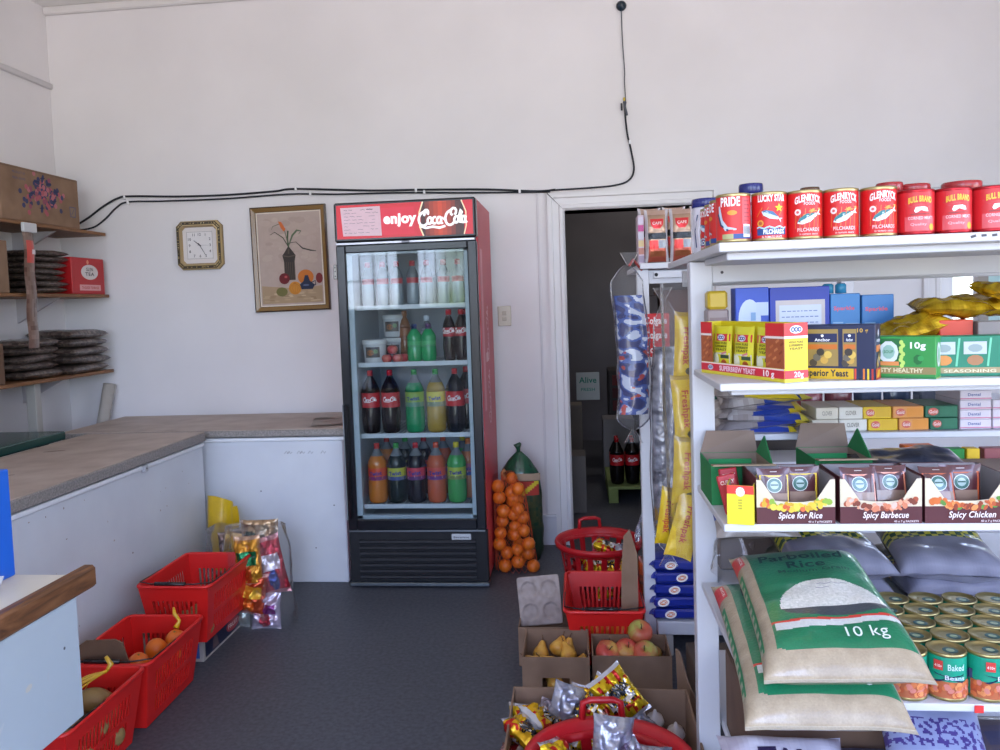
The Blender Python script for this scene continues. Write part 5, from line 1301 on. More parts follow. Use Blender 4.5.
def art_lucky(m, mp, r, h):
    m.text('LUCKY STAR', mp, 0, h*.8, .013, 'f4f0f0', w=.056, l=3, bold=.04)
    m.pol(mp, [(.014+.009*(1 if i % 2 == 0 else .45)*math.sin(PI*i/5), h*.66+.009*(1 if i % 2 == 0 else .45)*math.cos(PI*i/5)) for i in range(10)], 'e8d820', 5)
    for (a, b) in ((-.025, .025), (.02, .028), (-.012, .03)): m.stroke(mp, [(a-.006, h*.5), (a+.006, h*.68)], .0015, 'd87a2a', 2)
    fishshape(m, mp, 0, h*.5, .045, -.45, 'c8d8e4', '4a78a0'); m.ell(mp, -.023, h*.36, .007, .007, 'd89a3a', 3, 10); m.ell(mp, -.023, h*.36, .004, .004, 'b05a2a', 4, 8)
    m.rect(mp, -.031, .031, h*.12, h*.25, '2a4a86', 2, 10); m.stroke(mp, [(-.031+.062*i/12, h*.27+.002*math.sin(i*1.6)) for i in range(13)], .003, 'a8d4e4', 3)
    m.text('PILCHARDS', mp, .004, h*.14, .009, 'f0f4f8', w=.042, l=4, bold=.03); m.text('IN TOMATO SAUCE', mp, 0, h*.06, .004, 'f0d8d8', w=.04, l=3)
def art_glen(m, mp, r, h):
    m.text('GLENRYCK', mp, .0, h*.77, .0135, 'f6e8e8', w=.054, l=3, bold=.04, arch=9); m.text('FOODS', mp, .002, h*.69, .006, 'f0dada', w=.022, l=3)
    m.ell(mp, -.021, h*.55, .0065, .0065, 'ecd8d8', 3, 12); m.ell(mp, -.021, h*.55, .003, .003, 'd05a5a', 4, 8)
    for i in range(7): m.stroke(mp, [(-.026+.009*i, h*.22), (-.024+.009*i, h*.62)], .0012, 'd87838', 2)
    m.stroke(mp, [(-.01, h*.46), (.008, h*.58), (.026, h*.6)], .006, 'd8a040', 3)
    fishshape(m, mp, .002, h*.43, .052, .42, 'd8e8ec', '2a7a84'); m.text('PILCHARDS', mp, 0, h*.16, .007, 'f0c8c8', w=.044, l=3); m.text('in tomato sauce', mp, 0, h*.09, .004, 'e8b8b8', w=.036, l=3)
def art_pride(m, mp, r, h):
    m.text('PRIDE', mp, -.018, h*.74, .018, 'eef0f4', w=.04, l=3, bold=.03)
    m.rect(mp, .006, .03, .008, h-.01, 'cc4a50', 1, 5)
    for i in range(6): m.rect(mp, .011, .024, h*(.42+.08*i), h*(.45+.08*i), 'a83a44', 2, 3)
    m.ell(mp, -.014, h*.6, .01, .005, 'd8902a', 2, 12)
    m.stroke(mp, [(-.042, h*.75), (-.038, h*.45), (-.026, h*.28), (-.006, h*.26)], [.004, .009, .01, .003], 'b8c8d4', 4); m.stroke(mp, [(-.045, h*.6), (-.038, h*.36), (-.022, h*.24)], .004, '2a3a5a', 5)
    m.rect(mp, -.035, .032, .007, h*.17, '24488a', 2, 10); m.rect(mp, -.035, -.012, .007, h*.17, 'a8a878', 3, 5); m.rect(mp, .008, .026, .01, h*.36, 'd4d8e0', 6, 4)
    for i in range(8): m.rect(mp, .0095+.002*i, .0104+.002*i, .016, h*.32, '3a3c48', 7)
def art_bull(m, mp, r, h):
    m.text('BULL BRAND', mp, 0, h*.72, .011, 'e0b83a', w=.045, l=3, bold=.05, arch=7); m.pol(mp, [(-.03, h*.7), (-.012, h*.64), (0, h*.68), (.012, h*.64), (.03, h*.7), (.018, h*.6), (0, h*.62), (-.018, h*.6)], 'c04044', 2)
    m.pol(mp, [(-.012, h*.52), (-.009, h*.6), (.006, h*.61), (.012, h*.58), (.014, h*.5), (.009, h*.5), (.006, h*.54), (-.005, h*.53), (-.007, h*.48), (-.01, h*.48)], 'f0ecec', 5)
    m.rect(mp, -.018, .018, h*.44, h*.455, '7a2a30', 3, 5); m.rect(mp, -.03, .03, .008, h*.4, 'd2565e', 1, 8)
    m.text('CORNED MEAT', mp, 0, h*.33, .006, 'f0c8cc', w=.046, l=3); m.text('Quality', mp, -.004, h*.2, .005, 'ecb0b6', w=.03, l=3); m.ell(mp, .022, h*.16, .0055, .007, 'e0a828', 3, 12)
r1, h1 = .0355, .101
T = {'l': tin('fish_tin', r1, h1, 'cf1f22', art_lucky), 'g': tin('fish_tin', r1, h1, 'cc1a1e', art_glen), 'p': tin('fish_tin', r1, h1, 'd02a28', art_pride), 'b': tin('meat_tin', r1, .092, 'c8242c', art_bull, 'b03038')}
tf = {k: [True] for k in T}
zt = 1.5705
for k, x, lb in (('p', .338, 'red fish tin with barcode at the left end of the front row'), ('l', .411, 'red pilchard tin with yellow star, second in the front row'), ('g', .482, 'red pilchard tin right beside the tin with the yellow star'), ('g', .554, 'middle one of the three matching red pilchard tins in the front row'), ('g', .629, 'red pilchard tin touching the first corned meat tin'),
                 ('b', .702, 'red corned meat tin with yellow lettering next to the pilchard tins'), ('b', .774, 'second red corned meat tin from the pilchard tins'), ('b', .847, 'red corned meat tin cut by the right edge of the photo'), ('b', .92, 'red corned meat tin past the frame edge')):
    if x > .9: continue
    put(T[k], tf[k], (x, 1.742, zt), (0, 0, rr.uniform(-.06, .06)+(.12 if k == 'p' else -.05)), lb, 'tin', 'tins in the front row on the top shelf', 1.0)
for i, (x, y) in enumerate(((.343, 1.835), (.345, 1.915), (.348, 1.995))):
    k = 'p' if i < 2 else 'l'
    put(T[k], tf[k], (x-.003, y, zt), (0, 0, -1.0), ['tin right behind the barcode tin on the top shelf', 'second tin behind the barcode tin along the shelf end', 'third tin behind the barcode tin along the shelf end'][i], 'tin', 'tins along the left end of the top shelf', 1.0)
def lidded(name, r, h, c, lc, label, loc, grp, stripes=False):
    e = empty(name, label, 'jar', grp, loc); m = MB(); m.lathe([(0, 0), (r*.95, 0), (r, .004), (r, h*.82), (r*.97, h*.84), (0, h*.84)], c, 24, cap=False); mp = cyl(r)
    if stripes:
        for i in range(9): m.stroke(mp, [(-.045+.012*i, h*.1), (-.05+.012*i, h*.4), (-.04+.012*i, h*.7)], .004, '2a3a66' if i % 2 else 'e0e0ea', 1)
    m.build('jar_body', 'print', e)
    MB().lathe([(r*1.02, h*.84), (r*1.05, h*.85), (r*1.05, h*.97), (r*1.0, h), (0, h)], lc, 24).build('lid', 'gloss', e); return e
lidded('lidded_jar', .026, .146, 'c8c4cc', '23286a', 'jar with navy blue lid rising behind the barcode tin', (.415, 1.93, zt), 'blue-lidded jars on the top shelf', True)
lidded('lidded_jar', .034, .135, 'c8c4cc', '23286a', 'striped jar with navy lid at the far left end of the top shelf', (.338, 2.085, zt), 'blue-lidded jars on the top shelf', True)
lidded('lidded_jar', .03, .138, 'c8c4cc', '23286a', 'navy-lidded jar between the two other navy-lidded jars', (.352, 2.17, zt), 'blue-lidded jars on the top shelf', True)
lidded('lidded_jar', .026, .122, 'b04a40', '9a2a2e', 'maroon-lidded jar behind the last pilchard tin', (.688, 1.84, zt), 'red-lidded jars on the top shelf')
lidded('lidded_jar', .033, .118, 'b04a40', '9a2a2e', 'maroon-lidded jar behind the first corned meat tin', (.745, 1.86, zt), 'red-lidded jars on the top shelf')
lidded('lidded_jar', .038, .12, 'b04a40', '9a2a2e', 'widest maroon-lidded jar behind the second corned meat tin', (.85, 1.87, zt), 'red-lidded jars on the top shelf')
lidded('lidded_jar', .02, .124, '6a5040', '5a4030', 'small brown-topped jar behind the pilchard tins', (.53, 1.87, zt), None)

# ---- display cartons
def display(name, A, B, depth, h, z, c, label, art_front=None, art_side=None, cat='box', group=None, inner='8a7a6a', lowfront=1.0, solid=False, left_art=None, mat='print', side_profile=None):
    """box whose front bottom edge runs from A to B (left to right seen from the aisle)"""
    A = Vector((A[0], A[1], 0)); B = Vector((B[0], B[1], 0)); L = (B-A).length; ang = math.atan2((B-A).y, (B-A).x)
    e = empty(name, label, cat, group, (A.x, A.y, z), ang); t = .002; m = MB()
    if solid: m.box(0, L, 0, depth, 0, h, c, .0015)
    else:
        m.box(0, L, 0, t, 0, h*lowfront, c); m.box(0, L, depth-t, depth, 0, h, c); m.box(0, t, t, depth-t, 0, h, c); m.box(L-t, L, t, depth-t, 0, h, c); m.box(t, L-t, t, depth-t, 0, t, c)
        m.box(t, t+.0008, t, depth-t, t, h-.001, inner); m.box(L-t-.0008, L-t, t, depth-t, t, h-.001, inner); m.box(t, L-t, depth-t-.0008, depth-t, t, h-.001, inner)
    mf = plane((0, 0, 0), (1, 0, 0), (0, 0, 1)); ms = plane((L, 0, 0), (0, 1, 0), (0, 0, 1)); ml = plane((0, depth, 0), (0, -1, 0), (0, 0, 1))
    if art_front: art_front(m, mf, L, h)
    if art_side: art_side(m, ms, depth, h)
    if left_art: left_art(m, ml, depth, h)
    m.build('carton_body', mat, e)
    return e
def sachet(parent_e, x, y, z, w, h, art, label, group, lean=-4, rz=None, c='d8d02a'):
    """flat foil sachet standing in a display carton (own object)"""
    m = MB(); f = pillow_fn(w, h, .012, seed=int(x*100), crease=.0015, seam=.08, flat=3)
    m.grid(lambda u, v: f(u, v, 1), 8, 10, c); m.grid(lambda u, v: f(1-u, v, -1), 8, 10, c)
    art(m, lambda u, v, d: f(u/w+.5, v/h, 1, d), w, h)
    o = m.build('spice_sachet', 'film')
    M = parent_e.matrix_basis @ Matrix.Translation((x, y, z+h/2)) @ Matrix.Rotation(R(90+lean), 4, 'X')
    o.location = M.to_translation(); o.rotation_euler = M.to_euler(); tag(o, label, 'sachet', group); return o
for _e in (): pass
def eb(e): e.matrix_basis = Matrix.Translation(e.location) @ e.rotation_euler.to_matrix().to_4x4(); return e
# yeast carton
def logo3(m, mp, u, v, s, l=4):
    m.ell(mp, u, v, s*1.15, s*.62, 'dfe2ea', l, 16)
    for k in (-1, 0, 1): m.ell(mp, u+k*s*.6, v, s*.34, s*.4, '2a3a7a', l+1, 10); m.ell(mp, u+k*s*.6, v, s*.16, s*.2, 'dfe2ea', l+2, 8)
def yf(m, mp, L, h):
    m.rect(mp, 0, L, 0, h*.06, 'd8c83a', 1); m.rect(mp, 0, L, h*.06, h*.2, 'cc2a3a', 2); m.rect(mp, 0, L, h*.2, h*.225, 'ecd8cc', 2)
    logo3(m, mp, L*.13, h*.13, .0095); m.text('SUPERBREW YEAST', mp, L*.47, h*.085, .011, 'f0c8d4', w=L*.44, l=4, bold=.04); m.text('10 g', mp, L*.84, h*.08, .0125, 'f0e0e0', w=L*.12, l=4, bold=.03)
def ys(m, mp, L, h):
    m.rect(mp, 0, L, h*.78, h, 'cf2b30', 1); m.rect(mp, 0, L, h*.74, h*.78, 'e8dcd4', 1); logo3(m, mp, L*.5, h*.89, .0135)
    m.rect(mp, 0, L, h*.0, h*.06, 'd8c83a', 2); m.rect(mp, 0, L, h*.06, h*.2, 'cc2a3a', 2); m.text('20g', mp, L*.6, h*.085, .011, 'f0c8d0', w=L*.4, l=3, bold=.03)
    for i, t in enumerate(('HIGH PURE', 'SUPERBREW', 'YEAST')): m.text(t, mp, L*.5, h*(.66-.055*i), .0045, '5a4a1c', w=L*.6, l=2)
e = eb(display('yeast_carton', (.302, 1.97), (.424, 1.688), .058, .122, 1.2785, 'e0c81e', 'yellow and red yeast display box at the left end of the second shelf', yf, ys, lowfront=.23, inner='d8c41a'))
# side wings of the cut-away front
L_ = .307
mp = plane((0, 0, 0), (1, 0, 0), (0, 0, 1))
for (a, b, c0, c1) in ((0, .045, 0, 1), (L_-.06, L_, 0, 1)):
    m = MB()
    m.box(a, b, 0, .0022, .028, .122, 'a0522e')
    m.rect(mp, a, b, .095, .122, 'cf2b30', 1); m.rect(mp, a, b, .09, .095, 'e8dcd4', 2)
    for i in range(9): m.stroke(mp, [(a+.004+(b-a-.01)*((i*37) % 10)/10, .034+.006*i), (a+.004+(b-a-.012)*((i*37) % 10)/10+.012, .04+.006*i)], .005, ['b8683a', '8a3f22', 'c47a4a'][i % 3], 1)
    m.build('side_wing', 'print', e)
def ysach(m, mp, w, h):
    m.rect(mp, -w*.46, w*.46, h*.66, h*.82, 'cc2a3a', 1, 4); logo3(m, mp, 0, h*.74, .012, 2)
    for i, t in enumerate(('HIGH PURE', 'SUPERBREW', 'YEAST')): m.text(t, mp, 0, h*(.59-.07*i), .005, '4a4420', w=w*.62, l=2, bold=.03)
    m.rect(mp, -w*.46, w*.46, h*.06, h*.4, 'd8d4c4', 1, 4); m.ell(mp, -w*.25, h*.24, w*.17, h*.15, 'e4e6c8', 3, 14); m.rect(mp, 0, w*.42, h*.28, h*.36, '3a5038', 2, 2); m.ell(mp, w*.18, h*.17, w*.15, h*.09, 'b0522c', 3, 12); m.stroke(mp, [(w*.05, h*.38), (w*.3, h*.43)], .004, 'd87a8a', 3)
for i in range(3): sachet(e, .06+.083*i, .02, .006, .075, .108, ysach, ['yellow yeast sachet at the left in the yeast display box', 'yellow yeast sachet in the middle of the yeast display box', 'yellow yeast sachet at the right in the yeast display box'][i], 'sachets in the yeast box', lean=-3)
# dark blue yeast carton
def af(m, mp, L, h):
    m.rect(mp, 0, L*.72, 0, h*.2, 'd0a81e', 1); m.text('Superior Yeast', mp, L*.34, h*.055, .0135, '1e2232', w=L*.62, l=2, bold=.03)
    for i in range(5): m.rect(mp, L*(.73+.055*i), L*(.755+.055*i), 0, h*.2, ['c8482a', '1c2038', 'd87a2a', 'e0c02a', 'b8342a'][i], 1)
    for q, (x0, x1) in enumerate(((L*.1, L*.52), (L*.58, L*.76))):
        m.rect(mp, x0, x1, h*.24, h*.92, '9a8248', 2); m.rect(mp, x0+.002, x1-.002, h*.68, h*.84, '1b2450', 3); m.text('Anchor', mp, (x0+x1)/2, h*.7, .006, 'e8ecf4', w=(x1-x0)*.5, l=4, bold=.03); m.ell(mp, (x0+x1)/2, h*.8, .003, .003, 'e8ecf4', 4, 8)
        m.rect(mp, x0+.002, x1-.002, h*.55, h*.64, 'c8702a', 3)
        for k in range(5): m.ell(mp, x0+(x1-x0)*(.2+.6*((k*3) % 5)/5), h*(.3+.05*k), .008, .008, ['4a4238', 'c8a048', '6a6458', 'd8b858', '3a342c'][k], 4+k, 10)
    m.text('10 g', mp, L*.84, h*.86, .008, 'c8a03a', w=L*.14, l=3)
def as_(m, mp, L, h):
    m.ell(mp, L*.5, h*.84, .004, .008, 'e8ecf4', 2, 10); m.text('Anchor', mp, L*.5, h*.68, .007, 'e0e4ec', w=L*.7, l=2); m.rect(mp, L*.1, L*.9, h*.5, h*.62, 'c8702a', 2)
    for k in range(5): m.ell(mp, L*(.3+.1*k), h*(.26+.05*k), .009, .009, ['5a5238', 'b8a058', '8a8478', 'c8a848', '4a442c'][k], 2+k, 10)
    m.rect(mp, 0, L, 0, h*.2, 'b8402a', 2); m.pol(mp, [(L*.1, .004), (L*.6, .004), (L*.9, h*.17), (L*.4, h*.17)], 'd8a82a', 3)
display('yeast_carton', (.479, 1.775), (.607, 1.7), .05, .114, 1.2785, '1d2547', 'dark blue yeast box beside the yellow yeast box', af, as_, solid=True)
def gf1(m, mp, L, h):
    m.rect(mp, 0, L, .0, h*.05, '1f7a3a', 1); m.rect(mp, 0, L, h*.1, h*.27, '8f7e50', 2); m.text('TASTY HEALTHY', mp, L*.45, h*.14, .0085, 'd8cfa8', w=L*.75, l=3, bold=.03)
    m.rect(mp, L*.02, L*.12, h*.3, h*.95, '9ac05a', 2); m.rect(mp, L*.14, L*.5, h*.3, h*.95, '12692f', 2)
    m.ell(mp, L*.33, h*.62, .019, .024, 'd0dcdc', 4, 10); m.ell(mp, L*.33, h*.63, .012, .015, '8fb8a8', 5, 10); m.text('SOUP', mp, L*.33, h*.6, .006, '2a7a4a', w=.018, l=6); m.rect(mp, L*.2, L*.48, h*.3, h*.4, 'd88a4a', 5)
    for i in range(9): m.ell(mp, L*(.52+.02*math.sin(i*2)), h*(.3+.07*i), .004, .005, 'b8d86a', 3, 8)
    m.text('10g', mp, L*.75, h*.72, .0125, 'eef4ee', w=L*.22, l=3, bold=.03); m.ell(mp, L*.75, h*.45, .009, .011, '176a30', 3, 7); m.ell(mp, L*.79, h*.48, .006, .006, '2f9a4a', 4, 7)
def gs1(m, mp, L, h): m.ell(mp, L*.5, h*.56, L*.36, h*.3, 'ccd6d4', 2, 10); m.ell(mp, L*.5, h*.56, L*.22, h*.2, '7ab090', 3, 10); m.rect(mp, 0, 1*L, 0, h*.03, 'a8b86a', 2)
display('soup_carton', (.612, 1.765), (.722, 1.695), .05, .086, 1.2785, '2d8f3f', 'bright green 10g box between the yeast and teal-green boxes', gf1, gs1, solid=True)
def gf2(m, mp, L, h):
    m.rect(mp, 0, L, h*.08, h*.22, '9a8a64', 2); m.text('SEASONING', mp, L*.4, h*.1, .006, 'd0c8a8', w=L*.5, l=3)
    for x0 in (L*.04, L*.34): m.rect(mp, x0, x0+L*.22, h*.55, h*.86, 'b4bcc0', 3); m.ell(mp, x0+L*.11, h*.7, L*.07, h*.1, '8a9a98', 4, 10); m.ell(mp, x0+L*.11, h*.4, L*.08, h*.13, 'c8823a' if x0 < L*.2 else 'a07048', 3, 10); m.stroke(mp, [(x0+L*.23, h*.25), (x0+L*.26, h*.95)], .004, '6ac09a', 3)
    m.text('10g', mp, L*.78, h*.72, .0125, 'eef4ee', w=L*.16, l=3, bold=.03)
display('soup_carton', (.728, 1.745), (.92, 1.72), .05, .083, 1.2785, '10785a', 'teal green 10g box at the right end of the second shelf', gf2, None, solid=True)
# back row of shelf two
def bx(name, x0, x1, y, z, h, c, label, art=None, d=.06, cat='box', group=None, mat='print'):
    return display(name, (x0, y), (x1, y), d, h, z, c, label, art, None, solid=True, cat=cat, group=group, mat=mat)
def arch(m, mp, L, h):
    m.ell(mp, L*.42, h*.62, L*.34, h*.24, 'b8c4d8', 1, 20); m.rect(mp, L*.1, L*.72, .002, h*.6, 'b8c4d8', 2); m.rect(mp, L*.62, L*.98, h*.66, h*.82, 'b4c0d6', 3); m.rect(mp, L*.62, L*.98, h*.42, h*.56, 'aab8d2', 3); m.rect(mp, L*.45, L*.6, h*.6, h*.7, '7a9ac0', 4)
def panel(m, mp, L, h):
    m.rect(mp, L*.1, L*.92, .004, h*.84, 'c4b8b4', 1); m.rect(mp, L*.16, L*.86, .006, h*.78, 'ccd0dc', 2)
    rr_ = random.Random(6)
    for i in range(9):
        x = L*.2
        while x < L*.8: w_ = rr_.uniform(.004, .011); m.rect(mp, x, min(x+w_, L*.83), h*(.7-.07*i), h*(.7-.07*i)+.0022, '6a7aa8', 3); x += w_+.003
bx('blue_pack', .388, .466, 1.99, 1.2785, .2, '2a4ab0', 'royal blue box with pale arch shape behind the yellow yeast box', arch)
bx('blue_pack', .47, .61, 2.0, 1.2785, .198, '2438a0', 'wide dark blue box with a white text panel behind the yeast boxes', panel)
def spk(m, mp, L, h): m.text('Sparkle', mp, L*.45, h*.78, .009, 'd8586a', w=L*.7, l=2, bold=.03); m.rect(mp, L*.5, L*.95, .004, h*.6, '9ab0c8', 1); m.ell(mp, L*.72, h*.45, L*.12, h*.06, '7a8ca8', 2, 10); m.rect(mp, L*.08, L*.42, h*.6, h*.62, '8ab0d0', 1)
bx('light_blue_box', .612, .68, 2.0, 1.2785, .178, '3f7fb8', 'light blue box with red lettering next to the text-panel box', spk, group='light blue boxes on the second shelf')
bx('light_blue_box', .684, .757, 2.0, 1.2785, .173, '3d78b2', 'light blue box with red lettering beside the gold bags', spk, group='light blue boxes on the second shelf')
for i, x in enumerate((.615, .645)):
    o = MB().lathe([(.013, 0), (.013, .02), (.009, .024)], '3a8ab0', 14).build('bottle_cap', 'gloss'); place(o, (x, 2.03, 1.4575)); o.name = 'pump_cap'; tag(o, ['teal cap on the light blue box, left of two', 'teal cap on the light blue box, right of two'][i], 'cap', 'teal caps')
m = MB(); m.box(0, .052, 0, .05, 0, .15, '8a7a78', .004).box(.002, .05, -.001, .049, .15, .195, 'b89a24', .006); mp = front(-.0012)
for i in range(6): m.rect(mp, .006, .046, .02+.02*i, .03+.02*i, ['a89a9c', '7a5a5a', 'b0a8aa', '8a5a58', '9a8e90', '75605e'][i], 1)
m.text('Te', mp, .018, .04, .03, 'd0ccd4', w=.025, l=3); o = m.build('spice_jar', 'print'); place(o, (.318+.035, 2.0, 1.2785)); o.location.x = .322; o.location.y = 2.0; tag(o, 'brown jar-like pack with yellow top beside the post on the second shelf', 'jar')
# gold foil bags
def gold(seed): return lambda u, v: mixc('9a7412', 'd8b42a', .5+1.2*noise.noise(Vector((u*7, v*7, seed))))
for i, (x, y, z, w, h, t, rx, ry, rz, lb) in enumerate(((.755, 1.9, 1.375, .15, .11, .045, .2, -.3, .2, 'crumpled gold foil bag leaning beside the light blue boxes'), (.84, 1.9, 1.418, .16, .1, .04, .1, .05, -.1, 'gold foil bag in the middle of the second shelf pile'), (.92, 1.92, 1.42, .17, .11, .05, .2, -.05, .1, 'gold foil bag at the right of the second shelf pile'), (.93, 1.86, 1.452, .12, .08, .03, .2, .1, .4, 'small gold foil bag on top near the frame edge'))):
    m = MB(); pillow(m, w, h, t, gold(i), nu=26, nv=22, seed=i+20, crease=.009, flat=3, cs=20); o = m.build('foil_bag', 'foil'); place(o, (x, y, z), (rx, ry, rz)); tag(o, lb, 'bag', 'gold foil bags')
def orr(m, mp, L, h): m.ell(mp, L*.45, h*.35, .01, .012, '7a5a4a', 1, 10)
bx('orange_red_box', .8, .87, 1.86, 1.2785, .112, 'c8422a', 'orange-red box under the gold bags on the second shelf', orr)
bx('grey_box', .875, .97, 1.85, 1.2785, .107, '7f7874', 'grey cardboard box at the right behind the teal-green box')

# ---- third shelf display cartons
z3 = .9815
def eag(m, mp, L, h):
    m.rect(mp, 0, L, h*.78, h, 'd8382a', 1); m.ell(mp, L*.5, h*.84, .009, .01, 'f0ece8', 2, 12); m.pol(mp, [(L*.38, h*.79), (L*.66, h*.79), (L*.66, h*.86), (L*.45, h*.84)], 'f0ece8', 3)
    for i in range(4): m.rect(mp, L*.42, L*.56, h*(.4+.07*i), h*(.43+.07*i), 'a89a2a', 1)
def eagl(m, mp, L, h): m.rect(mp, 0, L, h*.8, h, 'b84a48', 1); m.pol(mp, [(L*.2, .01), (L*.8, .01), (L*.7, h*.6), (L*.3, h*.6)], 'b8862a', 1)
display('spice_carton', (.308, 1.705), (.360, 1.69), .22, .083, z3, 'ddd02a', 'small yellow and red open box with white eagle head on the third shelf', eag, None, left_art=eagl, inner='9a8a7a')
for i, (x, y) in enumerate(((.335, 1.76), (.342, 1.82))):
    m = MB(); m.box(-.02, .02, -.004, .004, 0, .085, 'a8242c', .002); m.text('CURRY', front(-.004), 0, .065, .008, 'e8d8c8', w=.03, l=1); o = m.build('curry_packet', 'print'); place(o, (x, y, z3+.008), (R(-8), R(-12+6*i), R(5))); tag(o, ['red packet in front inside the eagle box', 'red packet behind inside the eagle box'][i], 'packet', 'red packets in the eagle box')
MAR = '54262a'
def spicebox(x0, x1, title, blob, label, sach, h=.098, y=1.702):
    L = x1-x0
    e = display('spice_carton', (x0, y), (x1, y), .14, h*.99, z3, MAR, label, None, None, lowfront=.36, inner='8f8a8a')
    m = MB(); mp = plane((0, 0, 0), (1, 0, 0), (0, 0, 1))
    # curved front with deep notch
    n = 14; pts = [(0, h*.36)]
    top = [(0, h*.95), (L*.06, h*.95), (L*.12, h*.8), (L*.24, h*.5), (L*.4, h*.47), (L*.6, h*.47), (L*.76, h*.5), (L*.88, h*.8), (L*.94, h*.95), (L, h*.95)]
    V = []; 
    for (a, b) in top: V += [(a, 0, h*.35), (a, 0, b)]
    m.add(V, [(2*i, 2*i+2, 2*i+3, 2*i+1) for i in range(len(top)-1)], 'd0c4a8'); m.add([(p[0], .0015, p[2]) for p in V], [(2*i+1, 2*i+3, 2*i+2, 2*i) for i in range(len(top)-1)], '8a8078')
    m.rect(mp, 0, L, .0, h*.36, MAR, 1)
    rr_ = random.Random(len(title))
    for i in range(46):
        u = L*(.08+.84*i/45); base_ = h*(.36+.12*abs((i-22.5)/22.5)**2)
        m.ell(mp, u, base_+rr_.uniform(-.006, .006), rr_.uniform(.004, .009), rr_.uniform(.003, .007), rr_.choice(blob), 3+i % 4, 8, rr_.uniform(0, 3))
    m.text(title, mp, L*.55, h*.13, .0125, 'e4d8d4', w=L*.56, l=12, bold=.02, shear=.25); m.text('40 x 7 g PACKETS', mp, L*.8, h*.035, .004, 'c8b8b8', w=L*.3, l=12, bold=.04)
    m.build('printed_front', 'print', e)
    eb(e)
    for i, (sx, sw, lean, lb) in enumerate(sach):
        def sa(m, mp, w, h_):
            m.rect(mp, -w*.44, w*.44, h_*.3, h_*.86, blob[0], 1, 3); m.rect(mp, -w*.4, w*.4, h_*.3, h_*.5, '8a7060', 2, 3)
            m.ell(mp, 0, h_*.66, .0165, .0165, 'c8d0cc', 3, 16); m.ell(mp, 0, h_*.66, .015, .015, '2f6058', 4, 16); m.ell(mp, 0, h_*.66, .009, .009, '9ab0ac', 5, 12); m.rect(mp, -.008, .008, h_*.65, h_*.68, '24504a', 6)
            m.rect(mp, -w*.1, w*.1, h_*.93, h_*.96, 'c8c4c4', 2)
        sachet(e, sx*L, .03+.018*i, .004, sw, .108, sa, lb, None, lean=lean, c='4c2226')
    return e
spicebox(.368, .526, 'Spice for Rice', ['d8b83a', 'd8683a', 'c8a02a', '8aa83a', 'e0c84a', 'c85a2a'], 'maroon display carton with yellow vegetable picture beside the eagle box', [(.27, .07, -8, 'maroon sachet at the left inside the carton with the vegetable picture'), (.63, .085, -4, 'maroon sachet at the right inside the carton with the vegetable picture')])
spicebox(.536, .697, 'Spicy Barbecue', ['c87a5a', 'a04a2e', 'd89a7a', '7a3a28', 'c8b0a0'], 'maroon barbecue spice display carton between the other two maroon cartons', [(.3, .075, -14, 'sachet at the left inside the middle maroon carton'), (.72, .075, -14, 'sachet at the right inside the middle maroon carton')])
spicebox(.703, .866, 'Spicy Chicken', ['b0522a', 'c8682e', '8a3a20', 'd88a4a', '5a8a3a'], 'maroon chicken spice display carton at the right of the third shelf', [(.24, .07, -20, 'sachet at the left inside the maroon chicken spice carton'), (.55, .085, -4, 'tallest sachet standing inside the maroon chicken spice carton')])
# green cartons with raised flaps
def greenbox(x0, x1, y0, y1, h, label, flap):
    e = display('green_carton', (x0, y0), (x1, y0), y1-y0, h, z3, '14763c', label, None, None, inner='8a7765', mat='card')
    m = MB()
    m.add([(0, 0, h), (x1-x0, 0, h), (x1-x0, -.03, h+.004), (0, -.03, h+.004)], [(0, 1, 2, 3)], '9a8468')
    W__ = x1-x0; D__ = y1-y0
    m.add([(0, D__, h), (W__, D__, h), (W__*.98, D__+.02, h+flap), (.02, D__+.03, h+flap)], [(0, 1, 2, 3)], '7f6b5c')
    m.add([(W__, 0, h), (W__, D__, h), (W__+.012, D__*.8, h+flap*.9)], [(0, 1, 2)], '157a40')
    m.stroke(plane((0, D__*.6, h-.01), (1, 0, 0), (0, 0, 1)), [(.01, .0), (W__*.8, .0)], .012, '1a8044', 1)
    o = m.build('flaps', 'card', e); s_ = o.modifiers.new('thick', 'SOLIDIFY'); s_.thickness = .003; return e
greenbox(.302, .44, 1.86, 2.02, .092, 'green open carton with raised flap beside the post on the third shelf', .05)
greenbox(.535, .66, 1.87, 2.03, .1, 'green open carton with raised flap behind the middle maroon carton', .055)
m = MB(); pillow(m, .24, .16, .06, lambda u, v: mixc('14161f', '2c3446', .5+noise.noise(Vector((u*6, v*6, 1)))), nu=24, nv=18, seed=3, crease=.008, flat=3, cs=14); o = m.build('black_plastic_bag', 'film'); place(o, (.765, 1.92, 1.058), (.15, 0, .05)); tag(o, 'crumpled black plastic bag lying behind the maroon cartons', 'bag')
o = MB().box(.665, .86, 1.86, 1.99, z3, 1.03, '7a6a5c', .003).build('brown_carton', 'card'); tag(o, 'flat brown carton under the black plastic bag', 'carton')
for i, (x0, x1, c, lb, h) in enumerate(((.79, .86, 'd8641f', 'orange box under the toothpaste shelf', .1), (.865, .93, '1f7f2f', 'green box under the toothpaste shelf', .09), (.935, .965, 'd8b01c', 'yellow box under the toothpaste shelf', .09), (.975, 1.04, '8a4a4a', 'brownish red box at the frame edge under the toothpaste shelf', .09))):
    bx('small_box', x0, x1, 2.03, z3, h, c, lb, (lambda m, mp, L, hh: m.rect(mp, .004, L-.004, hh*.3, hh*.6, 'a8a84a' if L < .05 else '7aa84a', 1)) if i in (1, 2) else None, d=.03)
o = MB().box(.87, 1.1, 1.88, 2.02, z3, 1.05, '8d7a6c', .003).build('brown_carton', 'card'); tag(o, 'tan open carton at the right behind the maroon chicken spice carton', 'carton')
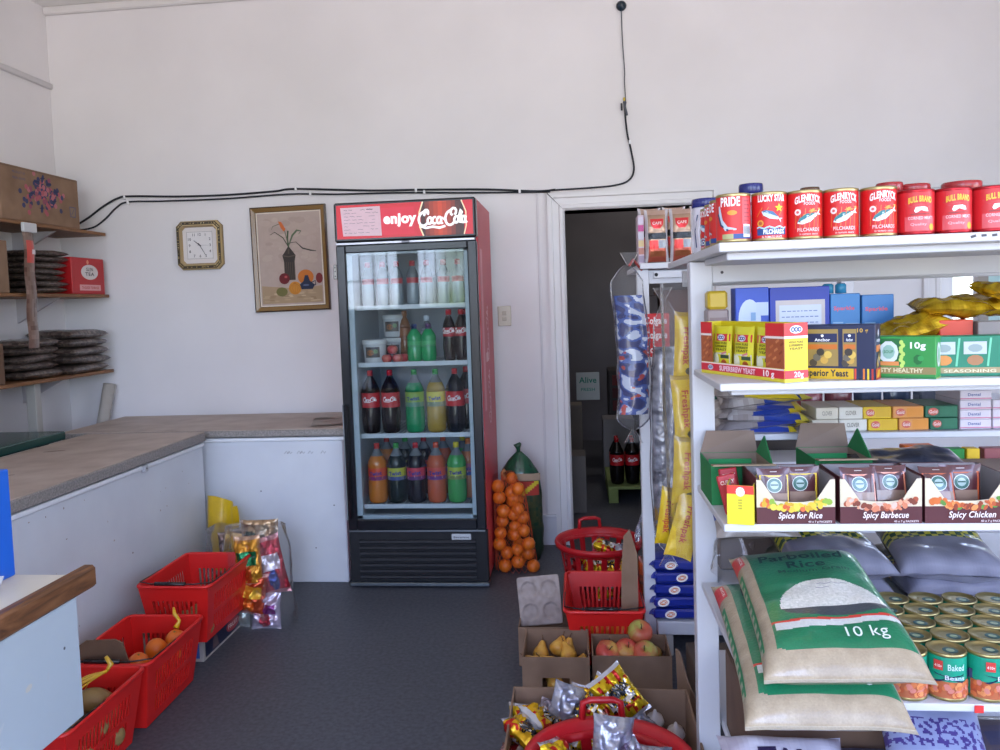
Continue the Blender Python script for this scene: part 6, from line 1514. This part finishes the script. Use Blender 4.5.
# rear mid-shelf goods
zr = 1.1045
def cb_(name, x0, x1, z, h, c, label, c2=None, txt=None, y=2.12, d=.14, grp=None):
    def art(m, mp, L, hh):
        if c2: m.rect(mp, L*.45, L*.97, hh*.12, hh*.88, c2, 1)
        if txt: m.ell(mp, L*.25, hh*.5, L*.16, hh*.32, 'c85a4a', 2, 14); m.text(txt, mp, L*.25, hh*.36, hh*.28, 'e8d8d0', w=L*.24, l=3)
        elif grp and 'tooth' in grp: m.rect(mp, 0, L, hh*.1, hh*.22, 'c87a94', 1); m.text('Dental', mp, L*.45, hh*.42, hh*.3, '5a6aa0', w=L*.4, l=2)
        elif c2 is None: m.text('CLOVER', mp, L*.5, hh*.35, hh*.35, '8a8478', w=L*.45, l=2)
    return bx(name, x0, x1, y, z, h, c, label, art, d=d, group=grp)
for r_, zz in enumerate((0, .031)):
    w = ['lower', 'upper'][r_]
    cb_('white_packet', .60+.01*r_, .665, zr+zz, .03, 'd0c8b8', '%s cream packet next to the bag pile' % w, grp='cream packets on the rear shelf')
    cb_('white_packet', .667, .735-.01*r_, zr+zz, .03, 'd6d2c8', '%s cream packet beside the yellow boxes' % w, grp='cream packets on the rear shelf')
    cb_('food_box', .738-.012*r_, .81-.015*r_, zr+zz, .03, 'd8b41c', '%s yellow box on the rear shelf' % w, 'd2a818', 'Gold', grp='coloured boxes stacked on the rear shelf')
    cb_('food_box', .813-.015*r_, .885-.012*r_, zr+zz, .03, 'd8924a', '%s orange box on the rear shelf' % w, 'd88a2a', 'Gold', grp='coloured boxes stacked on the rear shelf')
    cb_('food_box', .888-.012*r_, .955, zr+zz, .03, '176044', '%s green box on the rear shelf' % w, '1a6a4a', 'Gold', grp='coloured boxes stacked on the rear shelf')
for i in range(5): cb_('toothpaste_box', .96, 1.035, zr+.0245*i, .024, 'd4ccd6', 'pale pink toothpaste box, %s of five in its stack' % ['lowest', 'second', 'third', 'fourth', 'topmost'][i], grp='toothpaste boxes stacked on the rear shelf')
for i in range(3): cb_('toothpaste_box', 1.038, 1.11, zr+.0245*i, .024, 'd4ccd6', 'pale pink toothpaste box at the frame edge, %s of three' % ['lowest', 'second', 'topmost'][i], grp='toothpaste boxes stacked on the rear shelf')
bagc = [('b8b0b0', '24409a', 'd8c02a'), ('9a9294', '2a3a8a', 'c8b030'), ('c0bcc0', '1f3a90', 'd8c84a')]
for i in range(7):
    a, b, c = bagc[i % 3]
    def cf(u, v, a=a, b=b, c=c, i=i): return c if u > .88 or (i > 5 and u > .4) else (b if (v < .07 and u > .45) else mixc(a, '8a8080', .5+noise.noise(Vector((u*8, v*8, i)))))
    m = MB(); pillow(m, .22, .15, .035, cf, nu=16, nv=12, seed=i, crease=.01, flat=4); o = m.build('flour_bag', 'film'); place(o, (.475+.01*((i*7) % 3)-.005, 2.2, zr+.013+.0155*i), (R(12), R(-5 if i % 2 else 3), R(6*((i % 3)-1)))); tag(o, 'grey, blue and yellow bag in the rear pile, %s of seven' % ['lowest', 'second', 'third', 'middle', 'fifth', 'sixth', 'topmost'][i], 'bag', 'bags piled on the rear shelf')
for i, (x, c, c2) in enumerate(((.4, '2a5a4a', '3a7a5a'), (.66, 'b04a5a', 'c87a88'), (.74, '8a3a48', '9a5a68'), (.82, '46587a', '6a7a9a'), (.9, '3c4e70', '5a6a8a'), (.98, '54607a', '8a90a0'))):
    m = MB(); pillow(m, .08, .12, .05, lambda u, v: mixc(c, c2, .5+noise.noise(Vector((u*9, v*9, i)))), nu=10, nv=10, seed=i, crease=.008, flat=4); o = m.build('cloth_pack', 'film'); place(o, (x, 2.36, zr+.062), (R(90), 0, 0)); tag(o, ['dark green', 'pinkish red', 'maroon', 'grey-blue', 'denim blue', 'pale slate'][i] + ' soft pack standing at the back of the rear shelf', 'pack', 'soft packs at the back of the rear shelf')

# ---- tin shelf: baked beans
z4 = .7285
def art_beans(m, mp, r, h):
    m.rect(mp, -.05, .05, .006, h*.42, 'b0603a', 1, 12)
    rr_ = random.Random(3)
    for i in range(60): m.ell(mp, rr_.uniform(-.045, .045), rr_.uniform(.01, h*.4), .0055, .0042, rr_.choice(['c8703f', 'b8562f', 'd88a52', 'a84c30', 'c87a6a']), 2+i % 5, 8, rr_.uniform(0, 3))
    m.pol(mp, [(-.05, h*.44), (-.02, h*.4), (.02, h*.42), (.05, h*.44), (.05, h*.62), (.02, h*.56), (-.02, h*.56), (-.05, h*.64)], '1c2748', 9)
    m.text('Baked', mp, .01, h*.68, .011, 'c4e0d8', w=.026, l=9, bold=.01); m.text('Beans', mp, .008, h*.48, .008, 'd0d8e4', w=.03, l=11, bold=.01)
    m.rect(mp, -.024, -.01, h*.66, h*.86, 'c83a34', 9, 3); m.text('410g', mp, -.017, h*.72, .005, 'f0d0c8', w=.011, l=10)
bt = tin('bean_tin', .033, .086, '129070', art_beans, 'a89a68')
m = MB(); m.ell(topf(.0826), .006, -.004, .013, .013, '1f4a48', 1, 14); m.ell(topf(.0826), .006, -.004, .007, .007, '8a9a7a', 2, 10); m.build('lid_emblem', 'print', bt)
bf = [True]; k = 0
for row in range(5):
    for j in range(6):
        x = .582+.0675*j+(.034 if row % 2 else 0)-.012*row*0; y = 1.488+.062*row
        if x > .93 or (row > 2 and x < .6): continue
        put(bt, bf, (x, y, z4), (0, 0, rr.uniform(-.5, .5)), 'green and brown baked bean tin, %s from the left in the %s row' % (['first', 'second', 'third', 'fourth', 'fifth', 'sixth'][j], ['front', 'second', 'third', 'fourth', 'rear'][row]), 'tin', 'baked bean tins')
# rice bags
def rice_c(u, v):
    """u across 0..1, v up 0..1"""
    be = mixc('a6977e', '998a72', .5+noise.noise(Vector((u*14, v*20, 0))))
    if v < .015: return 'b0a794'
    if u < .10: return 'c8323a' if .80 < v < .93 and u < .07 else be
    top = .088+.012*(1-min(1, max(0, (u-.12)/.05)))
    if v < top or u > .965: return be
    ex, ey = (u-.56)/.36, (v-.33)/.225
    if v > .335 and ex*ex+ey*ey < 1: return mixc('c4c6bc', 'dadad2', .5+1.2*noise.noise(Vector((u*50, v*80, 3))))
    bowl = .275+.05*((u-.56)/.4)**2
    if bowl < v < .345 and u > .19+(.345-v)*1.2: return '3d4248'
    sw = .235+.03*u
    if sw < v < sw+.014: return 'c4362c'
    if sw-.028-.022*(1-u) < v <= sw and u > .12: return 'c8cac4'
    return mixc('15704a', '2a6c52', min(1, max(0, (v-.5)*4)))
def bagmap(w, h, t, droop):
    f = pillow_fn(w, h, t, seed=2, crease=.005, seam=.04, flat=5, cs=7)
    def g(u, v, side, d=0):
        p = f(u, v, side, d); y = p.y
        q = max(0, -y-.12); p.z -= droop*q*q; p.z += .012*math.sin(p.x*9+y*4)
        return p
    return g
g = bagmap(.27, .50, .085, .9)
m = MB(); m.grid(lambda u, v: g(u, v, 1), 90, 170, rice_c); m.grid(lambda u, v: g(1-u, v, -1), 30, 40, 'b0a48e')
rice = m.build('rice_bag', 'rice_film')
def rmap(u, v, d): return g(u/.27+.5, v/.50+.5, 1, d+.006)
m = MB()
m.text('Parboiled', rmap, -.005, .118, .03, '0f2a30', w=.17, l=2, bold=.02); m.text('Rice', rmap, .0, .08, .028, '0f2a30', w=.075, l=2, bold=.02); m.text('Medium Grain', rmap, .01, .057, .015, '123a36', w=.14, l=2, bold=.01)
m.text('10 kg', rmap, .05, -.186, .026, 'd4ded4', w=.07, l=2, bold=.0)
m.stroke(rmap, [(-.0+.007*i, -.01+.003*math.sin(i*2)) for i in range(9)], .0015, '5a5a7a', 2); m.stroke(rmap, [(-.005+.006*i, -.025+.002*math.sin(i*3)) for i in range(5)], .0015, '5a5a7a', 2)
m.build('bag_lettering', 'print', rice)
m = MB()
m.grid(lambda u, v: g(.0-.0+.02*u+.001, .12+.62*v, 1, .001), 2, 40, lambda u, v: '1a7a4c' if (u > .5 or int(v*60) % 2) else 'a8a890')
m.text('RICE', lambda u, v, d: g(.035+v*1.4, .86-u*2.2, 1, d+.001), 0, 0, .012, 'e4d4cc', w=.04, l=2); m.build('side_seal', 'print', rice)
place(rice, (.452, 1.59, z4+.118), (R(3.5), R(0), R(-4)))
tag(rice, 'upper green 10 kg rice bag overhanging the tin shelf', 'bag', 'rice bags')
rb = dup(rice, (.412, 1.57, z4+.052), (R(5), R(1), R(-3)), label='lower 10 kg rice bag lying under the other rice bag')
# dark bags with checker band behind
def dk(seed, art):
    def c(u, v):
        if .42 < v < .6: return ('c8c03a' if (int(u*18)+int(v*26)) % 2 else '1c4a34') 
        if v >= .6: return mixc('3c4038', '6a6a5a', .5+noise.noise(Vector((u*10, v*10, seed))))
        return mixc('74727f', '8f8d9a', .5+noise.noise(Vector((u*6, v*5, seed))))
    return c
for i, (x, y, z, rz, lb) in enumerate(((.60, 2.0, z4+.04, 0, 'lower grey bag with checker band in the left stack behind the tins'), (.60, 1.99, z4+.105, .05, 'upper grey bag with checker band in the left stack behind the tins'), (.86, 2.0, z4+.04, 0, 'lower grey bag with checker band in the right stack behind the tins'), (.86, 1.99, z4+.105, -.1, 'upper grey bag with checker band in the right stack behind the tins'))):
    m = MB(); pillow(m, .24, .33, .075, dk(i, 0), nu=34, nv=40, seed=i, crease=.008, flat=4)
    f_ = pillow_fn(.24, .33, .075, seed=i, crease=.008, flat=4)
    m.text('BEANS', lambda u, v, d: f_(u/.24+.5, v/.33+.5, 1, d+.001), 0, .05, .022, '22241f', w=.13, l=2, bold=.04)
    o = m.build('bean_bag', 'film'); place(o, (x, y+.04, z), (R(8 if i % 2 else 2), 0, rz)); tag(o, lb, 'bag', 'grey bags with checker bands')
m = MB(); pillow(m, .2, .15, .05, lambda u, v: 'c86a28' if v > .8 else ('1e3a8c' if v > .35 else mixc('7a6f68', '9a8f88', .5+noise.noise(Vector((u*6, v*5, 3))))), nu=16, nv=16, seed=5, crease=.006, flat=4)
mp5 = pillow_fn(.2, .15, .05, seed=5, crease=.006, flat=4); m.ell(lambda u, v, d: mp5(u/.2+.5, v/.15+.5, 1, d+.002), .02, .01, .035, .014, 'c8a84a', 2, 12)
o = m.build('pasta_bag', 'film'); place(o, (.42, 2.0, z4+.19), (R(28), 0, R(2))); tag(o, 'blue and orange bag behind the rice bags below the third shelf', 'bag')
for i, (x, z) in enumerate(((.52, .04), (.585, .17), (.50, .14), (.46, .06))):
    m = MB(); pillow(m, .12, .1, .05, lambda u, v: mixc('5a4a42', '84746a', .5+noise.noise(Vector((u*7, v*7, i)))), nu=12, nv=10, seed=i+3, crease=.008, flat=4); o = m.build('bean_packet', 'film'); place(o, (x, 2.22, z4+z+.03), (R(40), 0, .3*i)); tag(o, ['brown packet low behind the rice bags', 'brown packet nearest the grey bags behind the rice bags', 'brown packet in the middle behind the rice bags', 'brown packet near the post behind the rice bags'][i], 'packet', 'brown packets behind the rice bags')
o = MB().box(-.1, .1, -.08, .08, 0, .17, '6f5f54', .003).build('brown_carton', 'card'); place(o, (.47, 2.24, z4)); tag(o, 'brown carton at the back of the tin shelf carrying packets', 'carton')
# ---- bottom shelf
z5 = .3605
e = open_carton('large brown carton at the back of the bottom shelf', .36, .68, 1.8, 2.05, z5, .2, mat='cardboard_dark', group=None)
def wb(seed, l): 
    return lambda u, v: ('3a2a5a' if abs(v-.55) < .1 and .15 < u < .85 and noise.noise(Vector((u*14, v*14, seed))) > 0 else mixc('a8a0ac', 'c8c4cc', .5+noise.noise(Vector((u*6, v*5, seed)))))
m = MB(); pillow(m, .26, .2, .09, wb(1, 0), nu=24, nv=24, seed=1, crease=.008, flat=4); f_ = pillow_fn(.26, .2, .09, seed=1, crease=.008, flat=4)
m.text('TAU', lambda u, v, d: f_(u/.26+.5, v/.2+.5, 1, d+.002), 0, .0, .04, '2a2040', w=.12, l=2, bold=.04); o = m.build('sugar_bag', 'film'); place(o, (.41, 1.64, z5+.105), (R(25), 0, 0)); tag(o, 'white and purple bag on the bottom shelf under the rice', 'bag')
m = MB(); pillow(m, .2, .3, .08, lambda u, v: ('4a3a7a' if .55 < v < .75 and noise.noise(Vector((u*22, v*30, 5))) > .05 else ('1f3560' if v < .42 else '9096b4')), nu=70, nv=100, seed=7, crease=.006, flat=4); f2_ = pillow_fn(.2, .3, .08, seed=7, crease=.006, flat=4)
m.text('ACE', lambda u, v, d: f2_(u/.2+.5, v/.3+.5, 1, d+.002), 0, -.09, .04, 'c8d0e0', w=.1, l=2, bold=.04); o = m.build('maize_bag', 'film'); place(o, (.7, 1.64, z5+.15), (R(38), 0, R(-8))); tag(o, 'blue and lilac bag leaning at the right of the bottom shelf', 'bag')
o = MB().box(-.09, .09, -.1, .1, 0, .1, '4a4658', .004).build('navy_pack', 'print'); place(o, (.56, 1.68, z5)); tag(o, 'dark striped pack between the two bags on the bottom shelf', 'pack')
m = MB()
for i in range(4): m.rect(topf(.1), -.085, .085, -.09+.045*i, -.07+.045*i, 'a8a4b0', 1)
m.rect(front(-.1), -.08, .08, .02, .05, '8a88a0', 1); m.build('stripes', 'print', o)
m = MB(); pillow(m, .2, .26, .08, lambda u, v: mixc('5a4a44', '3a3a52', .5+noise.noise(Vector((u*5, v*5, 2)))), nu=14, nv=16, seed=9, crease=.008, flat=4); o = m.build('dark_bag', 'film'); place(o, (.86, 1.7, z5+.1), (R(30), 0, 0)); tag(o, 'dark bag at the right end of the bottom shelf', 'bag')

# ================================================================ rear unit by the doorway
ru = base('shelf_rack', 'narrow white shelf rack beside the doorway holding coffee and toothpaste', 'shelving unit', (.6, 3.6, 0))
def Q(name, *b):
    m = LB(ru)
    for q in b: m.box(*q, 'c8c8cc', .002)
    return m.build(name, 'white_paint', ru)
Q('post', (.254, .301, 3.275, 3.325, 0, 1.578)); Q('post', (.32, .36, 4.0, 4.04, 0, 1.578)); Q('post', (1.05, 1.1, 3.3, 3.35, 0, 1.578))
Q('shelf_board', (.265, 1.1, 3.25, 4.04, 1.579, 1.602)); Q('apron', (.302, 1.05, 3.28, 3.305, 1.52, 1.573)); Q('cleat', (.32, .43, 3.265, 3.28, 1.541, 1.569))
Q('shelf_board', (.265, 1.1, 3.262, 4.0, 1.203, 1.225)); Q('shelf_board', (.302, 1.1, 3.33, 4.0, .76, .78))
m = LB(ru); m.ell(front(3.2645), .33, 1.555, .0075, .0075, '1a1a20', 1, 8); m.ell(front(3.2615), .335, 1.195, .0075, .0075, '1a1a20', 1, 8); m.build('bolt', 'matte', ru)
Q('small_bracket', (.302, .43, 3.265, 3.285, 1.183, 1.203))
# dark stock inside the rack
for i, (x0, x1, z0, h, c, lb) in enumerate(((.375, .55, 1.2255, .27, '5a3a30', 'reddish brown carton in the dark upper bay of the rack'), (.31, .365, 1.2255, .25, '3a3230', 'narrow dark box in the upper bay of the rack'), (.33, .62, .7805, .3, '4a3c34', 'dark carton in the middle bay of the rack'), (.64, 1.0, .7805, .36, '3f3834', 'second dark carton in the middle bay of the rack'))):
    o = MB().box(x0, x1, 3.58, 3.86, z0, z0+h, c, .003).build('stock_carton', 'card'); tag(o, lb, 'carton', 'cartons inside the rack')
o = MB().box(.33, 1.0, 3.75, 3.98, 0, .72, '3a342f', .004).build('stock_carton', 'card'); tag(o, 'tall dark carton standing on the floor inside the rack', 'carton')
o = MB().box(.375, .75, 2.72, 2.95, 0, .19, '4f4238', .004).build('stock_carton', 'card'); tag(o, 'dark brown carton on the floor behind the front shelving unit', 'carton')
# coffee pouches
def cof(u, v):
    if u < .12 or u > .88: return 'd0ccd0'
    if v > .92: return 'c8a898'
    return 'a88a74' if v > .3 else 'b05a48'
for i, (x, y, lb) in enumerate(((.34, 3.325, 'brown and silver coffee pouch, left one at the front of the rack top'), (.44, 3.32, 'brown and silver coffee pouch, right one at the front of the rack top'), (.325, 3.45, 'coffee pouch behind the left front pouch'), (.425, 3.44, 'coffee pouch behind the right front pouch'), (.54, 3.45, 'coffee pouch partly hidden behind the navy-lidded jars'))):
    if i == 0:
        m = MB(); pillow(m, .078, .175, .045, cof, 'b8b0b4', nu=16, nv=20, seed=4, crease=.004, flat=3, seam=.08); f_ = pillow_fn(.078, .175, .045, seed=4, crease=.004, flat=3, seam=.08)
        mp = lambda u, v, d: f_(u/.078+.5, v/.175+.5, 1, d+.002)
        m.pol(mp, [(-.022, .055), (.022, .055), (.02, .035), (.01, .022), (-.01, .022), (-.02, .035)], 'c8383c', 2); m.text('CAFE', mp, 0, .036, .009, 'f0d0cc', w=.03, l=3)
        m.rect(mp, -.03, .03, -.012, .008, '2a2c30', 2, 6); m.rect(mp, -.026, .002, -.045, -.016, 'c03a38', 2, 4); m.rect(mp, .004, .028, -.042, -.016, '7a7a80', 3, 4); m.rect(mp, -.024, .026, -.07, -.052, '9a5a3a', 2, 5)
        pr = m.build('coffee_pouch', 'foil'); o = pr
    else: o = dup(pr)
    place(o, (x, y, 1.603+.1095+(.02 if i > 1 else 0)), (R(88), 0, R([2, -3, 5, 0, 3][i])), 1.25); tag(o, lb, 'pouch', 'coffee pouches on the rack top')
o = MB().box(.266, .291, 3.325, 3.42, 1.6025, 1.80, 'b8a4b0', .002).build('pouch_box', 'print'); tag(o, 'thin pale and magenta box at the left end of the rack top', 'box')
m = MB(); mp = front(3.325)
for i, c in enumerate(('8a7a90', 'a86a5a', 'c8b07a', 'b8b4c0', 'b0307a', 'c0b4c4')): m.rect(mp, .2675, .2895, 1.61+.031*i, 1.636+.031*i, c, 1)
m.build('side_print', 'print', o)
# Colgate boxes
for i in range(3):
    def art(m, mp, L, h): m.text('Colgate', mp, L*.5, h*.3, .0275, 'f2e4e4', w=L*.82, l=2, bold=.03); m.rect(mp, 0, L, 0, h*.06, 'a02428', 1)
    o = bx('toothpaste_carton', .272, .378, 3.27, 1.2255+.058*i, .0575, 'cf2329', 'red toothpaste box, %s of three stacked on the rack' % ['lowest', 'middle', 'topmost'][i], art, d=.16, group='red toothpaste boxes')
# small white table with blue powder packs
t = empty('low_stand', 'small white stand by the post carrying blue soap packs', 'stand', None, (.45, 3.25, 0))
MB().box(-.148, .25, -.01, .36, .092, .147, 'bcbcc0', .004).build('stand_top', 'white_paint', t)
for (x, y) in ((-.1, .02), (-.1, .32), (.2, .02), (.2, .32)): MB().box(x-.015, x+.015, y-.015, y+.015, 0, .092, 'b0aca6', .002).build('leg', 'white_paint', t)
for i in range(5):
    m = MB(); pillow(m, .2, .24, .043, lambda u, v: mixc('16246e', '20329a', .5+noise.noise(Vector((u*5, v*5, i)))), nu=18, nv=18, seed=i, crease=.006, flat=6, seam=.03)
    f_ = pillow_fn(.2, .24, .043, seed=i, crease=.006, flat=6, seam=.03)
    # print shows on the side facing the aisle: wrap around the front seam
    def mp(u, v, d, f_=f_):
        s_ = .17 if v > 0 else .17
        vv = .03+abs(v)*1.6; p = f_(u/.2+.5, min(.3, vv*.9), 1 if v > 0 else -1, .0015+d); return p
    x0 = [-.03, -.055, -.02, .0, -.03][i]
    m.build('lower', 'film').name = 'soap_pack'; o = bpy.data.objects[-1] if False else [q for q in bpy.data.objects if q.name.startswith('soap_pack')][-1]
    o = sorted([q for q in bpy.data.objects if q.name.startswith('soap_pack') and q.parent is None], key=lambda q: q.name)[-1]
    place(o, (.394+[0, -.005, .01, .0, .012][i], 3.4, .1475+.027+.0505*i), (0, 0, R([0, 3, -2, 4, -3][i])), 1.25)
    tag(o, 'blue soap powder pack with round white emblem, %s of five on the stand' % ['lowest', 'second', 'middle', 'fourth', 'topmost'][i], 'packet', 'blue soap powder packs')
    m = MB(); mf = plane((0, -.121, 0), (1, 0, 0), (0, 0, 1))
    m.box(-.085, .085, -.121, -.1, -.0155, .0155, '1b2a84', .006)
    m.ell(mf, x0, .0, .019, .0135, 'e8e4e0', 1, 16, .2); m.ell(mf, x0, .0, .013, .008, 'd87a3a', 2, 14, .2); m.text('OMO', mf, x0, -.004, .009, 'f0f0f0', w=.02, l=3)
    if i in (1, 4): m.text('1 kg', mf, .06, -.006, .011, 'e4e8f4', w=.022, l=2, bold=.03)
    m.build('front_print', 'film', o)
m = MB(); pillow(m, .07, .16, .05, lambda u, v: mixc('c85a28', '5a3a30', .5+noise.noise(Vector((u*6, v*9, 4)))), nu=12, nv=14, seed=4, crease=.008, flat=4); o = m.build('orange_packet', 'film'); place(o, (.285, 3.46, .26), (R(90), 0, R(20)), 1.2); tag(o, 'orange and brown packet squeezed left of the blue soap packs', 'packet')

# ---- hanging bags
def hangbag(name, cx, cy, ztop, zbot, w, d, label, cf, mat, tie=.05, seed=0, parts=None):
    e = empty(name, label, 'bag', None, (cx, cy, zbot)); H_ = ztop-zbot; m = MB()
    def f(u, v):
        a = 2*PI*u
        k = min(1, .18+((v)/.09)**.6) if v < .09 else (min(1, .22+((1-v)/.13)**.8) if v > .87 else 1)
        r = k*(1+.12*noise.noise(Vector((math.cos(a)*1.5+seed, math.sin(a)*1.5, v*7))))
        return Vector((math.cos(a)*w/2*r+.01*math.sin(v*5+seed), math.sin(a)*d/2*r, v*H_))
    m.grid(f, 28, 44, 'ffffff')
    for (zz, s_) in ((0, -1), (H_, 1)):
        m.grid(lambda u, v: Vector((math.cos(2*PI*u)*(.008+.028*v), math.sin(2*PI*u)*(.006+.01*v)+.006*math.sin(u*19)*v, zz+s_*tie*v)), 16, 4, 'ffffff')
    m.build('clear_sleeve', 'clear_film', e)
    if cf is not None:
        m = MB()
        m.grid(lambda u, v: Vector((f(u, .1+.72*v).x*.86, f(u, .1+.72*v).y*.8, f(u, .1+.72*v).z)), 60, 150, cf)
        m.build('contents', mat, e)
    return e
def bluec(u, v):
    n_ = noise.noise(Vector((u*7, v*16, 2)))
    n2 = noise.noise(Vector((u*9+4, v*22, 7)))
    return 'c0443a' if n2 > .32 and v < .55 else ('d0d8e8' if n_ > .18 else ('16246a' if n_ < -.1 else '3a5aa8'))
e = hangbag('hanging_sweet_bag', .215, 3.12, 1.59, .955, .13, .075, 'long clear bag of blue packets hanging left of the rack post', bluec, 'film')
MB().tube([(0, .0, .635), (.02, .08, .66), (.06, .16, .62)], .005, 'b03a34', 6).build('red_tie', 'matte', e)
def silv(u, v):
    n_ = noise.noise(Vector((u*8, v*24, 5)))
    return 'b8902a' if v < .12 and n_ > 0 else mixc('6a6a74', 'b8b8c0', .5+1.3*n_)
hangbag('hanging_snack_bag', .328, 3.03, 1.45, .5, .1, .06, 'long clear bag of silver foil packets hanging between the two racks', silv, 'foil', seed=3)
# strip of yellow packets
e = empty('yellow_packet_strip', 'long hanging strip of yellow packets beside the white post', 'packet strip', None, (.285, 2.2, .76))
for i, (x, z, w, h, ry, rx) in enumerate(((.012, .57, .065, .19, 2, 2), (.006, .4, .07, .19, -3, -3), (.004, .235, .075, .19, 3, 3), (-.002, .09, .075, .19, 16, -4), (-.045, .1, .05, .17, 8, 5))):
    m = MB(); pillow(m, w, h, .022, lambda u, v: mixc('d8b81c', 'c8a010', .4+noise.noise(Vector((u*5, v*8, i)))) if v < .95 else 'a88a2a', nu=10, nv=16, seed=i, crease=.006, flat=3, seam=.05)
    f_ = pillow_fn(w, h, .022, seed=i, crease=.006, flat=3, seam=.05)
    m.text('Freshpak', lambda u, v, d, f_=f_, w=w, h=h: f_(v/w+.5, -u/h+.5, 1, d+.002), 0, -.008, .018, 'b8402a', w=h*.55, l=1, bold=.02)
    if i < 3: m.ell(lambda u, v, d, f_=f_, w=w, h=h: f_(u/w+.5, v/h+.5, 1, d+.002), .012, -.07, .014, .012, '4a4428', 1, 8)
    o = m.build('packet', 'film', e); place(o, (x, -.01*i if i < 4 else .02, z), (R(90+rx), R(ry), 0))
m = MB()
m.grid(lambda u, v: Vector((math.cos(2*PI*u)*.046*(1+.1*noise.noise(Vector((u*3, v*4, 0))))-.01*v, -.005+math.sin(2*PI*u)*.045, .0+.74*v)), 26, 24, 'ffffff'); m.build('clear_sleeve', 'clear_film', e)
# loose clear plastic above the soap packs
film_bag('loose_clear_plastic', .335, 3.43, .405, .2, .17, .15, 'crumpled clear plastic resting on the blue soap packs', 8, .7)
film_bag('loose_clear_plastic', .36, 1.96, z4+.06, .09, .1, .09, 'crumpled clear plastic between the white post and the rice bags', 3, .6)
# window dressing seen through the shelf gap
for i, (x0, x1, c, lb) in enumerate(((2.345, 2.48, 'b8d8d8', 'pastel poster with yellow and teal shapes taped in the window'), (2.56, 2.86, 'd8e0e0', 'pastel poster with small dark figure taped in the window'))):
    m = MB().box(x0, x1, YB+.06, YB+.064, 1.2, 1.72, c); mp = front(YB+.06); rr = random.Random(i+2)
    for q in range(16): m.ell(mp, rr.uniform(x0+.03, x1-.03), rr.uniform(1.25, 1.68), .02, .02, rr.choice(['7ac8b8', 'd8d07a', '9ab8e0', 'e0b8d0', '3a6a8a']), 1, 8)
    o = m.build('window_poster', 'matte'); tag(o, lb, 'poster', 'posters in the window')
